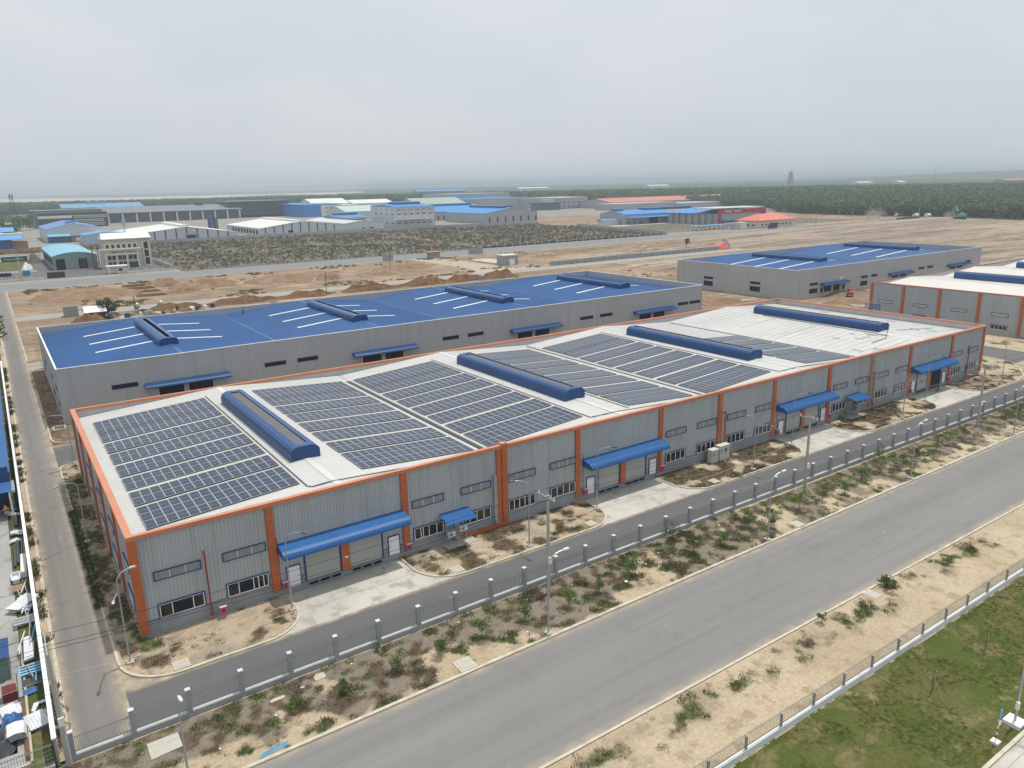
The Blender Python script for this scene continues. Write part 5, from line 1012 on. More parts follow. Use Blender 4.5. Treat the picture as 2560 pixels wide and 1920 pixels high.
for i, (u, v_, hh, dd) in enumerate(((180, 470, 60, 3200), (898, 463, 62, 3600), (984, 462, 58, 3600), (2333, 447, 70, 2600), (532, 466, 50, 4200))):
    a, b = G(u, 480); k = dd / math.hypot(a - CP.x, b - CP.y); a = CP.x + (a - CP.x) * k; b = CP.y + (b - CP.y) * k
    m = MB(); m.tube([(a, b, 0), (a, b, hh)], [1.2, .5], 5); o = m.build('radio_mast', GALV, org=(a, b, 0)); tag(o, 'thin radio mast on the horizon, number %s from the left' % ['one', 'three', 'four', 'five', 'two'][i], 'mast')
FARB = [(1330, 461, 2600, 120, 9, FWHITE, 'low white buildings on the horizon right of centre'), (1100, 468, 2300, 160, 8, SBLUE, 'low blue roofed works far beyond the forest'), (2150, 453, 2400, 70, 8, FWHITE, 'small white building far beyond the forest near the pagoda'), (2520, 441, 2400, 110, 8, M('rust_roof', (.5, .25, .18), .6), 'rust roofed building on the horizon at far right'), (1640, 459, 2800, 100, 8, FWHITE, 'pale building on the horizon left of the pagoda'), (2240, 459, 2200, 30, 9, FWHITE, 'tiny white building behind the forest right of the pagoda')]
for u, v_, dd, wd, hh, mm, lb in FARB:
    a, b = G(u, 490); k = dd / math.hypot(a - CP.x, b - CP.y); a = CP.x + (a - CP.x) * k; b = CP.y + (b - CP.y) * k
    t = thing('distant_building', lb, 'building', (a, b, 0)); MB().box(a - wd / 2, a + wd / 2, b - 15, b + 15, 0, hh + 14).build('wall', mm, t); MB().prism([(b - 16, hh + 14), (b, hh + 17), (b + 16, hh + 14)], a - wd / 2 - 1, a + wd / 2 + 1, 'x').build('roof', mm, t)
# ------------------------------------------------------------------ earth piles, pits and site clutter
def pile(x, y, a, b, h, mat, label, rot=0, seed=1, group='earth piles on the cleared ground', name='earth_pile', n=26, bumps=1.0):
    m = MB(); 
    for j in range(n + 1):
        for i in range(n + 1):
            u = -1.15 + 2.3 * i / n; v = -1.15 + 2.3 * j / n; r = math.hypot(u, v); w = cl(1.08 - r + .35 * noise.noise((u * 1.6 + seed, v * 1.6, seed)))
            hh = h * (min(1, w * 1.35) ** .9) * (1 + .35 * bumps * noise.noise((u * 3 + seed, v * 3, 1)) ) + .16 * bumps * noise.noise((u * 9, v * 9, seed)) * (1 if w > .05 else 0)
            dx, dy = u * a, v * b; c, s = math.cos(rot), math.sin(rot); m.v.append((x + dx * c - dy * s, y + dx * s + dy * c, -.15 + max(0, hh * .72) if w > 0 else -.25))
    m.f = [(j * (n + 1) + i, j * (n + 1) + i + 1, (j + 1) * (n + 1) + i + 1, (j + 1) * (n + 1) + i) for j in range(n) for i in range(n)]
    o = m.build(name, mat, smooth=False, org=(x, y, 0)); return tag(o, label, 'earth pile', group)
pile(21, 252, 18, 14, 3.4, SOILP, 'broad flat brown earth pile beside the left road', seed=2, n=40)
pile(51, 269, 7, 5, 3.6, SOILP, 'pointed brown earth pile right of the four narrow pits', seed=4)
pile(53, 240, 6, 4, 2.6, SOILP, 'small brown earth pile in front of the pointed one', seed=9)
pile(64, 252, 13, 9, 3.6, SOILP, 'large double humped brown earth pile left of centre', seed=6, n=34)
pile(93, 248, 14, 12, 3.4, SOILP, 'wide brown earth pile below the far scrub field', seed=11, n=34)
pile(109, 238, 6, 4, 3.0, SOILP, 'small steep earth pile right of the wide one', seed=13)
pile(112, 252, 8, 6, 1.8, SOILP, 'low earth heap beside the poles in mid distance', seed=14)
pile(150, 252, 15, 9, 2.6, SOILP, 'low reddish earth heap near the road junction', seed=17, n=30)
pile(132, 240, 9, 6, 1.6, SOILP, 'flat earth heap left of the road junction', seed=19)
pile(16, 189, 4.5, 4, 3.0, SOILD, 'red brown earth pile behind the corner of the blue roofed warehouse', seed=21)
for i, (x, l, hh) in enumerate(((40, 11, 2.4), (62, 12, 2.6), (84, 11, 2.4), (108, 12, 3.0), (131, 12, 3.1), (149, 10, 3.2), (166, 8, 3.6))):
    pile(x, 196 - i * .3, l, 4.2, hh, SOILD, 'dark red earth ridge behind the blue roof, %s from the left' % ['first', 'second', 'third', 'fourth', 'fifth', 'sixth', 'seventh'][i], seed=30 + i, group='dark earth ridges behind the warehouse', n=30, bumps=1.5)
for i, (x, y, l) in enumerate(((232, 255, 16), (262, 262, 18), (300, 255, 22), (222, 268, 12), (290, 240, 14), (330, 262, 20), (345, 240, 12))):
    pile(x, y, l, 6, 1.9, SOILP if i % 2 else EARTH, 'low spoil heap on the cleared ground east of the kiosk, number %s from the left' % ['two', 'three', 'five', 'one', 'four', 'six', 'seven'][i], seed=50 + i, n=26, bumps=1.6)
pile(222, 82, 11, 7, 2.2, SOILP, 'sandy spoil heap by the corner of the right warehouse', seed=71); pile(206, 66, 8, 5, 1.4, SOILP, 'low sandy heap before the double armed lamp', seed=72); pile(177, 92, 10, 5, 1.8, SOILP, 'sandy heap between the two blue roofed warehouses', seed=73)
GRAV = M('blue_gravel', (.13, .16, .20), .9, .3, 2)
pile(55, 261, 4, 2.6, .9, GRAV, 'small blue grey gravel heap beside the pointed earth pile', seed=81, group=None)
pile(113.5, 243, 5, 3, .6, GRAV, 'flat grey gravel heap in mid distance', seed=82, group=None)
for i, (x, y) in enumerate(((-.9, 104), (-.7, 92), (-.8, 80), (-.6, 71), (-1.0, 112))): pile(x, y, 1.7, 6.5, .75, BROWN, 'low brown soil bank along the side wall, %s from the back' % ['second', 'third', 'fourth', 'fifth', 'first'][i], seed=90 + i, group='soil banks by the warehouse side', n=18)
for i, (x, y) in enumerate(((41.5, 273), (41.3, 262), (41.2, 250), (41, 237))):
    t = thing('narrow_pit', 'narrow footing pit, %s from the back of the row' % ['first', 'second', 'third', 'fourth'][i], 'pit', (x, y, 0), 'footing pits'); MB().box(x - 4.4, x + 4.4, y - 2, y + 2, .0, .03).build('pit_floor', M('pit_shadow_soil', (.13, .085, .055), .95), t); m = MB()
    for a, b, c, d in ((-4.9, 4.9, 2, 2.6), (-4.9, 4.9, -2.6, -2), (-4.9, -4.4, -2, 2), (4.4, 4.9, -2, 2)): m.box(x + a, x + b, y + c, y + d, 0, .45)
    m.build('spoil_rim', SOILP, t)
rw = thing('retaining_wall', 'long low grey retaining wall beside the mid distance road', 'wall', (206, 213.5, 0)); MB().box(206.4, 322, 213.2, 213.6, 0, 2.0).build('wall', FPOST, rw)
for i in range(29): MB().box(206.4 + 4 * i, 206.8 + 4 * i, 212.9, 213.2, 0, 2.05).build('pilaster', FPOST, rw)
kk = thing('transformer_kiosk', 'small grey flat roofed kiosk with a white double door on the cleared ground', 'kiosk', (191, 229, 0)); MB().box(191.1, 198.9, 228.8, 235, 0, 4.4).build('wall', FPOST, kk); MB().box(190.8, 199.2, 228.5, 235.3, 4.4, 4.8).build('roof', FCAP, kk); MB().box(194.1, 197, 228.68, 228.8, .15, 2.9).build('door', WHITEP, kk)
o = MB().box(192.5, 203, 239, 262, 0, .45).build('foundation_slab', CONCP, org=(197, 250, 0)); tag(o, 'pale concrete foundation slab behind the grey kiosk', 'slab')
gh = thing('guard_hut', 'small guard hut with a red roof edge at the road junction', 'hut', (185, 288, 0)); MB().box(184, 189.4, 286.5, 291, 0, 3).build('wall', FPOST, gh); MB().box(182.5, 191, 285.5, 292, 3, 3.4).build('roof', M('rust_red', (.42, .16, .12), .6), gh)
for x0, x1, lb in ((159, 164.5, 'grey gate wall left of the guard hut'), (210, 219, 'grey gate wall right of the guard hut')):
    o = MB().box(x0, x1, 291, 291.6, 0, 3.4).build('gate_wall', FPOST, org=(x0, 291, 0)); tag(o, lb, 'wall')
nfence = thing('road_fence', 'long thin post fence along the far side of the north road', 'fence', (60, 319.5, 0))
for i in range(58): x = 68 + 5.6 * i; MB().box(x - .12, x + .12, 319.4, 319.65, 0, 2.5).build('post', FCAP, nfence)
nf2 = MB().box(68, 388, 319.5, 319.56, .3, .36); nf2.box(68, 388, 319.5, 319.56, 2.0, 2.06); nf2.box(68, 388, 319.5, 319.56, 1.1, 1.15); nf2.build('rail', GALV, nfence)
SPL = [(112.7, 333), (154, 331.8), (195.2, 329.7), (238.5, 329.3), (287, 333), (327.6, 331), (367, 330), (67.4, 333), (4.5, 330.4)]
for i, (x, y) in enumerate(sorted(SPL)):
    o = MB().tube([(x, y, 0), (x, y, 12.5)], [.32, .2], 6).build('utility_pole', M('pole_concrete', (0, 0, 0)), org=(x, y, 0)); tag(o, 'tall pale pole along the north road, %s from the left' % ['first', 'second', 'third', 'fourth', 'fifth', 'sixth', 'seventh', 'eighth', 'ninth'][i], 'pole', 'poles along the north road')
for (x, y, h, lb) in ((94, 201, 7.5, 'thin rusty pole behind the second blue ridge vent'), (142.2, 248, 8, 'thin rusty pole on the reddish earth heap'), (30, 199, 5, 'short thin pole behind the site clutter')):
    o = MB().tube([(x, y, 0), (x, y, h)], .14, 5).build('rusty_pole', M('rust', (.16, .08, .05), .9), org=(x, y, 0)); tag(o, lb, 'pole')
EP = [(480, 312, 11), (515, 309, 11), (545, 306, 11), (425, 317, 11), (585, 312, 11), (600, 309, 11), (640, 308, 12), (690, 300, 12), (660, 330, 12)]
for i, (x, y, h) in enumerate(sorted(EP)):
    o = MB().tube([(x, y, 0), (x, y, h)], [.3, .18], 5).build('utility_pole', M('pole_concrete', (0, 0, 0)), org=(x, y, 0)); tag(o, 'distant pole on the graded plain, %s from the left' % ['first', 'second', 'third', 'fourth', 'fifth', 'sixth', 'seventh', 'eighth', 'ninth'][i], 'pole', 'poles on the graded plain')
TARP = M('orange_tarp', (.55, .12, .05), .6); TARPB = M('blue_tarp', (.04, .10, .28), .6)
t = thing('tarp_tent', 'orange and blue tarpaulin tent on the cleared ground', 'tent', (327, 216, 0)); m = MB(); m.add([(318, 213, .2), (329, 213, .4), (330, 216, 4.4), (322, 217, 2.4)], [(0, 1, 2, 3)]); m.build('orange_side', TARP, t); m = MB(); m.add([(329, 213, .4), (335, 217, 1.0), (334, 219, 4.6), (327, 217, 5.0)], [(0, 1, 2, 3)]); m.build('blue_side', TARPB, t)
hut = thing('site_shack', 'tin roofed shack beside the bushy tree behind the blue roof', 'shack', (18, 191, 0)); MB().box(15.5, 20.5, 190, 194, 0, 2.2).build('wall', DARKM, hut); MB().prism([(189.5, 2.2), (192, 3.8), (194.5, 2.2), (194.5, 2.35), (192, 3.95), (189.5, 2.35)], 15, 21, 'x').build('roof', WHITEP, hut)
hut = thing('brick_hut', 'unfinished grey block hut at the edge of the mid distance road', 'hut', (12, 203, 0)); MB().box(10.6, 14.2, 201, 204.5, 0, 3.0).build('wall', M('block_wall', (.20, .17, .15), .9, .2), hut); MB().box(10.4, 14.4, 200.8, 201, 0, 3.2).build('frame', STEEL, hut)
ORDW = 'first second third fourth fifth sixth seventh eighth ninth tenth eleventh twelfth thirteenth fourteenth fifteenth sixteenth seventeenth eighteenth nineteenth twentieth twenty-first twenty-second twenty-third twenty-fourth twenty-fifth twenty-sixth'.split()
cr = random.Random(11); CLUT = [(WHITEP, 'pale'), (DARKM, 'dark'), (GALV, 'grey'), (WOOD, 'wooden')]
for i in range(26):
    x = 20 + i * 1.25 + cr.uniform(-.4, .4); y = cr.uniform(187, 193.5); mt, nm = CLUT[i % 4]; w, d, h = cr.uniform(.4, 1.6), cr.uniform(.3, .9), cr.uniform(.25, 1.3)
    m = MB(); c, s = math.cos(i), math.sin(i); P = [(x + a * c - b * s, y + a * s + b * c) for a, b in ((-w, -d), (w, -d), (w, d * .8), (-w * .8, d))]; m.prism(P, 0, h, 'z'); m.prism([(p[0] * .6 + x * .4, p[1] * .6 + y * .4) for p in P], h, h + .25, 'z')
    o = m.build('building_material', mt, org=(x, y, 0)); tag(o, '%s site material behind the blue roof, %s from the left' % (nm, ORDW[i]), 'site material', 'site material behind the warehouse, ' + nm)
for x, y, lb in ((31.2, 203.7, 'left round green and white bin at the roadside'), (38.3, 203.9, 'right round green and white bin at the roadside')):
    t = thing('round_bin', lb, 'bin', (x, y, 0)); m = MB(); m.ball((x, y, 1), 1, 10, 8, (1, 1, .9)); m.build('shell', M('bin_green', (.15, .35, .25), .5), t); m = MB(); m.tube([(x + .1, y - .2, 1.5), (x + .2, y - .4, 2.0)], [.6, .4], 8); m.build('lid', WHITEP, t)
# ladders left of warehouses
ladder('tall caged ladder at the far left corner of the blue roofed warehouse', .4, 122.5, 9.6, -1, 0)
ladder('caged ladder with inspection frame at the near back corner by the road', -.15, 50.8, 9.4, -1, 0)
# skip tank by warehouse corner
t = thing('concrete_tank', 'square concrete pit with pipes by the warehouse corner', 'tank', (-.6, 71, 0)); m = MB()
for a in ((-1.5, .3, 69.4, 69.6), (-1.5, .3, 71.6, 71.8), (-1.5, -1.3, 69.6, 71.6), (.1, .3, 69.6, 71.6)): m.box(*a, 0, .8)
m.build('rim', CONC, t)
# ------------------------------------------------------------------ neighbour yard at the left edge
t = thing('neighbour_shed', 'blue roofed shed cut off by the left edge of the picture', 'shed', (-8, 36, 0)); MB().rib([(-30, 5.6), (-7.55, 4.6)], 39.9, 84, .45, .04, lambda u, p, q: (p, u, q), .3).build('roof', BLUER, t); MB().box(-30, -7.9, 40.2, 83.5, 0, 4.4).build('wall', BLUEM, t); m = MB(); m.box(-30, -7.7, 39.9, 40.0, 2.5, 5.3); m.build('gable_skirt', NAVY, t); MB().rib([(-30, 3.9), (-7.4, 3.4)], 36, 39.8, .4, .03, lambda u, p, q: (p, u, q), .3).build('lean_to_roof', BLUER, t); MB().box(-7.6, -7.3, 36, 39.8, 3.2, 3.5).build('gutter', GALV, t)
for y in (36.3, 39.6): MB().box(-8.0, -7.8, y - .1, y + .1, 0, 3.3).build('post', WHITEP, t)
WT2 = M('scrap_white', (.66, .68, .70), .4, .12, 2, grime=.2); BT2 = M('scrap_blue', (.05, .14, .34), .4, .2, 2); LB2 = M('scrap_light_blue', (.16, .42, .60), .4, .15, 2); GT2 = M('scrap_dark', (.07, .075, .08), .6, .3, 2)
def scrap(name, label, mat, x, y, fn, cat='scrap metal'):
    m = MB(); fn(m); o = m.build(name, mat, org=(x, y, 0)); return tag(o, label, cat)
def sheetstack(x, y, w, l, n, rot=0, z=.12, wob=.12, seed=1):
    def f(m):
        r = random.Random(seed)
        for i in range(n):
            a = rot + r.uniform(-wob, wob); dx, dy = r.uniform(-.15, .15), r.uniform(-.2, .2); c, s = math.cos(a), math.sin(a); zz = z + i * .07; tl = r.uniform(-.05, .1)
            m.rib([(-l / 2, zz), (l / 2 - .3, zz + tl), (l / 2, zz + tl * 2)], -w / 2, w / 2, .22, .035, lambda u, p, q: (x + dx + u * c - p * s, y + dy + u * s + p * c, q), .4)
            m.add([(x + dx + u * c - p * s, y + dy + u * s + p * c, zz - .06) for u, p in ((-w / 2, -l / 2), (w / 2, -l / 2), (w / 2, l / 2), (-w / 2, l / 2))], [(0, 1, 2, 3)])
    return f
scrap('roof_sheet_stack', 'stack of white ribbed roof sheets on the grass at the bottom left', WT2, -7.75, -6.6, sheetstack(-7.75, -6.6, 1.25, 1.9, 4, .15))
scrap('roof_sheet_offcut', 'two bent white sheet offcuts above the white sheet stack', WT2, -7.8, -4.7, lambda m: (m.prism([(-8.2, -5.0), (-8.0, -5.3), (-7.7, -4.4), (-7.0, -4.3), (-7.05, -4.0), (-8.0, -4.1)], .15, .2, 'z')))
scrap('tarp', 'folded blue sheet lying on the grass strip', BT2, -8.0, -2.2, sheetstack(-8.05, -2.2, .9, .55, 2, .1, seed=3), 'sheet')
scrap('blue_rack', 'light blue slotted steel racking lying across the grass strip', LB2, -7.8, .9, lambda m: [m.box(-8.75, -7.0, -.1 + .42 * i, .08 + .42 * i, .2, .42) for i in range(4)] + [m.box(-8.7 + .42 * i, -8.55 + .42 * i, -.1, 1.35, .12, .3) for i in range(5)])
scrap('blue_rack_slots', 'row of white slots on the light blue racking', WT2, -7.8, .9, lambda m: [m.box(-8.7 + .12 * i, -8.64 + .12 * i, -.07 + .42 * j, .05 + .42 * j, .42, .44) for i in range(14) for j in range(4)]).parent = None
bpy.data.objects['blue_rack_slots'].parent = bpy.data.objects['blue_rack']; bpy.data.objects['blue_rack_slots'].location = (0, 0, 0)
for k_ in ('label', 'category'): del bpy.data.objects['blue_rack_slots'][k_]
scrap('grey_board', 'dark grey board below the light blue racking', GT2, -7.8, -.9, lambda m: m.prism([(-8.7, -1.5), (-7.1, -1.2), (-7.0, -.3), (-8.65, -.5)], .12, .22, 'z'))
scrap('insulated_sheet', 'tall white insulated panel with a grille lying on the strip', WT2, -7.9, 4.4, lambda m: m.prism([(-8.3, 2.0), (-7.6, 2.2), (-7.5, 4.6), (-7.75, 5.9), (-8.2, 5.8)], .3, .5, 'z'))
scrap('slotted_plank', 'pale slotted steel walkway plank across the strip', GALV, -7.9, 9.1, lambda m: [m.box(-8.8, -7.1, 8.35 + .5 * i, 8.75 + .5 * i, .35, .5) for i in range(3)])
for i in range(14): MB().box(-8.7 + .12 * i, -8.64 + .12 * i, 8.42, 8.52, .5, .52).build('slot', WT2, bpy.data.objects['slotted_plank'])
scrap('roof_sheet_stack', 'crumpled stack of white ribbed sheets in the middle of the strip', WT2, -7.9, 12.3, sheetstack(-7.9, 12.5, 1.4, 2.5, 5, -.45, .3, .3, 5))
scrap('pallet', 'small wooden pallet on the scrap strip', WOOD, -8.2, 16.3, lambda m: [m.box(-8.6, -7.8, 15.6 + .22 * i, 15.75 + .22 * i, .3, .36) for i in range(6)] + [m.box(-8.6 + .36 * i, -8.52 + .36 * i, 15.6, 16.85, .14, .3) for i in range(3)], 'pallet')
scrap('white_box_frame', 'open white box frame beside the long cream cabinet', WT2, -8.2, 18.8, lambda m: [m.box(-8.7, -7.9, 17.8, 17.95, .1, .5), m.box(-8.7, -7.9, 19.6, 19.75, .1, .5), m.box(-8.7, -8.6, 17.8, 19.7, .1, .5), m.box(-8, -7.9, 17.8, 19.7, .1, .5), m.box(-8.6, -8.0, 17.9, 19.6, .1, .15)])
scrap('cream_cabinet', 'long cream steel cabinet lying on the strip', CREAML, -7.5, 21, lambda m: (m.prism([(-7.85, 18.6), (-7.35, 18.6), (-7.2, 23.2), (-7.7, 23.2)], .15, .8, 'z'), m.prism([(-7.8, 18.7), (-7.4, 18.7), (-7.25, 23.1), (-7.65, 23.1)], .8, .84, 'z')), 'cabinet')
for i, (x, y, l, mt, cn2) in enumerate(((-8.25, 24.5, 6, GT2, 'black'), (-8.0, 25.2, 6, GT2, 'black'), (-7.6, 26, 5.5, GALV, 'grey'), (-7.4, 25.5, 6, GALV, 'grey'), (-8.2, 33.5, 6, GT2, 'black'), (-7.8, 35, 4, GT2, 'black'), (-7.35, 34, 5, GT2, 'black'))):
    o = MB().tube([(x, y - l / 2, .3), (x + .15, y + l / 2, .32)], .13 if cn2 == 'black' else .06, 8).build('scrap_pipe', mt, org=(x, y, 0)); tag(o, '%s pipe lying lengthwise on the strip, %s from the camera' % (cn2, ['first', 'second', 'third', 'fourth', 'fifth', 'sixth', 'seventh'][i]), 'pipe', 'pipes on the scrap strip')
for i in range(16):
    x = cr.uniform(-8.5, -7.3); y = cr.uniform(-1, 16); a = cr.uniform(-.25, .25); l = cr.uniform(1.5, 3.2); mt = (GALV, LB2, STEEL, WT2)[i % 4]
    z = cr.uniform(.45, .62); m = MB(); m.add([], []); v = [(x + s * .045 + math.sin(a) * t_, y + t_, z + dz) for dz in (0, .05) for t_ in (-l / 2, l / 2) for s in (-1, 1)]; m.add(v, [(0, 2, 3, 1), (4, 5, 7, 6), (0, 1, 5, 4), (2, 6, 7, 3), (0, 4, 6, 2), (1, 3, 7, 5)])
    o = m.build('steel_section', mt, org=(x, y, 0)); tag(o, '%s steel section on the scrap strip, %s of its colour' % (('grey', 'light blue', 'dark grey', 'white')[i % 4], ORDW[i // 4]), 'steel section', 'steel sections on the strip, ' + ('grey', 'light blue', 'dark grey', 'white')[i % 4])
for i, (x, y, mt, w, l) in enumerate(((-7.8, 38.2, BT2, .8, .6), (-8.2, 37.0, WT2, .6, 1.3), (-7.6, 36.6, WT2, .5, 1.2), (-7.7, 30.6, WT2, .8, 1.3), (-8.0, 28.4, WT2, .5, .9))):
    scrap('scrap_sheet', ('blue crumpled sheet at the far end of the strip', 'white bent sheet near the blue crumpled sheet', 'narrow white sheet against the boundary wall', 'pale crumpled sheet between the two groups of pipes', 'small pale sheet behind the grey pipes')[i], mt, x, y, sheetstack(x, y, w, l, 3, .5 * i, .3, .5, i + 9))
scrap('steel_channel', 'rusty brown steel channel along the kerb of the yard', M('rust', (0, 0, 0)), -8.55, -6, lambda m: m.box(-8.72, -8.5, -10.5, -3.2, .05, .35))
scrap('grey_beam', 'grey steel beam leaning along the yard kerb', STEEL, -8.7, -.8, lambda m: m.box(-8.85, -8.6, -3.0, 1.2, .05, .4))
o = MB().box(-8.5, -8.35, -10.9, 3, .02, .2).build('kerb', KERB); o['kind'] = 'structure'; o = MB().box(-30, -8.5, -11.3, -11.0, .02, .3).build('kerb', KERB); o['kind'] = 'structure'
t = thing('red_box', 'dark red steel box standing in the yard', 'box', (-9.4, -2.2, 0)); MB().box(-9.85, -8.95, -2.6, -1.6, .02, .9).build('body', M('dark_red', (.15, .025, .03), .6, .15, 2), t); MB().box(-9.6, -9.2, -2.3, -1.9, .9, .93).build('lid', M('dark_red', (0, 0, 0)), t)
t = thing('green_container', 'green cabin with a blue ribbed roof at the left edge', 'cabin', (-10.5, 2, 0)); MB().box(-13.5, -9.25, .6, 3.4, .0, 2.0).build('wall', M('cabin_green', (.12, .20, .16), .6, .1), t); MB().rib([(-13.6, 2.5), (-9.1, 2.05)], .4, 3.6, .3, .03, lambda u, p, q: (p, u, q), .3).build('roof', BLUEM, t)
scrap('roof_sheet_stack', 'pile of white ribbed sheets on the yard behind the red box', WT2, -9.4, -4.2, sheetstack(-9.4, -4.1, 1.1, 1.5, 4, .1, .05, .2, 15))
scrap('curved_white_sheets', 'bundle of curved white sheets in front of the blue tarpaulin heap', WT2, -9.1, -7.6, lambda m: [m.rib([(-.62, .25 + .16 * i), (-.5, .45 + .16 * i), (0, .55 + .16 * i), (.5, .45 + .16 * i), (.62, .25 + .16 * i)], -.75, .75, .25, .02, lambda u, p, q: (-9.15 + p, -7.7 + u, q), .3) for i in range(4)])
def heap(x, y, a, b, h, mat, label, name, cat, seed):
    m = MB(); n = 16
    for j in range(n + 1):
        for i in range(n + 1):
            u = -1 + 2 * i / n; v = -1 + 2 * j / n; r = math.hypot(u, v); w = cl(1 - r ** 2.5); m.v.append((x + u * a, y + v * b, .02 + h * w * (1 + .8 * noise.noise((u * 2.3 + seed, v * 2.3, seed)))))
    m.f = [(j * (n + 1) + i, j * (n + 1) + i + 1, (j + 1) * (n + 1) + i + 1, (j + 1) * (n + 1) + i) for j in range(n) for i in range(n)]
    o = m.build(name, mat, org=(x, y, 0)); return tag(o, label, cat)
heap(-9.35, -6.0, .85, .9, 1.0, BT2, 'heap of blue tarpaulin over sheets at the bottom left', 'tarpaulin_heap', 'tarpaulin', 3); heap(-10.0, -7.9, .8, 1.3, .9, GT2, 'black net heap beside the curved white sheets', 'net_heap', 'net', 5)
t = thing('warning_sign', 'orange triangular warning sign by the neighbour shed', 'sign', (-8.55, 36.6, 0)); m = MB(); m.prism([(-8.85, 1.2), (-8.25, 1.2), (-8.55, 1.8)], 36.5, 36.54, 'y'); m.build('plate', M('sign_orange', (.75, .33, .03), .5), t); MB().box(-8.57, -8.53, 36.54, 36.58, 0, 1.2).build('post', GALV, t)
for (x, y, lb) in ((-7.6, 60, 'single armed lamp above the neighbour blue roof, nearer one'), (-7.5, 84, 'single armed lamp above the neighbour blue roof, farther one')): lamp(lb, x, y, 7.2, [(-1, .1, 1.6, 0)], head=LH)
# north yard
for i in range(9): x = -3.5 + (i % 5) * 1.15; y = 356 + (i // 5) * 1.4; o = MB().tube([(x, y, 0), (x, y, 1.6)], .6, 10).build('drum', M('drum_blue', (.015, .03, .10), .5), org=(x, y, 0)); tag(o, 'dark blue drum on the grass, %s of the %s row' % (['first', 'second', 'third', 'fourth', 'fifth'][i % 5], ('front', 'back')[i // 5]), 'drum', 'dark blue drums')
t = thing('blue_crate', 'blue crate tank on the grass left of the dark gate', 'tank', (7, 354, 0)); MB().box(6, 9, 353, 356, .1, 2.2).build('body', M('crate_blue', (.05, .22, .40), .5), t); MB().box(5.8, 9.2, 352.8, 356.2, 2.2, 2.35).build('lid', SBLUE, t)
heap(9.5, 391, 2.6, 3.5, 2.6, WT2, 'white sack heap at the edge of the grass', 'sack_heap', 'sacks', 8); heap(14.5, 430, 3.6, 7, 4.2, M('brown_clutter', (.14, .12, .09), .9, .4, 2), 'brown stack of goods by the curved shed', 'goods_stack', 'goods', 12)
t = thing('blue_shelter', 'blue roofed shelter at the far left edge near the north road', 'shelter', (-8, 352, 0)); MB().prism([(345, 3.0), (352, 3.8), (352, 4.0), (345, 3.2)], -30, -4.5, 'x').build('roof', BLUER, t); MB().prism([(352, 5), (362, 5.6), (362, 5.8), (352, 5.2)], -30, -5.5, 'x').build('upper_roof', PALE, t); MB().box(-30, -6.5, 346, 347, 0, 3).build('post_row', GALV, t)
t = thing('blue_sheds', 'two tone shed with blue roof strips at the far left edge', 'shed', (-5, 560, 0)); MB().box(-60, 9, 562, 575, 0, 6.5).build('wall', NAVY, t); MB().prism([(560, 6.6), (570, 9), (570, 9.3), (560, 6.9)], -60, 15, 'x').build('roof', SBLUE, t); MB().box(9, 18, 563, 575, 0, 5.5).build('brick_end', BRICK, t); MB().box(-60, 18, 620, 630, 0, 8.5).build('rear_wall', FWHITE, t); MB().prism([(660, 8), (672, 11), (672, 11.3), (660, 8.3)], -60, 14, 'x').build('rear_roof', SBLUE, t)
# ------------------------------------------------------------------ vehicles far off and people
def truck(x, y, a, label, body, bed):
    t = thing('truck', label, 'truck', (x, y, 0), None, a); ORG[t.name] = Vector((0, 0, 0))
    MB().box(2.0, 4.0, -1.2, 1.2, .9, 3.3).build('cab', body, t); MB().box(3.98, 4.05, -1.0, 1.0, 2.0, 3.0).build('windscreen', GLASS, t); MB().box(-4, 1.8, -1.3, 1.3, 1.2, 2.9).build('bed', bed, t); MB().box(-4, 3.8, -.9, .9, .6, 1.2).build('chassis', DARKM, t)
    for wx in (-3, -1.8, 3):
        for wy in (-1.1, 1.1): MB().tube([(wx, wy - .2, .5), (wx, wy + .2, .5)], .5, 12).build('wheel', DARKM, t)
truck(753, 486, R(190), 'white truck raising dust at the forest edge', WHITEP, GALV); truck(707, 328, R(160), 'pale dump truck with trailing dust before the forest', WHITEP, SOILP)
def excavator(x, y, a, label, mat, s=1):
    t = thing('excavator', label, 'excavator', (x, y, 0), None, a); ORG[t.name] = Vector((0, 0, 0))
    for sy in (-1.1, 1.1): MB().prism([(-2 * s, .1), (-2.2 * s, .5), (-1.9 * s, .9 * s), (1.9 * s, .9 * s), (2.2 * s, .5), (2 * s, .1)], (sy - .3) * s, (sy + .3) * s, 'y').build('track', DARKM, t)
    MB().box(-2.2 * s, .9 * s, -1.2 * s, 1.2 * s, 1.0 * s, 2.2 * s).build('body', mat, t); MB().box(-.2 * s, 1.3 * s, .1 * s, 1.2 * s, 1.3 * s, 2.9 * s).build('cab', GLASS, t)
    MB().prism([(.8 * s, 1.8 * s), (3.2 * s, 4.9 * s), (3.7 * s, 4.7 * s), (1.4 * s, 1.4 * s)], -.35 * s, .05 * s, 'y').build('boom', mat, t); MB().prism([(3.1 * s, 4.9 * s), (3.7 * s, 5.0 * s), (5.4 * s, 2.2 * s), (5.0 * s, 2.0 * s)], -.3 * s, 0, 'y').build('stick', mat, t); MB().prism([(4.9 * s, 2.3 * s), (5.6 * s, 2.2 * s), (5.5 * s, 1.2 * s), (4.6 * s, 1.3 * s)], -.6 * s, .3 * s, 'y').build('bucket', DARKM, t)
excavator(218, 72, R(30), 'orange excavator on the sandy heap by the right warehouse', M('digger_orange', (.55, .08, .03), .5), .75); excavator(689, 264, R(60), 'green excavator with raised arm in dust before the forest', M('digger_green', (.10, .36, .28), .5), 2.2)
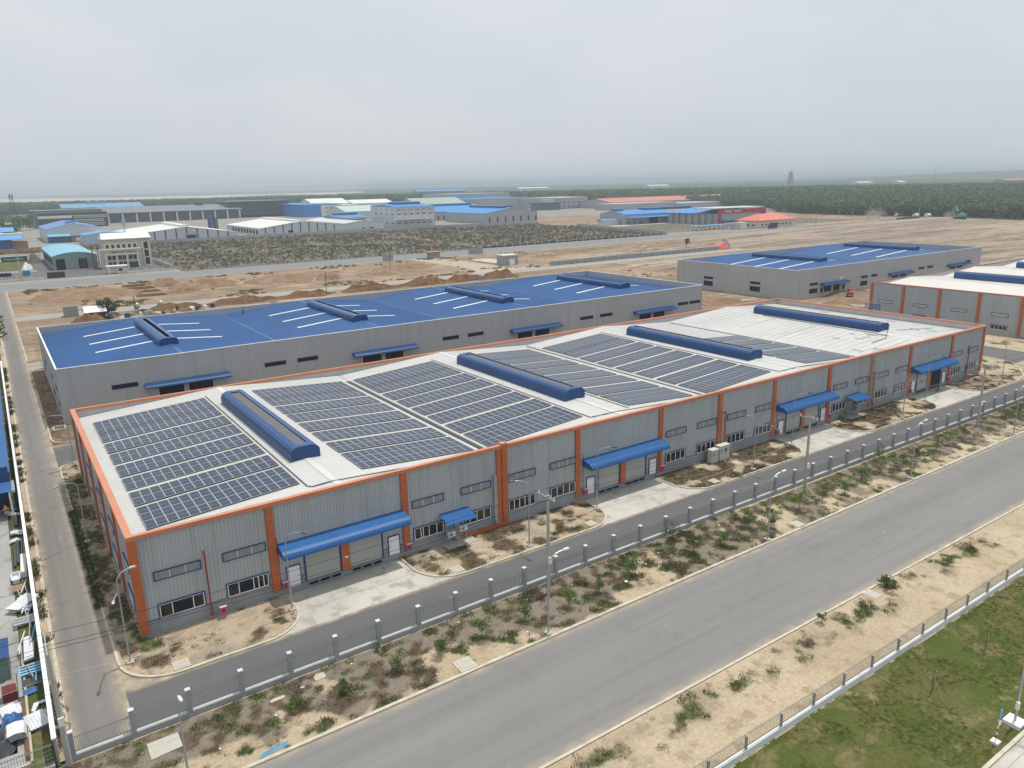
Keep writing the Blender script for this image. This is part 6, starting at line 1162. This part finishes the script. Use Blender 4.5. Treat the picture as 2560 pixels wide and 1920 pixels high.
for x, y, lb in ((700, 308, 'left pale concrete pipe section on the plain'), (705, 300, 'right pale concrete pipe section on the plain')):
    m = MB(); m.tube([(x - 3, y, 1.8), (x + 3, y, 1.8)], 1.8, 14); o = m.build('concrete_pipe', FWHITE, org=(x, y, 0)); tag(o, lb, 'pipe')
m = MB(); m.box(655, 690, 300, 301, .3, 1.6); [m.box(655 + 5 * i, 656 + 5 * i, 299.6, 301.4, 0, .5) for i in range(8)]; o = m.build('material_row', DARKM, org=(672, 300, 0)); tag(o, 'long dark row of stacked material on the graded plain', 'material')
def person(x, y, z, label, shirt, pants, crouch=False, a=0):
    t = thing('person', label, 'person', (x, y, z)); SK = M('skin', (.38, .22, .15), .6)
    J = [(0, 0, .92), (0, 0, 1.18), (0, 0, 1.42), (0, .01, 1.52), (0, -.02, 1.66), (.1, 0, .88), (.11, .0, .48), (.12, .03, .06), (.12, -.1, .03), (-.1, 0, .88), (-.11, 0, .48), (-.12, .03, .06), (-.12, -.1, .03), (.19, 0, 1.4), (.25, .02, 1.12), (.27, -.08, .88), (-.19, 0, 1.4), (-.25, .02, 1.12), (-.27, -.08, .88)]
    rr_ = [.13, .12, .11, .055, .10, .09, .06, .045, .04, .09, .06, .045, .04, .06, .045, .035, .06, .045, .035]
    if crouch: J = [(0, .05, .32), (0, -.05, .55), (0, -.2, .78), (0, -.25, .86), (0, -.3, .98), (.1, .03, .3), (.2, -.35, .48), (.2, -.2, .06), (.2, -.34, .03), (-.1, .03, .3), (-.2, -.35, .48), (-.2, -.2, .06), (-.2, -.34, .03), (.19, -.2, .74), (.25, -.35, .5), (.15, -.5, .4), (-.19, -.2, .74), (-.25, -.35, .5), (-.15, -.5, .4)]
    Ed = [(0, 1), (1, 2), (2, 3), (3, 4), (0, 5), (5, 6), (6, 7), (7, 8), (0, 9), (9, 10), (10, 11), (11, 12), (2, 13), (13, 14), (14, 15), (2, 16), (16, 17), (17, 18)]
    me = bpy.data.meshes.new('body'); me.from_pydata(J, Ed, []); me.materials.append(pants); me.materials.append(shirt); me.materials.append(SK); o = bpy.data.objects.new('body', me); COL.objects.link(o); o.parent = t; o.rotation_euler.z = a
    sk_ = o.modifiers.new('skin', 'SKIN'); 
    for i, v in enumerate(me.skin_vertices[0].data if me.skin_vertices else []): v.radius = (rr_[i], rr_[i]); v.use_root = i == 0
    o.modifiers.new('sub', 'SUBSURF').levels = 1
    for (nm, z0, z1, rad, mt) in (('shirt', 1.0 if not crouch else .5, 1.42 if not crouch else .78, .175, shirt), ('hair', 1.68 if not crouch else 1.0, 1.74 if not crouch else 1.06, .1, DARKM)):
        yy = 0 if not crouch else (-.12 if nm == 'shirt' else -.3); m = MB(); m.tube([(0, yy, z0), (0, yy, (z0 + z1) / 2), (0, yy, z1)], [rad * .9, rad, rad * .8], 10); s_ = m.build(nm, mt, None); s_.parent = t; s_.rotation_euler.z = a
    return t
person(42.2, 118.8, 7.95, 'person in a yellow green vest standing on the blue roof', M('vest', (.50, .55, .12), .7), M('trousers_dark', (.03, .035, .05), .8), a=.4)
person(127.6, -.9, .03, 'person in a pale shirt crouching on the fourth loading apron', WHITEP, M('trousers_dark', (.03, .035, .05), .8), True, .3)
person(60.2, -17.4, .12, 'person in red crouching among plants on the verge near the lamp', M('red_shirt', (.5, .05, .04), .7), M('trousers_dark', (.03, .035, .05), .8), True, 1.2)
for i, (x, y) in enumerate(((300, 216), (306, 219), (313, 217))): person(x, y, .03, 'site worker in %s near the tarpaulin tent' % ('blue', 'orange', 'dark clothes')[i], (TARPB, TARP, DARKM)[i], M('trousers_dark', (0, 0, 0)), a=i)
# ------------------------------------------------------------------ vegetation
def leafmat(name, col, var=.45):
    m, nt, b = newmat(name); oi = N(nt, 'ShaderNodeObjectInfo'); 
    a = mixc(nt, oi.outputs['Random'], tuple(c * (1 - var) for c in col), tuple(c * (1 + var) for c in col))
    c = mixc(nt, noisef(nt, .9, .3, .7, 3), a, tuple(v * .7 for v in col)); nt.links.new(c, b.inputs['Base Color']); setin(b, Roughness=.75); b.inputs['Specular IOR Level'].default_value = .2
    return m
LEAF = leafmat('leaf_green', (.105, .165, .038)); LEAFD = leafmat('leaf_dark', (.075, .115, .038), .3); LEAFF = leafmat('forest_leaf', (.14, .19, .085), .28); DRY = leafmat('dry_weed', (.32, .24, .15), .3); GRN = leafmat('weed_green', (.118, .135, .055), .35); DRK = leafmat('weed_brown', (.165, .12, .08), .35); GOLD = leafmat('golden_grass', (.42, .31, .17), .25); BARK = M('bark', (.16, .13, .10), .9, .3, 3)
def leaves(m, r, c, rad, n, size, sq=(1, 1, 1), shell=.35, clump=None, gaps=None):
    k = 0
    while k < n:
        d = Vector((r.gauss(0, 1), r.gauss(0, 1), r.gauss(0, 1)));
        if d.length < 1e-3: continue
        d.normalize(); q = shell + (1 - shell) * r.random() ** .5; p = Vector((c[0] + d.x * rad * sq[0] * q, c[1] + d.y * rad * sq[1] * q, c[2] + d.z * rad * sq[2] * q))
        if clump and noise.noise(p * clump) < -.05: k += .34; continue
        u = Vector((r.gauss(0, 1), r.gauss(0, 1), r.gauss(0, .6))).normalized(); w = u.cross(Vector((r.gauss(0, 1), r.gauss(0, 1), r.gauss(0, 1)))).normalized(); s = size * r.uniform(.6, 1.3)
        m.add([p - u * s, p + w * s * .55, p + u * s, p - w * s * .55], [(0, 1, 2, 3)]); k += 1
def proto_tuft(seed, n=26, h=.32, sp=.34, mat=GRN, wd=.035):
    r = random.Random(seed); m = MB()
    for _ in range(n):
        a = r.uniform(0, 6.28); q = sp * r.random() ** .6; x, y = q * math.cos(a), q * math.sin(a); b = r.uniform(0, 6.28); l = h * r.uniform(.4, 1.1); tx, ty = x + math.cos(a) * l * .5, y + math.sin(a) * l * .5; w = wd * r.uniform(.7, 1.4)
        m.add([(x - w * math.cos(b), y - w * math.sin(b), -.02), (x + w * math.cos(b), y + w * math.sin(b), -.02), (tx + w * .5 * math.cos(b), ty + w * .5 * math.sin(b), l), (tx - w * .5 * math.cos(b), ty - w * .5 * math.sin(b), l)], [(0, 1, 2, 3)])
    me = bpy.data.meshes.new('tuft_source'); me.from_pydata(m.v, [], m.f); me.materials.append(mat); return bpy.data.objects.new('tuft_source', me)
def proto_tree(seed, mat, h=13, r0=4.2, n=190, size=.75, crown=.5):
    r = random.Random(seed); m = MB(); zc = h * .60; leaves(m, r, (0, 0, h * .3), r0 * .85, 46, size, (1, 1, .85), .5)
    for i in range(5): a = i * 2.5; leaves(m, r, (math.cos(a) * r0 * .45, math.sin(a) * r0 * .45, zc + r.uniform(-1.5, 2.2)), r0 * .62, n // 5, size, (1, 1, .8), .55)
    t = MB(); t.tube([(0, 0, 0), (0, 0, h * .5), (.2, .1, h * .75)], [.22, .16, .08], 5)
    me = bpy.data.meshes.new('tree_source'); k = len(m.v); me.from_pydata([tuple(v) for v in m.v] + t.v, [], m.f + [tuple(i + k for i in f) for f in t.f]); me.materials.append(mat); me.materials.append(BARK)
    for i, p in enumerate(me.polygons): p.material_index = 0 if i < len(m.f) else 1
    return bpy.data.objects.new('tree_source', me)
def scatter(name, protos, pts, label, cat, seed=1):
    me = bpy.data.meshes.new(name); me.from_pydata([p[:3] for p in pts], [], []); at = me.attributes.new('sc', 'FLOAT', 'POINT'); at.data.foreach_set('value', [p[3] for p in pts])
    o = bpy.data.objects.new(name, me); COL.objects.link(o); tag(o, label, cat, kind='stuff')
    ng = bpy.data.node_groups.new(name, 'GeometryNodeTree'); ng.interface.new_socket('Geometry', in_out='INPUT', socket_type='NodeSocketGeometry'); ng.interface.new_socket('Geometry', in_out='OUTPUT', socket_type='NodeSocketGeometry')
    gi = ng.nodes.new('NodeGroupInput'); go = ng.nodes.new('NodeGroupOutput'); ip = ng.nodes.new('GeometryNodeInstanceOnPoints'); jn = ng.nodes.new('GeometryNodeJoinGeometry')
    mp_ = ng.nodes.new('GeometryNodeMeshToPoints'); ng.links.new(gi.outputs[0], mp_.inputs[0])
    for p in protos:
        oi = ng.nodes.new('GeometryNodeObjectInfo'); oi.inputs['Object'].default_value = p; g2 = ng.nodes.new('GeometryNodeGeometryToInstance'); ng.links.new(oi.outputs['Geometry'], g2.inputs[0]); ng.links.new(g2.outputs[0], jn.inputs[0])
    ng.links.new(mp_.outputs[0], ip.inputs['Points']); ng.links.new(jn.outputs[0], ip.inputs['Instance']); ip.inputs['Pick Instance'].default_value = True
    rv = ng.nodes.new('FunctionNodeRandomValue'); rv.data_type = 'FLOAT_VECTOR'; rv.inputs[0].default_value = (-.12, -.12, 0); rv.inputs[1].default_value = (.12, .12, 6.283); ng.links.new(rv.outputs[0], ip.inputs['Rotation'])
    na = ng.nodes.new('GeometryNodeInputNamedAttribute'); na.data_type = 'FLOAT'; na.inputs['Name'].default_value = 'sc'; ng.links.new(na.outputs['Attribute'], ip.inputs['Scale'])
    ng.links.new(ip.outputs[0], go.inputs[0]); o.modifiers.new('scatter', 'NODES').node_group = ng
    return o
pg_ = [proto_tuft(i, 30, .22, .34, GRN, .028) for i in range(3)]; pd_ = [proto_tuft(10 + i, 26, .16, .36, DRY, .022) for i in range(2)]; pk_ = [proto_tuft(20 + i, 34, .15, .42, DRK, .028) for i in range(3)]
scatter('green_weeds', pg_, TUFTS['green'], 'scattered green weeds on the verges and planting strips', 'weeds')
scatter('dry_weeds', pd_, TUFTS['dry'], 'scattered dry straw coloured weeds on the verges', 'weeds')
scatter('brown_weeds', pk_, TUFTS['dark'], 'withered brown ground cover on the verges and planting strips', 'weeds')
r2 = random.Random(5); pts = []
for i in range(20000):
    x = 12 + 85 * r2.random() ** 1.5; y = r2.uniform(-47.4, -38.4)
    if fbm(x, y, .18, 40) > -.12: pts.append((x, y, .12, r2.uniform(.22, .5)))
scatter('lawn_grass', [proto_tuft(30 + i, 22, .13, .34, leafmat('lawn_blade%d' % i, ((.14, .20, .035), (.18, .20, .055))[i % 2], .2), .02) for i in range(2)], pts, 'patchy green lawn grass beyond the white based fence', 'grass')
def sapling(x, y, s, seed, label, name='young_tree', mat=LEAF, group='young trees on the verge', bare=False):
    r = random.Random(seed); t = thing(name, label, 'young tree', (x, y, .1), group); ORG[t.name] = Vector((0, 0, 0)); t.rotation_euler.z = r.uniform(0, 6)
    m = MB(); m.tube([(0, 0, 0), (.03, .02, .6 * s), (.0, .05, 1.2 * s)], [.035, .028, .015], 6)
    for i in range(5): a = i * 1.3 + r.random(); m.tube([(0, 0, (.45 + .14 * i) * s), (.35 * s * math.cos(a), .35 * s * math.sin(a), (.75 + .16 * i) * s)], [.014, .006], 4)
    m.build('trunk', BARK, t)
    if not bare:
        m = MB()
        for i in range(7): a = i * .95 + r.random(); q = .32 * s * r.uniform(.5, 1.2); leaves(m, r, (q * math.cos(a), q * math.sin(a), (.6 + .12 * i) * s), .30 * s, 60, .07 * s ** .5, (1, 1, .85), .3)
        m.build('crown', mat, t)
    return t
SP = [(7.2, -16.6, .8), (11.2, -16.6, .75), (15.6, -16.7, 1.15), (19.3, -16.9, 1.15), (23.2, -16.8, 1.35), (27.6, -16.8, 1.05), (32.1, -17.2, 1.25), (35.9, -17.0, .7), (40.5, -16.5, 1.35), (44.9, -17.0, 1.3), (48.6, -16.8, 1.2), (52.5, -17.4, .95), (58.1, -16.1, 1.1), (65.9, -16.9, 1.6), (70.2, -17.0, 1.3), (74.2, -17.2, 1.2), (79.0, -16.5, 1.3), (83.9, -16.2, 1.4), (88.2, -16.6, 1.1), (92.9, -15.9, 1.0), (97.5, -16.2, 1.4), (100.9, -16.2, 1.2), (105.4, -16.1, 1.1), (116.7, -16.6, 1.3), (122.3, -16.0, 1.3), (129, -16.4, 1.2), (136, -16.4, 1.2)]
OW = 'first second third fourth fifth sixth seventh eighth ninth tenth eleventh twelfth thirteenth fourteenth fifteenth sixteenth seventeenth eighteenth nineteenth twentieth twenty-first twenty-second twenty-third twenty-fourth twenty-fifth twenty-sixth twenty-seventh'.split()
for i, (x, y, s) in enumerate(SP): sapling(x, y, s * 1.15, i + 100, 'young leafy tree on the verge, %s from the near end' % OW[i])
for i, (x, y) in enumerate(((37.2, -42), (46, -42), (54.9, -41.7))):
    t = sapling(x, y, 1.9, 300 + i, 'bare staked young tree on the lawn, %s from the near end' % OW[i], 'staked_tree', group='staked trees on the lawn', bare=True)
    for k in range(3): a = k * 2.09; MB().tube([(0, 0, 1.5), (.95 * math.cos(a), .95 * math.sin(a), 0)], .02, 5).build('stake', WOOD, t)
sapling(15.5, -13.2, .55, 400, 'small green bush at the fence foot', 'small_bush', group=None);  sapling(47.7, -31.9, .7, 402, 'small tufted shrub at the far kerb, nearer than the bushy one', 'green_shrub', group=None)
sapling(49.3, -13.3, 1.3, 403, 'pale grey green plant at the fence foot in mid picture', 'pale_plant', leafmat('pale_leaf', (.16, .20, .11), .2), None); sapling(87.8, -13.6, 1.5, 404, 'pale grey green plant at the fence foot farther along', 'pale_plant', leafmat('pale_leaf2', (.16, .20, .11), .2), None); sapling(98.3, -1.6, 1.4, 405, 'round grass clump before the third service shelter', 'grass_clump', LEAFD, None)
sapling(30.1, -33.6, 1.4, 408, 'leafless twiggy bush at the bottom of the sand verge', 'bare_bush', group=None, bare=True)
def bigtree(x, y, h, rad, label, seed, mat=LEAFD, cat='tree', n=900, size=.34, trunk=True, zc=None, group=None):
    r = random.Random(seed); t = thing('leafy_tree' if trunk else 'round_bush', label, cat, (x, y, 0), group); ORG[t.name] = Vector((0, 0, 0)); zc = zc or h * .62
    m = MB()
    for i in range(9): a = i * 2.4; q = rad * .5 * math.sqrt(i / 9); leaves(m, r, (q * math.cos(a), q * math.sin(a), zc + r.uniform(-.25, .28) * h * .6), rad * .58, n // 9, size, (1, 1, .85), .5, .6)
    m.build('crown', mat, t); m = MB(); m.tube([(0, 0, 0), (.1, 0, h * .35), (0, .1, h * .6)], [.22, .17, .1], 7)
    for i in range(4): a = i * 1.6; m.tube([(0, 0, h * .35), (rad * .5 * math.cos(a), rad * .5 * math.sin(a), h * .65)], [.1, .04], 5)
    m.build('trunk', BARK, t); return t
for i, (x, y, h, rad) in enumerate(((-8.6, 147, 8.5, 4.0), (-9.2, 158, 9, 4.2), (-9.0, 170, 9, 4), (-9.4, 182, 9, 4), (-9.3, 196, 9, 4.3), (-9.5, 212, 9, 4.3))): bigtree(x, y, h, rad, 'dark green tree at the left edge beyond the white wall, %s from the near end' % OW[i], 500 + i, LEAF if i % 3 == 0 else LEAFD, group='trees beyond the left wall')
bigtree(-7.95, 41.5 - 5.0 + 1.4, 2.4, 1.1, 'round clipped dark bush under the neighbour canopy', 520, LEAFD, 'bush', 1500, .1, False, 1.3)
bigtree(21.5, 193, 5.5, 4.0, 'dark bushy tree among the clutter behind the blue roof', 521, LEAFD, n=1400)
for i, (x, y, h, rad) in enumerate(((5, 760, 14, 9), (25, 900, 15, 10), (34, 880, 14, 9), (12, 700, 12, 8), (45, 1050, 14, 10), (-10, 980, 14, 12), (15, 1080, 14, 12))): bigtree(x, y, h, rad, 'hazy round tree at the far left among sheds, %s of its group' % OW[i], 540 + i, LEAFD, n=700, size=1.0, group='hazy trees at the far left')
t = bigtree(57.6, -32.2, 1.5, 1.15, 'bushy green shrub growing at the far kerb of the main road', 565, LEAF, 'bush', 700, .12, False, .7)
bigtree(325, 240, 5, 2.2, 'lone small tree on the cleared ground near the tent', 560, LEAFD, n=400, size=.35)
# scrub field cover
r3 = random.Random(9); pts = []
FP_ = [(72, 323), (396, 323), (421, 449), (420, 510), (332, 541), (243, 545), (94, 541), (72, 541)]
while len(pts) < 9000:
    x = r3.uniform(72, 422); y = r3.uniform(323, 545)
    if inside(x, y, FP_) and fbm(x, y, .035, 3) + r3.uniform(-.9, .9) > -.1 and abs((x - 250) - (y - 430) * .1) > 2: pts.append((x, y, 0, r3.choice((.25, .3, .35, .4, .45, .5, .6, .75, .9 if r3.random() < .5 else .4))))
def shrub(seed, mat):
    r = random.Random(seed); m = MB(); leaves(m, r, (0, 0, .6), 1.3, 60, .38, (1, 1, .65), .4); me = bpy.data.meshes.new('shrub_source'); me.from_pydata([tuple(v) for v in m.v], [], m.f); me.materials.append(mat); return bpy.data.objects.new('shrub_source', me)
SHR = [shrub(1, leafmat('shrub_a', (.20, .178, .125), .2)), shrub(2, leafmat('shrub_b', (.15, .155, .09), .25)), shrub(3, leafmat('shrub_c', (.22, .19, .135), .2))]
scatter('scrub_cover', SHR, pts, 'low brown and olive scrub covering the walled field', 'scrub')
poly('field_track', EARTH, [(259, 504), (262, 504), (249, 371), (244.5, 337), (242, 337), (246, 371)], .06)
pts = [(r3.uniform(-40, 60), r3.uniform(515, 542), 0, r3.uniform(1.0, 2.2)) for _ in range(900)]
scatter('golden_grass', [proto_tuft(60, 40, .9, .9, GOLD, .12), proto_tuft(61, 40, 1.0, .9, GOLD, .12)], pts, 'band of tall golden dry grass behind the grey panel wall', 'grass')
pts = []
for i in range(1500):
    x = r3.uniform(3, 240); y = r3.choice((r3.uniform(213, 226), r3.uniform(134, 188), r3.uniform(275, 288), r3.uniform(215, 288)))
    if fbm(x, y, .05, 8) > .1: pts.append((x, y, 0, r3.uniform(.6, 1.8)))
scatter('dry_scrub', [proto_tuft(62, 40, .35, .7, DRY, .06), proto_tuft(63, 40, .35, .7, GRN, .06)], pts, 'thin dry weeds scattered over the cleared ground', 'weeds')
# forest
EDGE = [(-2500, 1350), (-600, 1500), (24, 1660), (250, 1700), (620, 1300), (800, 1130), (902, 1011), (905, 800), (868, 610), (800, 530), (743, 492), (714, 430), (704, 359), (715, 283), (691, 190), (665, 60), (640, -150), (900, -700), (9000, -2500), (9000, 9000), (-2500, 9000)]
SANDP = [G(-600, 523), G(0, 515), G(300, 510), G(600, 499), G(930, 488), G(910, 478), G(600, 485), G(300, 492.5), G(0, 496), G(-600, 502)]
yaw = math.atan2(CF.y, CF.x); pts = []
def inview(x, y, mrg=R(38)):
    a = math.atan2(y - CP.y, x - CP.x) - yaw; return abs(a) < mrg
r4 = random.Random(21); st_ = 7.0
for iy in range(int((2300 + 300) / st_)):
    for ix in range(int(2600 / st_)):
        x = -300 + ix * st_ * 1.12; y = -260 + iy * st_; d = math.hypot(x - CP.x, y - CP.y)
        if d > 2150 or not inview(x, y) or not inside(x, y, EDGE): continue
        if d > 1350 and (ix + iy) % 2: continue
        s = r4.uniform(.8, 1.15) * (1.35 if d > 1350 else 1); pts.append((x + r4.uniform(-2, 2), y + r4.uniform(-2, 2), 0, s))
FT = [proto_tree(i, LEAFF, 14, 5.2, 230, .95) for i in range(4)]
scatter('rubber_forest', FT, pts, 'dense hazy rubber tree plantation closing the whole far side', 'forest')
m = MB(); q_ = 13
for iy in range(170):
    for ix in range(190):
        x = -300 + ix * q_; y = -250 + iy * q_
        if math.hypot(x - CP.x, y - CP.y) < 2080 and inview(x, y) and all(inside(x + a, y + b, EDGE) for a, b in ((-9, -6), (q_ + 4, -6), (-9, q_ + 6), (q_ + 4, q_ + 6))):
            k = len(m.v); m.v += [(x + a, y + b, 8.3 + 1.6 * noise.noise(((x + a) * .05, (y + b) * .05, 0))) for a, b in ((0, 0), (q_, 0), (q_, q_), (0, q_))]; m.f.append((k, k + 1, k + 2, k + 3))
o = m.build('forest_fill', gmat('canopy_fill', (.10, .135, .055), (.075, .105, .042), (.12, .15, .07), .05, .2, .5, fine=.3)); tag(o, 'dense lower foliage inside the rubber tree plantation', 'forest', kind='stuff')
# far canopy
m = MB(); idx = {}; na, nr_ = 220, 120
for j in range(nr_ + 1):
    d = 2050 * (15000 / 2050) ** (j / nr_)
    for i in range(na + 1):
        a = yaw + R(40) * (1 - 2 * i / na); x = CP.x + d * math.cos(a); y = CP.y + d * math.sin(a); nn = noise.fractal((x * .006, y * .006, 3), 1, 2, 4); g = noise.noise((x * .0005, y * .0005, 7))
        rt = cl((i / na - .55) * 2.6) * cl((d - 3300) / 3200)
        m.v.append((x, y, 11 + 4.5 * nn + (6 if g > .1 else 0) + rt * 46 * cl(.35 + 1.4 * noise.noise((x * .0006, y * .0006, 1)))))
for j in range(nr_):
    for i in range(na):
        k = j * (na + 1) + i; c = [(m.v[q][0], m.v[q][1]) for q in (k, k + 1, k + na + 1, k + na + 2)]; cx = sum(p[0] for p in c) / 4; cy = sum(p[1] for p in c) / 4
        if not inside(cx, cy, SANDP): m.f.append((k, k + 1, k + na + 2, k + na + 1))
FCAN = gmat('far_canopy', (.085, .115, .055), (.06, .085, .042), (.11, .135, .07), .004, .02, .09, fine=.45)
o = m.build('hills', FCAN, smooth=False); o['kind'] = 'structure'
# ------------------------------------------------------------------ haze
hz = MB().box(-16200, 16200, -16200, 16200, -1.2, 78).build('haze', bpy.data.materials.new('haze_air')); hz['kind'] = 'stuff'; hz['label'] = 'pale haze fading the far ground'; hz['category'] = 'haze'
hm = hz.data.materials[0]; hm.use_nodes = True; nt = hm.node_tree; nt.nodes.clear(); ho = N(nt, 'ShaderNodeOutputMaterial'); hv = N(nt, 'ShaderNodeVolumePrincipled'); hv.inputs['Color'].default_value = (.56, .65, .74, 1); hv.inputs['Density'].default_value = .00023; hv.inputs['Anisotropy'].default_value = .0
nt.links.new(hv.outputs[0], ho.inputs['Volume'])

# ------------------------------------------------------------------ dust raised by the trucks
DU = bpy.data.materials.new('dust_air'); DU.use_nodes = True; nt = DU.node_tree; nt.nodes.clear(); do = N(nt, 'ShaderNodeOutputMaterial'); dv = N(nt, 'ShaderNodeVolumePrincipled'); dv.inputs['Color'].default_value = (.85, .78, .68, 1)
tc = N(nt, 'ShaderNodeTexCoord'); ln = N(nt, 'ShaderNodeVectorMath', operation='LENGTH'); nt.links.new(tc.outputs['Object'], ln.inputs[0]); mr = N(nt, 'ShaderNodeMapRange'); mr.inputs[1].default_value = 1; mr.inputs[2].default_value = .1; mr.inputs[3].default_value = 0; mr.inputs[4].default_value = .10; nt.links.new(ln.outputs['Value'], mr.inputs[0])
mm = N(nt, 'ShaderNodeMath', operation='MULTIPLY'); nt.links.new(mr.outputs[0], mm.inputs[0]); nt.links.new(noisef(nt, 2.2, .38, .65, 4), mm.inputs[1]); nt.links.new(mm.outputs[0], dv.inputs['Density']); nt.links.new(dv.outputs[0], do.inputs['Volume'])
for (x, y, sx, sy, sz, lb) in ((747, 478, 13, 9, 6, 'pale dust cloud behind the white truck'), (697, 345, 16, 11, 8, 'pale dust cloud behind the dump truck'), (694, 272, 13, 9, 8, 'pale dust cloud around the green excavator')):
    o = MB().ball((0, 0, 0), 1, 16, 10).build('dust_cloud', DU, org=(0, 0, 0)); o.location = (x, y, 1.5); o.scale = (sx, sy, sz); tag(o, lb, 'dust', kind='stuff')

# ------------------------------------------------------------------ small things
t = thing('scaffold_frame', 'light scaffold with blue netting standing behind the far right parapet', 'scaffold', (147.2, 24, 0)); m = MB()
for y in (21.2, 23.6, 26.0, 28.2):
    for x in (146.3, 147.6): m.tube([(x, y, 0), (x, y, 11.0 if y < 27 else 10.4)], .03, 5)
m.build('upright', GALV, t); m = MB()
for z in (9.9, 10.9):
    for x in (146.3, 147.6): m.tube([(x, 21.2, z), (x, 28.2, z)], .025, 5)
m.build('ledger', GALV, t); m = MB(); m.tube([(146.4, 20.4, 8.4), (147.2, 22.0, 11.4)], .03, 5); m.tube([(146.4, 23.8, 12.0), (147.0, 26.6, 10.4)], .03, 5); m.build('brace', GALV, t)
MB().box(146.3, 147.6, 24.2, 28.2, 9.86, 9.92).build('deck_board', GALV, t); m = MB()
for i in range(9): m.box(146.28, 146.3, 21.3 + .4 * i, 21.5 + .4 * i, 9.6, 10.9)
m.build('netting', M('net_blue', (.03, .07, .22), .7), t)
lr = random.Random(77)
for i in range(14):
    x, y = 1.5 + i * 4.1 + lr.uniform(-1, 1), lr.uniform(-19, -13.2); a = lr.uniform(.08, .2); m = MB(); m.prism([(x + a * math.cos(k) * lr.uniform(.6, 1), y + a * math.sin(k) * lr.uniform(.6, 1)) for k in (0, 1.2, 2.3, 3.4, 4.6, 5.5)], .08, .14 + a * .5, 'z')
    o = m.build('stone', (WHITEP, KERB, CONC)[i % 3], org=(x, y, .1)); tag(o, 'small pale stone or scrap on the road verge, %s from the near end' % ORDW[i], 'stone', 'stones on the verge')
